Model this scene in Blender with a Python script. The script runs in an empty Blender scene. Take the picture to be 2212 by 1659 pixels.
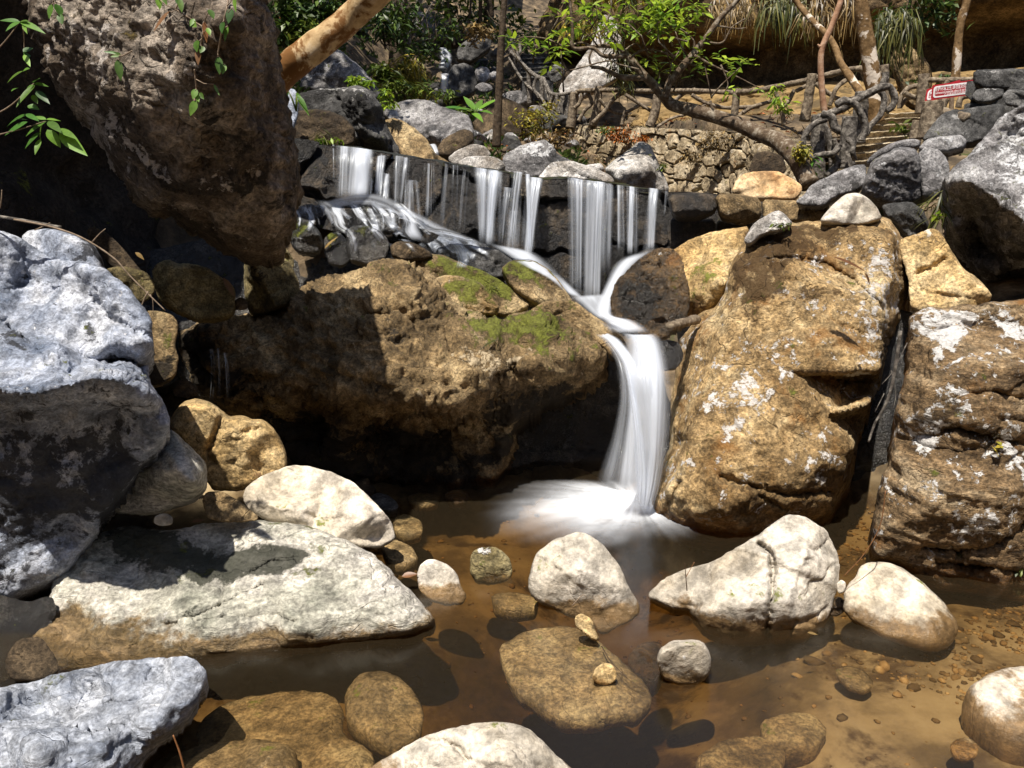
import bpy, math, random
import numpy as np
from mathutils import Vector, Matrix
from mathutils.geometry import delaunay_2d_cdt

# ------------------------------------------------------------------ camera, sky, sun, exposure
SC = bpy.context.scene
COL = SC.collection
F, CX, CY, PITCH, CAMZ = 1736.0, 1106.0, 829.5, math.radians(13.0), 2.0
cam_data = bpy.data.cameras.new("camera")
cam_data.sensor_width = 36.0
cam_data.lens = 36.0 * F / 2212.0
cam_data.clip_end = 400.0
cam = bpy.data.objects.new("camera", cam_data)
cam.location = (0, 0, CAMZ)
cam.rotation_euler = (math.pi / 2 - PITCH, 0, 0)
COL.objects.link(cam)
SC.camera = cam

SUN_DIR = Vector((-0.17, -0.36, 0.9)).normalized()
SUN_EL = math.asin(SUN_DIR.z)
SUN_AZ = math.atan2(SUN_DIR.x, SUN_DIR.y)
world = bpy.data.worlds.new("World")
SC.world = world
world.use_nodes = True
wn = world.node_tree
wn.nodes.clear()
w_out = wn.nodes.new("ShaderNodeOutputWorld")
w_bg = wn.nodes.new("ShaderNodeBackground")
w_sky = wn.nodes.new("ShaderNodeTexSky")
w_sky.sky_type = 'NISHITA'
w_sky.sun_disc = False
w_sky.sun_elevation = SUN_EL
w_sky.sun_rotation = SUN_AZ
w_bg.inputs[1].default_value = 0.08
wn.links.new(w_sky.outputs[0], w_bg.inputs[0])
wn.links.new(w_bg.outputs[0], w_out.inputs[0])
sun_data = bpy.data.lights.new("sun", 'SUN')
sun_data.energy = 5.0
sun_data.angle = math.radians(0.6)
sun_data.color = (1.0, 0.93, 0.82)
sun = bpy.data.objects.new("sun", sun_data)
sun.rotation_euler = SUN_DIR.to_track_quat('Z', 'Y').to_euler()
COL.objects.link(sun)
SC.view_settings.view_transform = 'Standard'
SC.view_settings.look = 'None'
SC.view_settings.gamma = 1.0
SC.view_settings.use_curve_mapping = False
SC.view_settings.exposure = 0.6
SC.cycles.use_denoising = True
SC.cycles.max_bounces = 6
SC.cycles.diffuse_bounces = 3
SC.cycles.glossy_bounces = 3
SC.cycles.transparent_max_bounces = 24
SC.cycles.volume_bounces = 0
SC.cycles.caustics_reflective = False
SC.cycles.caustics_refractive = False

# ------------------------------------------------------------------ numeric helpers
RNG = np.random.default_rng(7)
random.seed(7)
SP, CP = math.sin(PITCH), math.cos(PITCH)

def ray(x, y):
    """direction (scaled so that its world-Y is 1) through photo pixel x, y"""
    x = np.asarray(x, float); y = np.asarray(y, float)
    dx = (x - CX) / F; dy = (CY - y) / F
    wy = CP + dy * SP; wz = -SP + dy * CP
    return np.stack([dx / wy, np.ones_like(wy), wz / wy], -1)

def P(x, y, Y):
    d = ray(x, y)
    return d * np.asarray(Y, float)[..., None] + np.array([0, 0, CAMZ])

def PZ(x, y, z):
    d = ray(x, y)
    Y = (z - CAMZ) / np.minimum(d[..., 2], -1e-3)
    return d * Y[..., None] + np.array([0, 0, CAMZ])

_perm = np.random.default_rng(3).permutation(256)
_perm = np.concatenate([_perm, _perm, _perm])
_grad = np.random.default_rng(4).normal(size=(256, 3))
_grad /= np.linalg.norm(_grad, axis=1, keepdims=True)

def pnoise(p):
    p = np.asarray(p, float)
    i = np.floor(p).astype(int); f = p - i
    u = f * f * f * (f * (f * 6 - 15) + 10)
    i &= 255
    X, Yy, Z = i[:, 0], i[:, 1], i[:, 2]
    out = 0.0
    for a in (0, 1):
        ua = u[:, 0] if a else 1 - u[:, 0]
        pa = _perm[X + a]
        for b in (0, 1):
            ub = u[:, 1] if b else 1 - u[:, 1]
            pb = _perm[pa + Yy + b]
            for c in (0, 1):
                uc = u[:, 2] if c else 1 - u[:, 2]
                g = _grad[_perm[pb + Z + c] & 255]
                d = f - np.array([a, b, c])
                out = out + ua * ub * uc * (g * d).sum(1)
    return out * 1.5

def fbm(p, octv=4, gain=0.5, lac=2.07, ridged=False):
    p = np.asarray(p, float); a = 1.0; s = 0.0; tot = 0.0
    for k in range(octv):
        n = pnoise(p + 17.3 * k)
        if ridged: n = 1 - 2 * np.abs(n)
        s = s + a * n; tot += a
        a *= gain; p = p * lac
    return s / tot

def smooth(e0, e1, x):
    t = np.clip((x - e0) / (e1 - e0), 0, 1)
    return t * t * (3 - 2 * t)

def pp(s):
    out = []
    for t in s.split():
        v = [float(q) for q in t.split(',')]
        out.append(v + [0.0] * (3 - len(v)))
    return np.array(out)

def resample(pts, n):
    pts = np.asarray(pts, float)
    seg = np.linalg.norm(np.diff(pts[:, :3], axis=0), axis=1)
    s = np.concatenate([[0], np.cumsum(seg)])
    t = np.linspace(0, s[-1], n)
    return np.stack([np.interp(t, s, pts[:, k]) for k in range(pts.shape[1])], 1)

def catmull(pts, n):
    """smooth curve through pts (N,k)"""
    pts = np.asarray(pts, float)
    if len(pts) < 3: return resample_any(pts, n)
    q = np.vstack([2 * pts[0] - pts[1], pts, 2 * pts[-1] - pts[-2]])
    m = len(pts) - 1
    t = np.linspace(0, m - 1e-6, n)
    i = t.astype(int); f = (t - i)[:, None]
    p0, p1, p2, p3 = q[i], q[i + 1], q[i + 2], q[i + 3]
    return 0.5 * (2 * p1 + (p2 - p0) * f + (2 * p0 - 5 * p1 + 4 * p2 - p3) * f ** 2 + (3 * p1 - p0 - 3 * p2 + p3) * f ** 3)

def resample_any(pts, n):
    t = np.linspace(0, len(pts) - 1, n)
    return np.stack([np.interp(t, np.arange(len(pts)), pts[:, k]) for k in range(pts.shape[1])], 1)

# ------------------------------------------------------------------ object helpers
def tag(o, label=None, cat=None, group=None, kind=None):
    if label: o["label"] = label
    if cat: o["category"] = cat
    if group: o["group"] = group
    if kind: o["kind"] = kind
    return o

def thing(name, label, cat, loc=(0, 0, 0), group=None):
    o = bpy.data.objects.new(name, None)
    o.location = loc; o.empty_display_size = 0.1
    COL.objects.link(o)
    return tag(o, label, cat, group)

ORG = {}
def make_obj(name, V, faces, mat, parent=None, smoothed=True, attrs=None, uv=None, origin=None):
    V = np.asarray(V, float)
    if parent is not None: org = ORG.get(parent.name, np.array(parent.location))
    elif origin is not None: org = np.asarray(origin, float)
    else:
        org = V.mean(0); org[2] = V[:, 2].min()
    me = bpy.data.meshes.new(name)
    me.from_pydata((V - org).tolist(), [], faces if isinstance(faces, list) else faces.tolist())
    if smoothed: me.polygons.foreach_set("use_smooth", [True] * len(me.polygons))
    if attrs:
        for k, a in attrs.items():
            at = me.attributes.new(k, 'FLOAT_COLOR', 'POINT')
            c = np.ones((len(V), 4)); a = np.asarray(a, float)
            if a.ndim == 1: c[:, :3] = a[:, None]
            else: c[:, :a.shape[1]] = a
            at.data.foreach_set("color", c.ravel())
    if uv is not None:
        ul = me.uv_layers.new(name="uv")
        idx = np.zeros(len(me.loops), int); me.loops.foreach_get("vertex_index", idx)
        ul.data.foreach_set("uv", np.asarray(uv)[idx].ravel())
    me.materials.append(mat)
    me.update()
    o = bpy.data.objects.new(name, me)
    COL.objects.link(o)
    if parent is not None:
        o.parent = parent
    else:
        o.location = org
    ORG[o.name] = np.array(org, float)
    return o

class MB:
    """collects shapes that become one mesh"""
    def __init__(s): s.v = []; s.f = []; s.n = 0; s.c = []
    def add(s, V, faces, tint=None):
        V = np.asarray(V, float)
        s.v.append(V); b = s.n
        s.f += [tuple(i + b for i in q) for q in faces]
        s.c.append(np.broadcast_to(np.asarray(tint if tint is not None else RNG.random(3)), (len(V), 3)))
        s.n += len(V)
    def build(s, name, mat, parent=None, smoothed=True, origin=None):
        return make_obj(name, np.vstack(s.v), s.f, mat, parent, smoothed, {"tint": np.vstack(s.c)}, None, origin)
    def tube(s, pts, rad, seg=8, rough=0.0, fs=6.0, n=None, cap=True, tint=None):
        pts = np.asarray(pts, float); rad = np.broadcast_to(np.asarray(rad, float), (len(pts),)).copy()
        if n:
            q = catmull(np.column_stack([pts, rad]), n); pts, rad = q[:, :3], q[:, 3]
        m = len(pts)
        T = np.gradient(pts, axis=0); T /= np.linalg.norm(T, axis=1, keepdims=True) + 1e-9
        ref = np.array([0, 0, 1.0]) if abs(T[0, 2]) < 0.8 else np.array([0, 1.0, 0])
        A = np.cross(T[0], ref); A /= np.linalg.norm(A)
        V = []
        ang = np.linspace(0, 2 * np.pi, seg, endpoint=False)
        for i in range(m):
            A = A - T[i] * A.dot(T[i]); A /= np.linalg.norm(A) + 1e-9
            B = np.cross(T[i], A)
            V.append(pts[i] + rad[i] * (np.cos(ang)[:, None] * A + np.sin(ang)[:, None] * B))
        V = np.vstack(V)
        if rough:
            ctr = np.repeat(pts, seg, 0)
            rr = np.repeat(rad, seg)
            d = V - ctr
            V = ctr + d * (1 + rough * fbm(V * fs, 3) * 2)[:, None]
        fc = []
        for i in range(m - 1):
            for k in range(seg):
                a = i * seg + k; b = i * seg + (k + 1) % seg
                fc.append((a, b, b + seg, a + seg))
        if cap:
            fc.append(tuple(range(seg - 1, -1, -1)))
            fc.append(tuple(range((m - 1) * seg, m * seg)))
        s.add(V, fc, tint)
    def leaf(s, p, d, up, L, W, droop=0.25, fold=0.25, tint=None, rows=4):
        """one leaf blade from p along d"""
        p = np.asarray(p, float); d = np.asarray(d, float); d = d / (np.linalg.norm(d) + 1e-9)
        up = np.asarray(up, float); sd = np.cross(d, up); sd /= np.linalg.norm(sd) + 1e-9
        nn = np.cross(sd, d)
        V = []; ts = np.linspace(0, 1, rows)
        for t in ts:
            w = W * 0.5 * (np.sin(np.pi * t ** 0.75) * 0.97 + 0.03) if t < 1 else 0.004 * W
            c = p + d * L * t - nn * (droop * L * t * t)
            V += [c - sd * w + nn * fold * w, c, c + sd * w + nn * fold * w]
        fc = []
        for i in range(rows - 1):
            a = i * 3
            fc += [(a, a + 1, a + 4, a + 3), (a + 1, a + 2, a + 5, a + 4)]
        s.add(V, fc, tint)
    def tri_leaf(s, p, d, up, L, W, tint=None):
        p = np.asarray(p, float); d = np.asarray(d, float); d = d / (np.linalg.norm(d) + 1e-9)
        sd = np.cross(d, up); sd /= np.linalg.norm(sd) + 1e-9
        nn = np.cross(sd, d)
        m = p + d * L * 0.45
        V = [p, m - sd * W * .5 + nn * W * .12, p + d * L - nn * L * .12, m + sd * W * .5 + nn * W * .12]
        s.add(V, [(0, 1, 2), (0, 2, 3)], tint)

# ------------------------------------------------------------------ material helpers
class NB:
    def __init__(s, name):
        s.m = bpy.data.materials.new(name); s.m.use_nodes = True
        s.t = s.m.node_tree; s.t.nodes.clear()
        s.out = s.t.nodes.new("ShaderNodeOutputMaterial")
    def n(s, typ, props=None, **ins):
        nd = s.t.nodes.new("ShaderNode" + typ)
        for k, v in (props or {}).items(): setattr(nd, k, v)
        for k, v in ins.items():
            key = int(k[1:]) if k[0] == 'i' and k[1:].isdigit() else k.replace('_', ' ')
            sock = nd.inputs[key]
            if isinstance(v, bpy.types.NodeSocket): s.t.links.new(v, sock)
            else: sock.default_value = v
        return nd
    def noise(s, vec, scale, det=6.0, rough=0.6, dist=0.0):
        return s.n("TexNoise", None, Vector=vec, Scale=scale, Detail=det, Roughness=rough, Distortion=dist).outputs[0]
    def ramp(s, fac, stops):
        r = s.n("ValToRGB", None, Fac=fac)
        e = r.color_ramp.elements
        while len(e) < len(stops): e.new(0.5)
        for q, (pos, c) in zip(e, stops):
            q.position = pos; q.color = (*c, 1) if not isinstance(c, (int, float)) else (c, c, c, 1)
        return r.outputs[0]
    def mix(s, fac, a, b, mode='MIX'):
        r = s.n("MixRGB", {"blend_type": mode}, Fac=fac, Color1=a if not isinstance(a, tuple) else (*a, 1), Color2=b if not isinstance(b, tuple) else (*b, 1))
        return r.outputs[0]
    def math(s, op, a, b=None, clamp=False):
        nd = s.n("Math", {"operation": op, "use_clamp": clamp})
        for i, v in enumerate((a, b)):
            if v is None: continue
            if isinstance(v, bpy.types.NodeSocket): s.t.links.new(v, nd.inputs[i])
            else: nd.inputs[i].default_value = v
        return nd.outputs[0]
    def mapr(s, v, a, b, c=0.0, d=1.0):
        return s.n("MapRange", {"interpolation_type": 'SMOOTHSTEP'}, Value=v, i1=a, i2=b, i3=c, i4=d).outputs[0]
    def done(s, surf):
        s.t.links.new(surf, s.out.inputs[0]); return s.m

def rock_mat(name, c1, c2, c3, sc=1.0, lich=0.0, lcol=(.62, .6, .57), dark=0.25, dcol=(.012, .010, .008), moss=0.0,
             mcol=(.13, .145, .02), bump=0.7, rough=0.85, wetz=None, strata=0.0, spec=0.3, grain=1.0, rust=0.0, crack=0.3):
    b = NB(name)
    geo = b.n("NewGeometry"); pos = geo.outputs["Position"]
    paint = b.n("Attribute", {"attribute_name": "paint"})
    sp = b.n("SeparateColor", None, Color=paint.outputs["Color"])
    pm, pd, pl = sp.outputs[0], sp.outputs[1], sp.outputs[2]
    if strata:
        mp = b.n("Mapping", None, Vector=pos, Rotation=(0.25, 0.1, 0.0), Scale=(1, 1, 3.5)).outputs[0]
    else: mp = pos
    n1 = b.noise(mp, 1.6 * sc, 10, 0.68, 0.3)
    n2 = b.noise(mp, 9.0 * sc, 8, 0.7)
    n3 = b.noise(pos, 46.0 * sc, 5, 0.7)
    base = b.ramp(n1, [(0.37, c1), (0.5, c2), (0.63, c3)])
    v = b.mapr(n2, 0.32, 0.68, 0.35, 1.5)
    base = b.mix(0.8, base, v, 'MULTIPLY')
    v3 = b.mapr(n3, 0.32, 0.68, 1 - 0.62 * grain, 1 + 0.45 * grain)
    base = b.mix(0.9, base, v3, 'MULTIPLY')
    if rust:
        nr = b.noise(pos, 2.3 * sc, 8, 0.65, 0.6)
        base = b.mix(b.mapr(nr, 0.62 - 0.25 * rust, 0.75 - 0.2 * rust, 0, 0.75), base, (.26, .12, .03))
    # hairline cracks
    nk = b.noise(mp, 1.5 * sc, 2.5, 0.5, 0.1); nk2 = b.noise(mp, 3.4 * sc, 2.5, 0.5, 0.1)
    ck = b.math('MULTIPLY', b.mapr(b.math('ABSOLUTE', b.math('SUBTRACT', nk, .52)), 0.0, 0.007, 1, 0), b.mapr(n2, .42, .55))
    ck2 = b.math('MULTIPLY', b.mapr(b.math('ABSOLUTE', b.math('SUBTRACT', nk2, .47)), 0.0, 0.008, 1, 0), b.mapr(nk, .5, .56))
    ck = b.math('MULTIPLY', b.math('MAXIMUM', ck, ck2), crack)
    base = b.mix(b.math('MULTIPLY', ck, .75), base, tuple(q * .3 for q in c1))
    # lichen crust
    nl = b.noise(pos, 3.4 * sc, 10, 0.72, 0.8)
    nl2 = b.noise(pos, 17.0 * sc, 6, 0.7)
    k = b.math('ADD', b.math('ADD', nl, b.math('MULTIPLY', b.math('SUBTRACT', nl2, 0.5), 0.55)), b.math('MULTIPLY', pl, 0.34))
    lm = b.mapr(k, 0.72 - 0.3 * lich, 0.76 - 0.3 * lich)
    lcv = b.mix(0.6, lcol, b.mapr(n3, 0.3, 0.7, 0.6, 1.2), 'MULTIPLY')
    base = b.mix(lm, base, lcv)
    # dark algae / stain crust, plus shade painted in under ledges
    nd = b.noise(pos, 2.6 * sc, 10, 0.7, 0.5)
    kd = b.math('ADD', b.math('ADD', nd, b.math('MULTIPLY', b.math('SUBTRACT', n2, 0.5), 0.5)), b.math('MULTIPLY', pd, 0.34))
    dm = b.mapr(kd, 0.765 - 0.36 * dark, 0.84 - 0.36 * dark, 0, 0.92)
    base = b.mix(dm, base, dcol)
    # moss
    nz = b.n("SeparateXYZ", None, Vector=geo.outputs["Normal"]).outputs[2]
    nm = b.noise(pos, 4.5 * sc, 10, 0.72)
    nm2 = b.math('ADD', .5, b.math('MULTIPLY', b.math('SUBTRACT', nm, .5), 2.6))
    km = b.math('ADD', b.math('ADD', nm2, b.math('MULTIPLY', nz, 0.12)), b.math('MULTIPLY', pm, 0.33))
    mm = b.mapr(km, 0.86 - 0.6 * moss, 1.06 - 0.6 * moss, 0, 0.95)
    nmc = b.noise(pos, 60, 4, 0.7)
    mc = b.ramp(b.math('ADD', b.math('MULTIPLY', nmc, .6), b.math('MULTIPLY', n2, .4)), [(0.34, (mcol[0] * .4, mcol[1] * .28, mcol[2] * .4)), (0.52, mcol), (0.75, (mcol[0] * 2.2, mcol[1] * 2.1, mcol[2] * 2))])
    base = b.mix(mm, base, mc)
    rg = b.math('SUBTRACT', rough, 0.0)
    if wetz is not None:
        z = b.n("SeparateXYZ", None, Vector=pos).outputs[2]
        zz = b.math('ADD', z, b.math('MULTIPLY', b.math('SUBTRACT', b.noise(pos, 5.0, 8, 0.75), 0.5), 0.26))
        zz = b.math('ADD', zz, b.math('MULTIPLY', b.math('SUBTRACT', b.noise(pos, 1.7, 4, 0.6), 0.5), 0.22))
        wm = b.mapr(zz, wetz - 0.02, wetz + 0.03, 1, 0)
        wet = b.mix(1.0, base, (.40, .29, .17), 'MULTIPLY')
        base = b.mix(wm, base, wet)
        rg = b.math('SUBTRACT', rough, b.math('MULTIPLY', wm, rough - 0.3))
    h = b.math('ADD', b.math('MULTIPLY', n2, 0.9), b.math('MULTIPLY', n3, 0.6))
    h = b.math('ADD', h, b.math('MULTIPLY', mm, b.math('MULTIPLY', nmc, 0.7)))
    h = b.math('ADD', h, b.math('MULTIPLY', b.math('ADD', lm, dm), 0.12))
    h = b.math('SUBTRACT', h, b.math('MULTIPLY', ck, 1.1))
    bp = b.n("Bump", None, Strength=bump, Distance=0.035 / sc, Height=h)
    s = b.n("BsdfPrincipled", None, Base_Color=base, Roughness=rg, Specular_IOR_Level=spec, Normal=bp.outputs[0])
    return b.done(s.outputs[0])
# ------------------------------------------------------------------ materials
M = {}
M['tan'] = rock_mat('tan_rock', (.08, .053, .024), (.255, .175, .086), (.50, .375, .205), 1.25, lich=.26, dark=.34, moss=.02, bump=1.0, wetz=.06, lcol=(.5, .4, .26))
M['amber'] = rock_mat('amber_rock', (.15, .088, .032), (.42, .285, .135), (.64, .50, .29), 1.2, lich=.42, dark=.42, dcol=(.06, .032, .01), bump=1.0, wetz=.05, lcol=(.66, .62, .58), rust=.25)
M['amber2'] = rock_mat('brown_lichen_rock', (.09, .055, .025), (.25, .165, .085), (.42, .32, .2), 1.2, lich=.42, dark=.44, dcol=(.04, .024, .01), bump=1.0, wetz=.05, strata=1, lcol=(.68, .66, .64), rust=.15)
M['white'] = rock_mat('pale_limestone', (.33, .28, .21), (.50, .45, .375), (.62, .57, .50), 1.0, lich=.1, dark=.12, dcol=(.2, .15, .08), bump=.5, wetz=.055, grain=.4, crack=.15)
M['cream'] = rock_mat('cream_limestone', (.36, .30, .21), (.55, .48, .38), (.65, .58, .49), 1.0, lich=.06, dark=.1, dcol=(.25, .17, .09), bump=.45, wetz=.055, grain=.35, crack=.15)
M['slab'] = rock_mat('grey_white_slab', (.27, .27, .22), (.47, .45, .38), (.62, .58, .52), 1.0, lich=.12, dark=.24, dcol=(.03, .032, .022), bump=.8, wetz=.07, strata=1, grain=.7)
M['blue'] = rock_mat('skylight_tinted_rock', (.11, .135, .19), (.34, .375, .46), (.58, .60, .66), 1.6, lich=.24, dark=.4, dcol=(.02, .02, .024), bump=.9, wetz=.03, lcol=(.66, .66, .69), crack=.2, grain=.65)  # skylight's blue cast is put into the stone colour
M['blue2'] = rock_mat('skylight_tinted_slate', (.2, .225, .28), (.38, .405, .46), (.54, .56, .61), 1.3, lich=.2, dark=.2, dcol=(.05, .055, .065), bump=.8, strata=1, wetz=.03, lcol=(.70, .71, .75), grain=.6)  # slate colour carries the same blue cast of open-sky shade
M['grey'] = rock_mat('grey_limestone', (.07, .068, .07), (.21, .20, .20), (.42, .41, .41), 1.3, lich=.3, dark=.35, dcol=(.02, .018, .016), bump=1.0, lcol=(.6, .6, .61))
M['greyw'] = rock_mat('white_grey_limestone', (.2, .17, .14), (.42, .39, .36), (.62, .6, .58), 1.3, lich=.3, dark=.28, dcol=(.1, .06, .03), bump=1.0, lcol=(.72, .7, .68))
M['dgrey'] = rock_mat('dark_grey_rock', (.022, .021, .021), (.07, .068, .066), (.17, .165, .16), 1.4, lich=.15, dark=.35, bump=1.0, moss=.02, lcol=(.34, .33, .32))
M['dbrown'] = rock_mat('dark_brown_rock', (.02, .013, .008), (.065, .045, .026), (.17, .12, .07), 1.3, lich=.12, dark=.35, bump=1.0, lcol=(.3, .25, .18))
M['hang'] = rock_mat('hanging_boulder_rock', (.05, .036, .025), (.17, .13, .095), (.46, .39, .32), 1.0, lich=.32, dark=.42, dcol=(.014, .011, .008), moss=.06, mcol=(.10, .07, .012), bump=1.2, lcol=(.56, .5, .45))
M['olive'] = rock_mat('olive_tan_rock', (.08, .062, .026), (.2, .16, .075), (.36, .3, .16), 1.6, lich=.05, dark=.25, moss=.04, bump=1.0, wetz=.02)
M['yellow'] = rock_mat('yellow_sandstone', (.25, .15, .055), (.47, .32, .14), (.62, .47, .26), 1.1, lich=.08, dark=.2, dcol=(.1, .05, .02), bump=.7, wetz=.02, lcol=(.7, .62, .5))
M['orange'] = rock_mat('orange_boulder', (.42, .22, .09), (.62, .40, .2), (.72, .55, .34), .8, lich=.05, dark=.08, dcol=(.2, .1, .04), bump=.5, grain=.5)
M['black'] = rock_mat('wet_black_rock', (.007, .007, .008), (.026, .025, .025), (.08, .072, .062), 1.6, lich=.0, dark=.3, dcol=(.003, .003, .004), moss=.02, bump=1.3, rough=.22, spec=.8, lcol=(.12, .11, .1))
M['wetbrown'] = rock_mat('wet_brown_rock', (.02, .014, .008), (.10, .06, .025), (.24, .15, .065), 1.5, lich=.02, dark=.40, dcol=(.006, .006, .006), moss=.02, bump=1.2, rough=.35, spec=.55, rust=.2)
M['weir'] = rock_mat('weir_stone', (.008, .007, .0065), (.03, .024, .019), (.11, .08, .05), 1.5, lich=.1, dark=.4, dcol=(.005, .005, .006), moss=.04, bump=1.2, rough=.45, spec=.5, lcol=(.4, .33, .22))
M['sub'] = rock_mat('submerged_brown_rock', (.12, .08, .035), (.27, .185, .085), (.4, .3, .15), 1.3, lich=.0, dark=.25, dcol=(.04, .025, .01), bump=.6, rough=.5, wetz=None, rust=.0)
M['wall'] = rock_mat('masonry_stone', (.16, .12, .07), (.38, .30, .19), (.55, .47, .34), 1.6, lich=.2, dark=.3, dcol=(.04, .03, .018), bump=.9, moss=.0, lcol=(.55, .5, .42), rust=.1)
M['cliff'] = rock_mat('brown_cliff', (.06, .038, .018), (.15, .098, .046), (.30, .21, .11), .5, lich=.1, dark=.3, dcol=(.02, .014, .009), bump=1.0, lcol=(.42, .35, .26))
M['cave'] = rock_mat('shade_black_gorge_rock', (.012, .010, .008), (.03, .025, .02), (.06, .05, .04), .8, lich=0, dark=.3, bump=1.0)  # near-black, so the cave's shade is put into the stone colour

def simple_mat(name, stops, scale=8.0, bump=.4, rough=.8, aniso=None, tint=0.0, spec=.3, blot=None, bdist=.02):
    b = NB(name)
    tc = b.n("NewGeometry").outputs["Position"]
    v = tc
    if aniso: v = b.n("Mapping", None, Vector=tc, Scale=aniso).outputs[0]
    n1 = b.noise(v, scale, 8, .65)
    c = b.ramp(n1, stops)
    if tint:
        a = b.n("Attribute", {"attribute_name": "tint"}).outputs["Color"]
        r = b.n("SeparateColor", None, Color=a).outputs[0]
        c = b.mix(1.0, c, b.mapr(r, 0, 1, 1 - tint, 1 + tint), 'MULTIPLY')
    if blot:
        sc, lo, hi, col = blot
        nb = b.noise(tc, sc, 8, .65, .4)
        c = b.mix(b.mapr(nb, lo, hi), c, col)
    bp = b.n("Bump", None, Strength=bump, Distance=bdist, Height=n1)
    s = b.n("BsdfPrincipled", None, Base_Color=c, Roughness=rough, Specular_IOR_Level=spec, Normal=bp.outputs[0])
    return b.done(s.outputs[0])

M['bark_pale'] = simple_mat('pale_mottled_bark', [(.3, (.2, .11, .04)), (.5, (.5, .35, .18)), (.7, (.68, .55, .38))], 6, .5, blot=(4.5, .46, .54, (.17, .075, .018)))
M['bark_dark'] = simple_mat('dark_bark', [(.3, (.022, .015, .009)), (.55, (.07, .047, .028)), (.75, (.17, .14, .1))], 20, .8)
M['bark_spot'] = simple_mat('spotted_bark', [(.3, (.07, .038, .012)), (.55, (.2, .12, .05)), (.75, (.36, .25, .14))], 16, .8, blot=(2.8, .55, .575, (.62, .54, .45)))
M['bark_lichen'] = simple_mat('branch_bark', [(.3, (.04, .024, .015)), (.5, (.11, .075, .045)), (.62, (.26, .22, .17)), (.8, (.4, .36, .28))], 15, .8)
M['bark_pink'] = simple_mat('pinkish_bark', [(.3, (.22, .1, .05)), (.55, (.4, .24, .15)), (.75, (.58, .45, .35))], 12, .6)
M['fence'] = simple_mat('rustic_fence_wood', [(.32, (.035, .026, .018)), (.5, (.17, .13, .09)), (.66, (.34, .28, .2))], 18, 1.0, aniso=None)
M['fence_grey'] = simple_mat('weathered_grey_wood', [(.34, (.022, .018, .015)), (.5, (.12, .105, .09)), (.66, (.32, .29, .25))], 20, 1.2)
M['twig'] = simple_mat('dry_twig', [(.3, (.10, .07, .045)), (.6, (.28, .21, .15))], 30, .3)
M['soil'] = simple_mat('leaf_strewn_soil', [(.32, (.025, .018, .011)), (.46, (.075, .055, .034)), (.58, (.16, .115, .068)), (.72, (.34, .25, .15))], 3.2, 1.0, bdist=.08, blot=(1.1, .58, .68, (.05, .06, .014)))
M['bed'] = simple_mat('sandy_stream_bed', [(.32, (.06, .042, .022)), (.44, (.16, .115, .06)), (.54, (.34, .255, .14)), (.68, (.48, .38, .22))], 1.5, .4, blot=(2.2, .5, .62, (.075, .045, .02)))
M['sand'] = simple_mat('ochre_sand', [(.32, (.07, .045, .02)), (.48, (.2, .13, .05)), (.62, (.3, .2, .085)), (.75, (.38, .27, .13))], 2.6, .9, blot=(1.4, .52, .62, (.10, .068, .03)), bdist=.08)

def leaf_mat(name, c, tint=.5, trans=.35, rough=.45, warm=(2.1, 1.35)):
    b = NB(name)
    a = b.n("Attribute", {"attribute_name": "tint"}).outputs["Color"]
    sp = b.n("SeparateColor", None, Color=a)
    col = b.mix(sp.outputs[1], tuple(q * .65 for q in c), (min(c[0] * warm[0], .6), min(c[1] * warm[1], .6), c[2]))
    col = b.mix(1.0, col, b.mapr(sp.outputs[0], 0, 1, 1 - tint, 1 + tint), 'MULTIPLY')
    nz = b.noise(b.n("NewGeometry").outputs["Position"], 60, 3, .6)
    col = b.mix(.5, col, b.mapr(nz, .3, .7, .6, 1.3), 'MULTIPLY')
    d = b.n("BsdfPrincipled", None, Base_Color=col, Roughness=rough, Specular_IOR_Level=.45)
    t = b.n("BsdfTranslucent", None, Color=col)
    m = b.n("MixShader", None, i0=trans, i1=d.outputs[0], i2=t.outputs[0])
    return b.done(m.outputs[0])

M['leaf'] = leaf_mat('bright_green_leaf', (.17, .34, .035), trans=.45)
M['leaf_dark'] = leaf_mat('dark_green_leaf', (.035, .085, .016), trans=.2)
M['leaf_mid'] = leaf_mat('mid_green_leaf', (.075, .145, .024), trans=.3)
M['leaf_yel'] = leaf_mat('yellow_green_leaf', (.2, .24, .04))
M['leaf_big'] = leaf_mat('broad_green_leaf', (.085, .26, .035), tint=.3)
M['leaf_near'] = leaf_mat('sprig_green_leaf', (.07, .20, .03), tint=.35)
M['straw'] = leaf_mat('straw_leaf', (.17, .115, .052), trans=.15, warm=(1.5, 1.45))
M['dead'] = leaf_mat('dead_brown_leaf', (.17, .09, .04), trans=.15, warm=(1.5, 1.2))
M['grass'] = leaf_mat('long_grass', (.06, .085, .022), trans=.25)
M['litter'] = leaf_mat('leaf_litter', (.27, .12, .05), trans=.1)
M['orangemoss'] = leaf_mat('orange_dry_moss', (.26, .12, .025), trans=.2)

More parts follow.
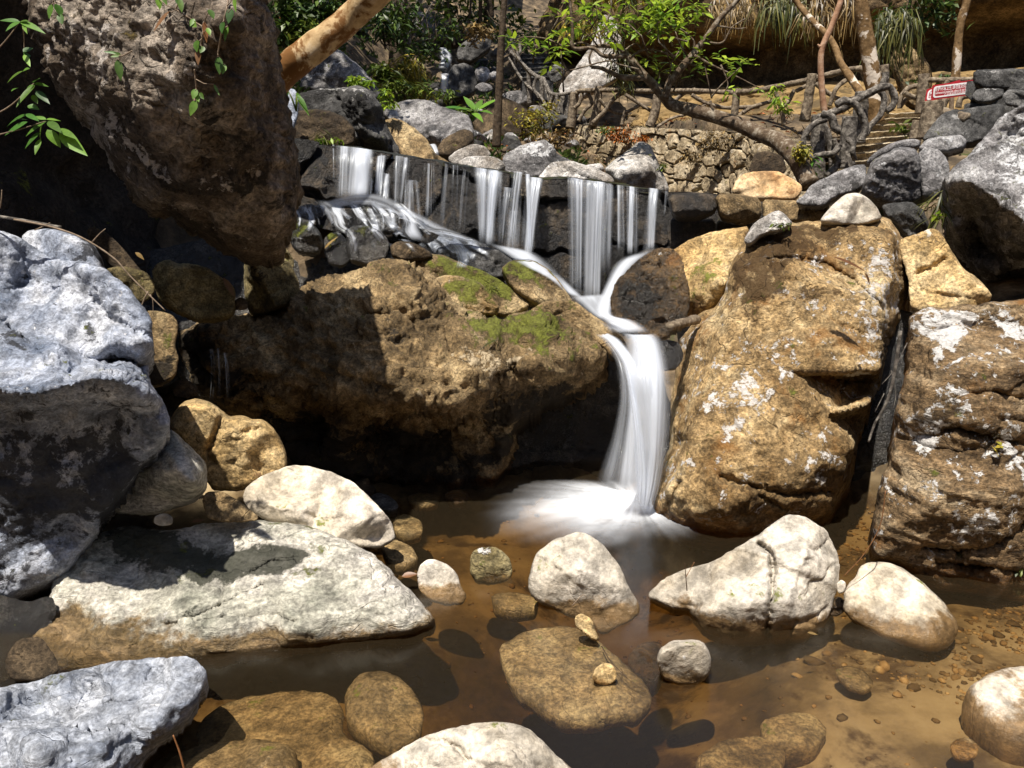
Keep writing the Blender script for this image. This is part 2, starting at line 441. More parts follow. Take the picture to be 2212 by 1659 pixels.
def water_mat(name, freq, lo, hi, edge=.18, vlen=.7, top=.03, bot=.12, amin=0.0, amax=.95, col=(.80, .85, .94), fine=.3):
    b = NB(name)
    uv = b.n("UVMap").outputs[0]
    sx = b.n("SeparateXYZ", None, Vector=uv)
    u, v = sx.outputs[0], sx.outputs[1]
    rnd = b.math('MULTIPLY', b.n("ObjectInfo").outputs["Random"], 37.0)
    loc = b.n("CombineXYZ", None, X=rnd, Z=rnd).outputs[0]
    mp = b.n("Mapping", None, Vector=uv, Scale=(freq, vlen, 1), Location=loc).outputs[0]
    n = b.noise(mp, 1.0, 3, .5, .1)
    mp2 = b.n("Mapping", None, Vector=uv, Scale=(freq * 4.0, vlen * 1.3, 1), Location=loc).outputs[0]
    n2 = b.noise(mp2, 1.0, 3, .5)
    k = b.math('ADD', n, b.math('MULTIPLY', b.math('SUBTRACT', n2, .5), fine))
    a = b.mapr(k, lo, hi, amin, amax)
    e = b.math('MULTIPLY', b.mapr(u, 0, edge), b.mapr(u, 1, 1 - edge))
    tb = b.math('MULTIPLY', b.mapr(v, 0, top), b.mapr(v, 1, 1 - bot))
    a = b.math('MULTIPLY', a, b.math('MULTIPLY', e, tb))
    d = b.n("BsdfDiffuse", None, Color=(*col, 1))
    t = b.n("BsdfTranslucent", None, Color=(*col, 1))
    g = b.n("BsdfGlossy", None, Color=(.9, .95, 1, 1), Roughness=.35)
    m = b.n("MixShader", None, i0=.42, i1=d.outputs[0], i2=t.outputs[0])
    m = b.n("MixShader", None, i0=.08, i1=m.outputs[0], i2=g.outputs[0])
    tr = b.n("BsdfTransparent")
    m = b.n("MixShader", None, i0=a, i1=tr.outputs[0], i2=m.outputs[0])
    return b.done(m.outputs[0])

M['veil'] = water_mat('silky_falling_water', 2.2, .2, .62, edge=.34, vlen=.3, top=.04, bot=.12, amin=.42, amax=.86, fine=.12)
M['strand'] = water_mat('thin_water_strands', 2.4, .36, .66, edge=.3, vlen=.3, top=.02, bot=.2, amin=.08, amax=.8, fine=.16)
M['sheer'] = water_mat('sheer_water_film', 5.0, .50, .78, edge=.2, vlen=.3, top=.02, bot=.25, amin=.0, amax=.55, fine=.3)
M['threads'] = water_mat('water_threads', 9.0, .52, .7, edge=.1, vlen=1.0, top=.1, bot=.3, amin=.0, amax=.75, fine=.5)
M['lane'] = water_mat('white_rushing_lane', 1.6, .25, .6, edge=.5, vlen=.9, top=.12, bot=.25, amin=.3, amax=.92, fine=.25)
M['thin'] = water_mat('thin_trickle', 2.2, .42, .75, edge=.3, vlen=.4, top=.05, bot=.25, amin=.0, amax=.6)
M['cascade'] = water_mat('rushing_white_water', 2.2, .34, .64, edge=.4, vlen=1.2, top=.15, bot=.25, amin=.05, amax=.85, fine=.25)
M['stream'] = water_mat('white_stream_water', 2.0, .22, .55, edge=.4, vlen=.8, top=.12, bot=.1, amin=.3, amax=.92, fine=.15)

def foam_mat():
    b = NB('soft_foam')
    uv = b.n("UVMap").outputs[0]
    dens = b.n("SeparateColor", None, Color=b.n("Attribute", {"attribute_name": "foam_amount"}).outputs["Color"]).outputs[0]
    n = b.noise(b.n("Mapping", None, Vector=uv, Scale=(5.0, .9, 1)).outputs[0], 1.0, 4, .55, .2)
    n2 = b.noise(b.n("NewGeometry").outputs["Position"], 9.0, 4, .6, .3)
    a = b.math('MULTIPLY', dens, b.mapr(b.math('ADD', b.math('MULTIPLY', n, .65), b.math('MULTIPLY', n2, .35)), .3, .65, .5, 1.25), clamp=True)
    d = b.n("BsdfDiffuse", None, Color=(.84, .88, .95, 1))
    tr = b.n("BsdfTransparent")
    m = b.n("MixShader", None, i0=a, i1=tr.outputs[0], i2=d.outputs[0])
    return b.done(m.outputs[0])
M['foam'] = foam_mat()

def pool_mat():
    b = NB('clear_brown_water')
    pos = b.n("NewGeometry").outputs["Position"]
    n = b.noise(b.n("Mapping", None, Vector=pos, Scale=(3.0, 1.6, 1)).outputs[0], 1.3, 3, .5)
    bp = b.n("Bump", None, Strength=.25, Distance=.03, Height=n)
    fr = b.n("Fresnel", None, IOR=1.42, Normal=bp.outputs[0])
    tr = b.n("BsdfTransparent", None, Color=(.97, .95, .92, 1))
    g = b.n("BsdfGlossy", None, Color=(1, 1, 1, 1), Roughness=.2, Normal=bp.outputs[0])
    silt = b.n("BsdfDiffuse", None, Color=(.13, .095, .05, 1))
    body = b.n("MixShader", None, i0=.085, i1=tr.outputs[0], i2=silt.outputs[0])
    m = b.n("MixShader", None, i0=fr.outputs[0], i1=body.outputs[0], i2=g.outputs[0])
    va = b.n("VolumeAbsorption", None, Color=(.72, .63, .45, 1), Density=3.7)
    b.t.links.new(va.outputs[0], b.out.inputs[1])
    return b.done(m.outputs[0])
M['pool'] = pool_mat()
# ------------------------------------------------------------------ boulder builder
def inside(px, py, poly):
    x1, y1 = poly[:, 0], poly[:, 1]; x2, y2 = np.roll(x1, -1), np.roll(y1, -1)
    r = np.zeros(len(px), bool)
    for a, b, c, d in zip(x1, y1, x2, y2):
        if b == d: continue
        k = ((b > py) != (d > py)) & (px < (c - a) * (py - b) / (d - b) + a)
        r ^= k
    return r

def bdist(q, poly):
    a = poly; b = np.roll(poly, -1, 0)
    best = np.full(len(q), 1e9)
    for p0, p1 in zip(a, b):
        d = p1 - p0; L = d.dot(d) + 1e-9
        t = np.clip(((q - p0) @ d) / L, 0, 1)
        best = np.minimum(best, ((q - p0 - t[:, None] * d) ** 2).sum(1))
    return np.sqrt(best)

def rbf(src, val, q):
    s = src / 100.0; q = q / 100.0
    A = np.sqrt(((s[:, None] - s[None]) ** 2).sum(2) + 0.01)
    n = len(s)
    K = np.zeros((n + 1, n + 1)); K[:n, :n] = A + np.eye(n) * 1e-3; K[n, :n] = K[:n, n] = 1
    w = np.linalg.solve(K, np.concatenate([val, [0]]))
    out = np.empty(len(q))
    for i in range(0, len(q), 4000):
        B = np.sqrt(((q[i:i + 4000, None] - s[None]) ** 2).sum(2) + 0.01)
        out[i:i + 4000] = B @ w[:n] + w[n]
    return out

_seed = [100]
ROCKS = {}
def rock(name, label, cat, poly, Y, mat, T=None, lean=0.3, R=0.52, back=None, ctrl=None, rough=0.05, fs=2.6, facets=10,
         fstr=0.95, strata=0.0, pit=0.0, cracks=(), paint=(), step=5.0, flat=None, wob=1.0, group=None, kind=None, chaikin=1, seed=None, low=0.65, crk=0.022):
    _seed[0] += 1
    rg = np.random.default_rng(seed or _seed[0])
    poly = pp(poly) if isinstance(poly, str) else np.asarray(poly, float)
    if poly.shape[1] < 3: poly = np.column_stack([poly, np.zeros(len(poly))])
    for _ in range(chaikin):
        nx = np.roll(poly, -1, 0)
        poly = np.stack([poly * .82 + nx * .18, poly * .18 + nx * .82], 1).reshape(-1, 3)
    poly = resample(np.vstack([poly, poly[:1]]), max(24, int(np.linalg.norm(np.diff(np.vstack([poly, poly[:1]])[:, :2], axis=0), axis=1).sum() / (step * 1.15))))[:-1]
    w, h = np.ptp(poly[:, 0]), np.ptp(poly[:, 1])
    ymax = poly[:, 1].max(); ctr = poly[:, :2].mean(0)
    sz = min(w, h)
    # ragged outline
    wb = fbm(np.column_stack([poly[:, :2] / 38.0, np.full(len(poly), _seed[0])]), 3) * wob * (1.2 + sz * 0.013)
    nd = poly[:, :2] - ctr; nd /= np.linalg.norm(nd, axis=1, keepdims=True) + 1e-6
    poly[:, :2] += nd * wb[:, None]
    pb = poly[:, :2]
    # interior points
    xs = np.arange(pb[:, 0].min(), pb[:, 0].max(), step); ys = np.arange(pb[:, 1].min(), pb[:, 1].max(), step * .87)
    gx, gy = np.meshgrid(xs, ys); gx = gx + (np.arange(len(ys)) % 2)[:, None] * step * .5
    q = np.column_stack([gx.ravel(), gy.ravel()]) + rg.uniform(-.22, .22, (gx.size, 2)) * step
    q = q[inside(q[:, 0], q[:, 1], pb)]
    dq = bdist(q, pb) if len(q) else np.zeros(0)
    q = q[dq > step * .55]; dq = dq[dq > step * .55]
    nb = len(pb)
    allp = np.vstack([pb, q])
    r = delaunay_2d_cdt([Vector(p) for p in allp.tolist()], [(i, (i + 1) % nb) for i in range(nb)], [], 1, 1e-4)
    V2 = np.array([tuple(p) for p in r[0]]); tri = [tuple(f) for f in r[2]]
    d = bdist(V2, pb); isb = d < 1e-2
    Yr = Y if np.isscalar(Y) else Y
    m = Yr / F
    if flat is not None:
        Yc = (flat - CAMZ) / ray(ctr[0], ctr[1])[2]; m = Yc / F
    wm, hm = w * m, h * m
    if T is None: T = 0.42 * min(wm, hm) if flat is None else 0.3 * min(wm, hm)
    if back is None: back = max(T, 0.35 * min(wm, hm))
    rin = d.max()
    u = np.clip(d / (R * rin + 1e-6), 0, 1)
    prof = np.sqrt(np.maximum(1 - (1 - u) ** 2, 0))
    D = T * prof
    c3 = np.zeros(len(V2))
    bi = np.linspace(0, nb - 1, min(nb, 48)).astype(int)
    src = poly[bi, :2]; val = poly[bi, 2]
    if ctrl is not None:
        cc = pp(ctrl) if isinstance(ctrl, str) else np.asarray(ctrl)
        wgt = 1.0 / (((src[:, None] - cc[None, :, :2]) ** 2).sum(2) + 400.0) ** 2
        val = val + np.maximum((wgt * cc[:, 2]).sum(1) / wgt.sum(1), 0)
        s_all, v_all = np.vstack([src, cc[:, :2]]), np.concatenate([val, cc[:, 2]])
        c3 = rbf(s_all, v_all, V2)
        if low:
            kb = len(src)
            rr_ = delaunay_2d_cdt([Vector(p) for p in s_all.tolist()], [(i, (i + 1) % kb) for i in range(kb)], [], 1, 1e-4)
            tv = np.array([tuple(p) for p in rr_[0]]); tz = np.array([np.mean([v_all[i] for i in og]) if og else 0.0 for og in rr_[3]])
            c4 = c3.copy()
            for f in rr_[2]:
                A_, B_, C_ = tv[list(f)]; det = (B_[0] - A_[0]) * (C_[1] - A_[1]) - (C_[0] - A_[0]) * (B_[1] - A_[1])
                if abs(det) < 1e-6: continue
                e = V2 - A_
                w1 = (e[:, 0] * (C_[1] - A_[1]) - e[:, 1] * (C_[0] - A_[0])) / det; w2 = (e[:, 1] * (B_[0] - A_[0]) - e[:, 0] * (B_[1] - A_[1])) / det
                k_ = (w1 >= -1e-6) & (w2 >= -1e-6) & (w1 + w2 <= 1 + 1e-6)
                c4[k_] = tz[f[0]] + w1[k_] * (tz[f[1]] - tz[f[0]]) + w2[k_] * (tz[f[2]] - tz[f[0]])
            c3 = low * c4 + (1 - low) * c3
    elif np.abs(poly[:, 2]).max() > 0:
        c3 = rbf(src, val, V2)
    X, Z = (V2[:, 0] - ctr[0]) * m, -(V2[:, 1] - ctr[1]) * m
    if facets:
        for k in range(facets):
            j = rg.integers(len(V2)); 
            g = rg.normal(0, .62, 2)
            pl = D[j] * rg.uniform(.72, .98) + g[0] * (X - X[j]) + g[1] * (Z - Z[j])
            pl = np.maximum(pl, D * .22)
            kk = 0.02 * T + 1e-4
            hh = np.clip(.5 + .5 * (pl - D) / kk, 0, 1)
            Dn = pl * (1 - hh) + D * hh - kk * hh * (1 - hh)
            D = D + (Dn - D) * fstr
    for cr in cracks:
        cp = pp(cr[0]); wdt, dep = cr[1], cr[2]
        cp = resample(cp, 60)
        cp[:, :2] += rg.normal(0, wdt * .25, (60, 2))
        dd = np.sqrt(((V2[:, None] - cp[None, :, :2]) ** 2).sum(2)).min(1)
        D = D - dep * np.exp(-(dd / wdt) ** 2)
    if flat is None:
        Yb = Yr + lean * (ymax - V2[:, 1]) * m + c3
        Pf = P(V2[:, 0], V2[:, 1], Yb - D)
        Pk = P(V2[:, 0], V2[:, 1], Yb + back * prof)
        Pk[:, 2] -= 0.25 * back * prof
    else:
        base = PZ(V2[:, 0], V2[:, 1], flat)
        Pf = base.copy(); Pf[:, 2] += D + c3
        Pk = base.copy(); Pk[:, 2] -= back * prof
    n2 = len(V2)
    kmap = np.arange(n2); ni = np.where(~isb)[0]; kmap[ni] = n2 + np.arange(len(ni))
    V = np.vstack([Pf, Pk[ni]])
    # orientation: front faces the camera
    a, b_, c = Pf[[tri[0][0], tri[0][1], tri[0][2]]]
    flip = np.cross(b_ - a, c - a).dot(np.array([0, 0, CAMZ]) - a) < 0
    faces = []
    for t in tri:
        bk = tuple(int(kmap[i]) for i in t)
        if flip: faces.append(t[::-1]); faces.append(bk)
        else: faces.append(t); faces.append(bk[::-1])
    # displacement along normals
    Fa = np.array(faces)
    fn = np.cross(V[Fa[:, 1]] - V[Fa[:, 0]], V[Fa[:, 2]] - V[Fa[:, 0]])
    vn = np.zeros_like(V)
    for k in range(3): np.add.at(vn, Fa[:, k], fn)
    vn /= np.linalg.norm(vn, axis=1, keepdims=True) + 1e-12
    o3 = rg.uniform(0, 50, 3)
    S = min(wm, hm)
    q3 = V * fs / max(S, .05) ** 0.5 + o3
    dsp = rough * S ** 0.75 * (1.0 * fbm(q3, 6, .6) + 0.75 * fbm(q3 * 2.1 + 9, 5, .66, ridged=True) - .2)
    if strata:
        sv = V * np.array([1.2, 1.2, 9.0]) + np.column_stack([V[:, 0] * 0, V[:, 0] * 0, 2.2 * V[:, 0]]) + o3
        dsp += strata * fbm(sv, 4, .55, ridged=True)
    if pit:
        pn = fbm(V * 7.0 / max(S, .2) ** .5 + o3 + 5, 3)
        dsp -= pit * np.clip(pn - .12, 0, 1) * 2
    if crk:
        nz_ = fbm(q3 * np.array([.55, .55, .9]) + 31, 3, .55)
        gate = smooth(-.1, .25, fbm(q3 * .5 + 77, 2))
        dsp -= crk * S ** .75 * np.exp(-(nz_ / .03) ** 2) * gate
    edge = np.ones(len(V)); edge[:n2] = .3 + .7 * smooth(0, 4 * step, d)
    V = V + vn * (dsp * edge)[:, None]
    pt = np.zeros((len(V), 3))
    for (kind_, x, y, rx, ry, s) in paint:
        g = np.exp(-((V2[:, 0] - x) / rx) ** 2 - ((V2[:, 1] - y) / ry) ** 2) * s
        ch = 'mdl'.index(kind_)
        pt[:n2, ch] += g; pt[n2:, ch] += g[ni]
    o = make_obj(name, V, faces, M[mat], None, True, {"paint": pt})
    tag(o, label, cat, group, kind)
    ROCKS[label] = o
    return o
# ------------------------------------------------------------------ the big boulders
rock('boulder', 'huge overhanging mottled boulder filling the upper left with dangling vines', 'boulder',
     "50,-190 58,-120 67,0 69,30 82,63 97,87 100,123 117,160 137,200 187,237 207,257 213,287 233,323 260,363 283,410 317,437 357,450 400,473 443,503 483,533 520,552 560,550 600,540 613,500 633,473 642,383 633,317 617,217 600,133 587,50 567,-10 560,-120 520,-190",
     5.0, 'hang', T=.35, lean=-.28, R=.35, back=.6, rough=.06, fs=2.4, facets=7, fstr=.6, pit=.035, strata=.03, step=4.6, wob=1.6,
     ctrl="150,60,-.25 250,150,-.45 330,240,-.62 420,330,-.55 300,30,-.45 420,100,-.7 500,40,-.75 520,200,-.75 560,330,-.55 590,430,-.3 480,440,-.35 380,390,-.4 540,520,-.1 520,-120,-.5 250,-120,-.35",
     paint=[('l', 200, 180, 60, 80, .45), ('l', 240, 280, 50, 60, .4), ('l', 330, 330, 50, 40, .35), ('l', 170, 60, 50, 40, .3), ('d', 500, 400, 140, 120, .35), ('d', 480, 200, 60, 150, .2), ('m', 300, 60, 150, 60, .35), ('m', 420, 180, 90, 100, .3)])
rock('boulder', 'large boulder tinted blue-grey for skylight, with dark undercut ledges at the left edge', 'boulder',
     "-190,480 0,500 43,514 83,541 113,559 150,561 187,568 230,584 263,611 290,641 310,668 328,701 330,734 323,771 315,808 320,828 330,845 349,861 362,888 365,918 353,948 330,976 280,1040 240,1090 215,1110 212,1150 150,1230 100,1260 40,1290 -20,1310 -190,1320",
     3.55, 'blue', T=.10, lean=.15, R=.22, back=.7, rough=.05, fs=2.6, facets=3, fstr=.4, step=4.6, pit=.03, wob=.8,
     ctrl="60,600,.38 180,640,.22 0,640,.2 280,700,.12 130,730,.02 20,720,.08 210,700,.18 240,740,.02 180,780,.0 300,740,.0 290,790,.22 240,780,.2 0,842,-.48 60,852,-.5 120,838,-.5 200,815,-.46 260,820,-.4 318,846,-.22 20,890,-.1 120,890,-.06 220,880,.0 300,900,.06 60,1040,-.02 180,1040,.08 280,980,.14 80,1180,.12 150,1150,.2 -100,850,-.4 -100,1100,0",
     cracks=[("0,690 60,740 120,790 180,830", 7, .05), ("200,640 240,690 330,730", 6, .04)],
     paint=[('d', 30, 735, 50, 22, .5), ('d', 110, 690, 60, 20, .2), ('d', 200, 720, 20, 14, .3), ('d', 60, 1060, 230, 150, .75), ('d', 260, 1000, 60, 80, .5), ('l', 150, 970, 30, 30, .25), ('l', 350, 890, 16, 30, .3), ('d', 280, 770, 50, 34, .4)])  # broad d patches below the ledge paint stain and the undercut's shade
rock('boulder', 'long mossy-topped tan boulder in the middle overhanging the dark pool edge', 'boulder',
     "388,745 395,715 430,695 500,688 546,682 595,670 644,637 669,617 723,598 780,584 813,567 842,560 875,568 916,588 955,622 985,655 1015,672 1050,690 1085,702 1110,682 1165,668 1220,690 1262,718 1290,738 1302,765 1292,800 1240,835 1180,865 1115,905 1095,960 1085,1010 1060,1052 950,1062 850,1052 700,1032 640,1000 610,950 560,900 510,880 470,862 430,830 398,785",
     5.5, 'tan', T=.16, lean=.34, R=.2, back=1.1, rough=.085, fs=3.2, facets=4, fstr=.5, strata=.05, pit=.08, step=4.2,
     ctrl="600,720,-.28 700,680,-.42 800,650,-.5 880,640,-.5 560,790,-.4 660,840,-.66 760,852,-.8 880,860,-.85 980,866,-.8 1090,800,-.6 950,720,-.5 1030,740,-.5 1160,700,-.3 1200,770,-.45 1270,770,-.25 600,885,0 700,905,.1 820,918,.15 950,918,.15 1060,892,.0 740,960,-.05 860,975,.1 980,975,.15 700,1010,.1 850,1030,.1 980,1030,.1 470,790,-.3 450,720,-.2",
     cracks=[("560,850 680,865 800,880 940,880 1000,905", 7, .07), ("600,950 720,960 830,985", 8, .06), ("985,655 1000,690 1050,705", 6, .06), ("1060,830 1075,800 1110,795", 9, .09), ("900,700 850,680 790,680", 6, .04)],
     paint=[('m', 1170, 710, 95, 55, 1.7), ('m', 1055, 725, 60, 40, 1.1), ('m', 1010, 690, 50, 20, .7), ('d', 430, 740, 70, 50, .7), ('d', 480, 830, 90, 50, .8), ('d', 850, 1010, 360, 60, .8), ('d', 640, 960, 110, 70, .7), ('d', 800, 935, 300, 36, .45), ('d', 1140, 880, 120, 60, .8), ('l', 1040, 780, 70, 40, .3), ('d', 780, 760, 100, 30, .25), ('d', 1200, 840, 80, 40, .5)])  # d patches below the ledge paint in the overhang's shade
rock('boulder', 'tall golden brown boulder with white lichen right of the lower waterfall', 'boulder',
     "1609,520,.3 1593,548,.2 1578,579,.15 1570,609,.15 1559,640,.2 1547,667,.3 1516,675,.5 1490,702,.5 1474,728,.5 1467,778,.45 1457,817,.45 1451,863,.45 1450,900,.4 1448,960,.4 1425,1020,.35 1405,1085,.3 1408,1110,.2 1430,1130,.1 1480,1153,.1 1560,1165,0 1640,1165,0 1700,1145,0 1760,1140,.1 1790,1132,.2 1810,1085,.3 1840,1030,.4 1847,975,.45 1880,870,.5 1930,730,.55 1962,680,.6 1969,620,.6 1961,545,.5 1942,503,.4 1927,475,.3 1904,469,.2 1862,479,.2 1785,477,.2 1716,479,.25 1680,482,.3 1640,500,.3",
     4.75, 'amber', T=.06, lean=.42, R=.07, back=.9, low=.9, rough=.026, fs=3.6, facets=0, strata=.008, pit=.03, step=4.4,
     ctrl="1700,520,.02 1850,510,.0 1925,520,.0 1925,600,.0 1640,570,-.08 1690,575,-.05 1800,600,-.02 1900,640,-.12 1700,590,-.2 1800,620,-.2 1860,650,-.2 1600,600,-.06 1580,700,-.12 1540,820,-.16 1500,950,-.2 1450,1060,-.12 1520,740,.12 1495,830,.15 1480,950,.12 1700,800,-.3 1650,950,-.34 1640,1060,-.36 1780,900,-.3 1904,700,-.16 1900,800,-.17 1880,870,-.19 1845,960,-.21 1815,1020,-.23 1770,1000,-.34 1560,1090,-.34 1700,1100,-.25 1790,1085,-.1 1600,1135,-.18 1945,620,.35 1925,720,.3 1500,1110,-.2",
     cracks=[("1655,560 1720,556 1790,570 1860,620 1912,668", 4.5, .06), ("1555,1030 1620,1050 1700,1068 1790,1060", 6, .07), ("1640,1070 1700,1100 1730,1130", 5, .05), ("1470,1040 1440,1100 1430,1120", 6, .05)],
     paint=[('d', 1640, 570, 70, 70, .55), ('d', 1720, 530, 110, 30, .5), ('d', 1820, 500, 90, 20, .4), ('d', 1640, 700, 60, 60, .22), ('d', 1720, 640, 100, 30, .25), ('l', 1880, 720, 40, 110, .35), ('l', 1780, 670, 80, 30, .3), ('l', 1610, 830, 60, 60, .35), ('l', 1700, 560, 120, 20, .25), ('l', 1905, 560, 40, 40, .3), ('d', 1580, 850, 10, 60, .35), ('d', 1640, 780, 14, 50, .35), ('d', 1620, 1060, 90, 30, .3), ('d', 1480, 1100, 50, 50, .2), ('l', 1560, 930, 30, 20, .25)])
rock('boulder', 'brown layered boulder with white lichen cut by the right edge of the picture', 'boulder',
     "1966,690 1985,671 2023,663 2092,659 2150,655 2212,648 2330,640 2360,900 2350,1290 2250,1305 2212,1302 2177,1296 2117,1284 2060,1276 2038,1276 1982,1245 1950,1217 1919,1209 1893,1207 1887,1167 1891,1120 1903,1040 1927,978 1939,882 1962,786 1964,728",
     4.1, 'amber2', T=.08, lean=.3, R=.1, back=.8, rough=.035, fs=3.0, facets=2, fstr=.4, strata=.03, pit=.02, low=.85, step=4.6,
     ctrl="2080,700,.02 2180,700,.0 2010,720,-.05 2040,780,-.22 2180,800,-.3 1990,900,-.2 2100,900,-.34 2040,970,-.2 2180,980,-.28 1960,1020,-.15 2060,1060,-.36 2180,1080,-.36 1950,1130,-.2 2080,1170,-.2 2180,1180,-.2 2000,1200,-.12 2150,1240,-.15 1940,1180,-.12",
     cracks=[("1990,940 2080,925 2150,950 2212,960", 7, .07), ("2000,1180 2080,1190 2150,1175 2212,1130", 8, .1), ("2020,1215 2110,1220 2200,1230", 6, .06), ("2060,860 2130,845 2200,860", 5, .04)],
     paint=[('l', 2050, 745, 25, 30, .6), ('l', 2060, 690, 110, 20, .4), ('l', 2190, 720, 40, 30, .4), ('l', 2000, 960, 30, 30, .4), ('l', 1970, 1070, 35, 30, .45), ('l', 2180, 1130, 40, 30, .4), ('d', 2100, 1130, 120, 40, .3), ('d', 1990, 720, 30, 30, .4), ('l', 2190, 990, 30, 40, .3)])
rock('boulder', 'grey lichen-covered boulder with a shadowed brown underside at the upper right edge', 'boulder',
     "2040,385 2052,372 2080,350 2110,318 2140,285 2165,250 2195,232 2230,220 2340,190 2380,500 2360,720 2250,690 2212,668 2160,660 2125,605 2085,545 2052,490 2042,430",
     6.3, 'grey', T=.1, lean=.1, R=.2, back=1.2, rough=.08, fs=2.6, facets=3, pit=.05, step=4.6,
     ctrl="2080,385,-.35 2120,405,-.55 2170,440,-.75 2212,480,-.9 2300,520,-1.0 2110,350,-.1 2180,300,.1 2200,370,-.3 2260,300,0 2100,450,-.1 2150,500,-.2 2200,560,-.3 2120,520,.25 2180,610,.3 2270,600,.1",
     paint=[('d', 2130, 500, 70, 80, .5), ('d', 2200, 600, 60, 60, .6), ('l', 2180, 300, 80, 80, .4), ('l', 2212, 400, 60, 50, .4)])
rock('boulder', 'black filler rock added for the shade deep in the gap between the two right boulders', 'boulder', "1850,690 1960,660 2010,740 2000,900 1980,1100 1950,1205 1890,1215 1810,1190 1780,1130 1840,1000", 5.5, 'black', T=.2, lean=.15, back=.6, step=6)  # added black rock stands in for the gap's shade
# ------------------------------------------------------------------ pool-side stones
rock('boulder', 'big pale low slab with dark moss stains along the left bank of the pool', 'boulder',
     "70,1395 75,1350 110,1290 122,1225 175,1180 212,1156 244,1144 289,1134 316,1144 384,1147 429,1135 488,1130 587,1126 655,1135 723,1158 791,1190 836,1226 858,1253 900,1292 940,1332 930,1350 880,1372 800,1382 700,1390 600,1400 500,1415 400,1432 300,1444 200,1448 110,1440",
     3.25, 'slab', T=.16, lean=1.25, R=.5, back=.5, rough=.035, fs=3.0, facets=6, fstr=.6, strata=.022, pit=.02, step=4.4,
     ctrl="300,1200,.05 480,1180,.05 650,1190,.03 200,1290,-.02 400,1290,-.06 600,1290,-.08 800,1300,-.06 250,1370,-.1 450,1370,-.12 650,1355,-.12 850,1340,-.05",
     cracks=[("360,1350 430,1330 520,1290 570,1265", 5, .03), ("420,1345 520,1335 600,1330 640,1345", 5, .025), ("540,1240 590,1215 640,1220", 5, .02)],
     paint=[('d', 300, 1165, 100, 30, 1.2), ('m', 300, 1160, 50, 20, .25), ('d', 380, 1210, 100, 34, 1.3), ('d', 600, 1212, 85, 32, 1.5), ('d', 470, 1250, 70, 24, .7), ('d', 450, 1330, 90, 20, .5), ('d', 270, 1270, 80, 40, .35), ('d', 430, 1310, 50, 30, .25), ('d', 470, 1160, 60, 10, .3)])
rock('boulder', 'smooth cream-white boulder behind the pale slab', 'boulder',
     "522,1077 533,1050 574,1022 628,1005 678,1008 723,1022 764,1041 795,1072 827,1104 845,1126 852,1149 854,1163 818,1183 768,1180 714,1162 669,1144 623,1132 574,1122 542,1104",
     4.0, 'cream', T=.2, lean=.75, R=.6, rough=.022, fs=2.4, facets=8, step=4.2, ctrl="600,1050,.06 700,1070,.02 790,1120,-.06 820,1160,.1 770,1165,.05 650,1110,-.1 580,1090,-.08",
     cracks=[("620,1105 660,1110 700,1125 740,1120", 5, .02), ("650,1085 680,1080 690,1072", 4, .02)], paint=[('d', 820, 1168, 40, 14, .8), ('d', 672, 1030, 10, 14, .3), ('d', 570, 1090, 40, 20, .15)])
rock('boulder', 'rounded tan cleft boulder below the small trickle', 'boulder',
     "366,925 372,895 395,868 425,860 460,871 487,893 497,899 520,897 545,905 575,907 600,935 615,970 621,1000 613,1024 570,1032 525,1056 460,1058 440,1030 400,960",
     4.4, 'yellow', T=.24, lean=.4, R=.8, rough=.035, facets=3, cracks=[("478,905 462,950 448,985 462,1000", 7, .06), ("520,935 540,930 560,925", 4, .02), ("545,985 555,1000 560,1015", 7, .04)],
     paint=[('d', 575, 1025, 30, 16, .6), ('d', 465, 960, 16, 36, .3), ('d', 400, 900, 30, 40, .2)])
rock('boulder', 'grey wedge-shaped stone between the blue-grey boulder and the tan cleft boulder', 'boulder',
     "366,925 389,943 420,973 445,1000 448,1018 445,1063 420,1081 384,1092 334,1110 280,1110 230,1097 253,1058 289,1027 325,982",
     4.0, 'slab', T=.18, lean=.4, R=.6, rough=.03, facets=3, ctrl="380,1000,-.12 420,1040,-.12 330,1050,-.1 400,960,0", step=4.2, paint=[('d', 330, 1090, 90, 20, .3)])
rock('stone', 'small flat tan stone wedged at the foot of the cream-white boulder', 'stone',
     "436,1075 447,1062 480,1062 510,1078 540,1100 566,1124 480,1130 445,1118", 3.9, 'tan', lean=.8, step=4, facets=4, rough=.03)
rock('stone', 'little white pebble-like stone behind the dark mossy end of the slab', 'stone', "333,1118 345,1110 362,1109 374,1118 372,1134 345,1136 332,1130", 3.75, 'white', step=3, facets=3)
rock('boulder', 'tilted rock tinted blue-grey for skylight in the bottom left corner', 'boulder',
     "-190,1530 -60,1500 0,1490 60,1475 150,1450 250,1433 330,1425 398,1420 422,1428 441,1448 443,1470 427,1500 407,1540 387,1570 345,1602 312,1640 300,1690 280,1800 -190,1850",
     2.45, 'blue2', T=.07, lean=.25, R=.2, back=.4, rough=.04, fs=3.2, facets=3, strata=.025, step=4.4, wob=.6,
     ctrl="60,1510,.22 200,1480,.25 330,1450,.22 420,1445,.1 0,1570,.0 150,1560,.0 280,1540,-.02 380,1510,-.02 80,1620,-.2 220,1620,-.2 330,1580,-.12 60,1720,-.2 220,1700,-.2 290,1640,-.08 -100,1600,-.1",
     cracks=[("60,1590 130,1580 200,1590 260,1570", 5, .02), ("80,1560 150,1540 240,1530 330,1500", 4, .018)], paint=[('d', 400, 1530, 40, 60, .25), ('d', 250, 1640, 90, 60, .25)])
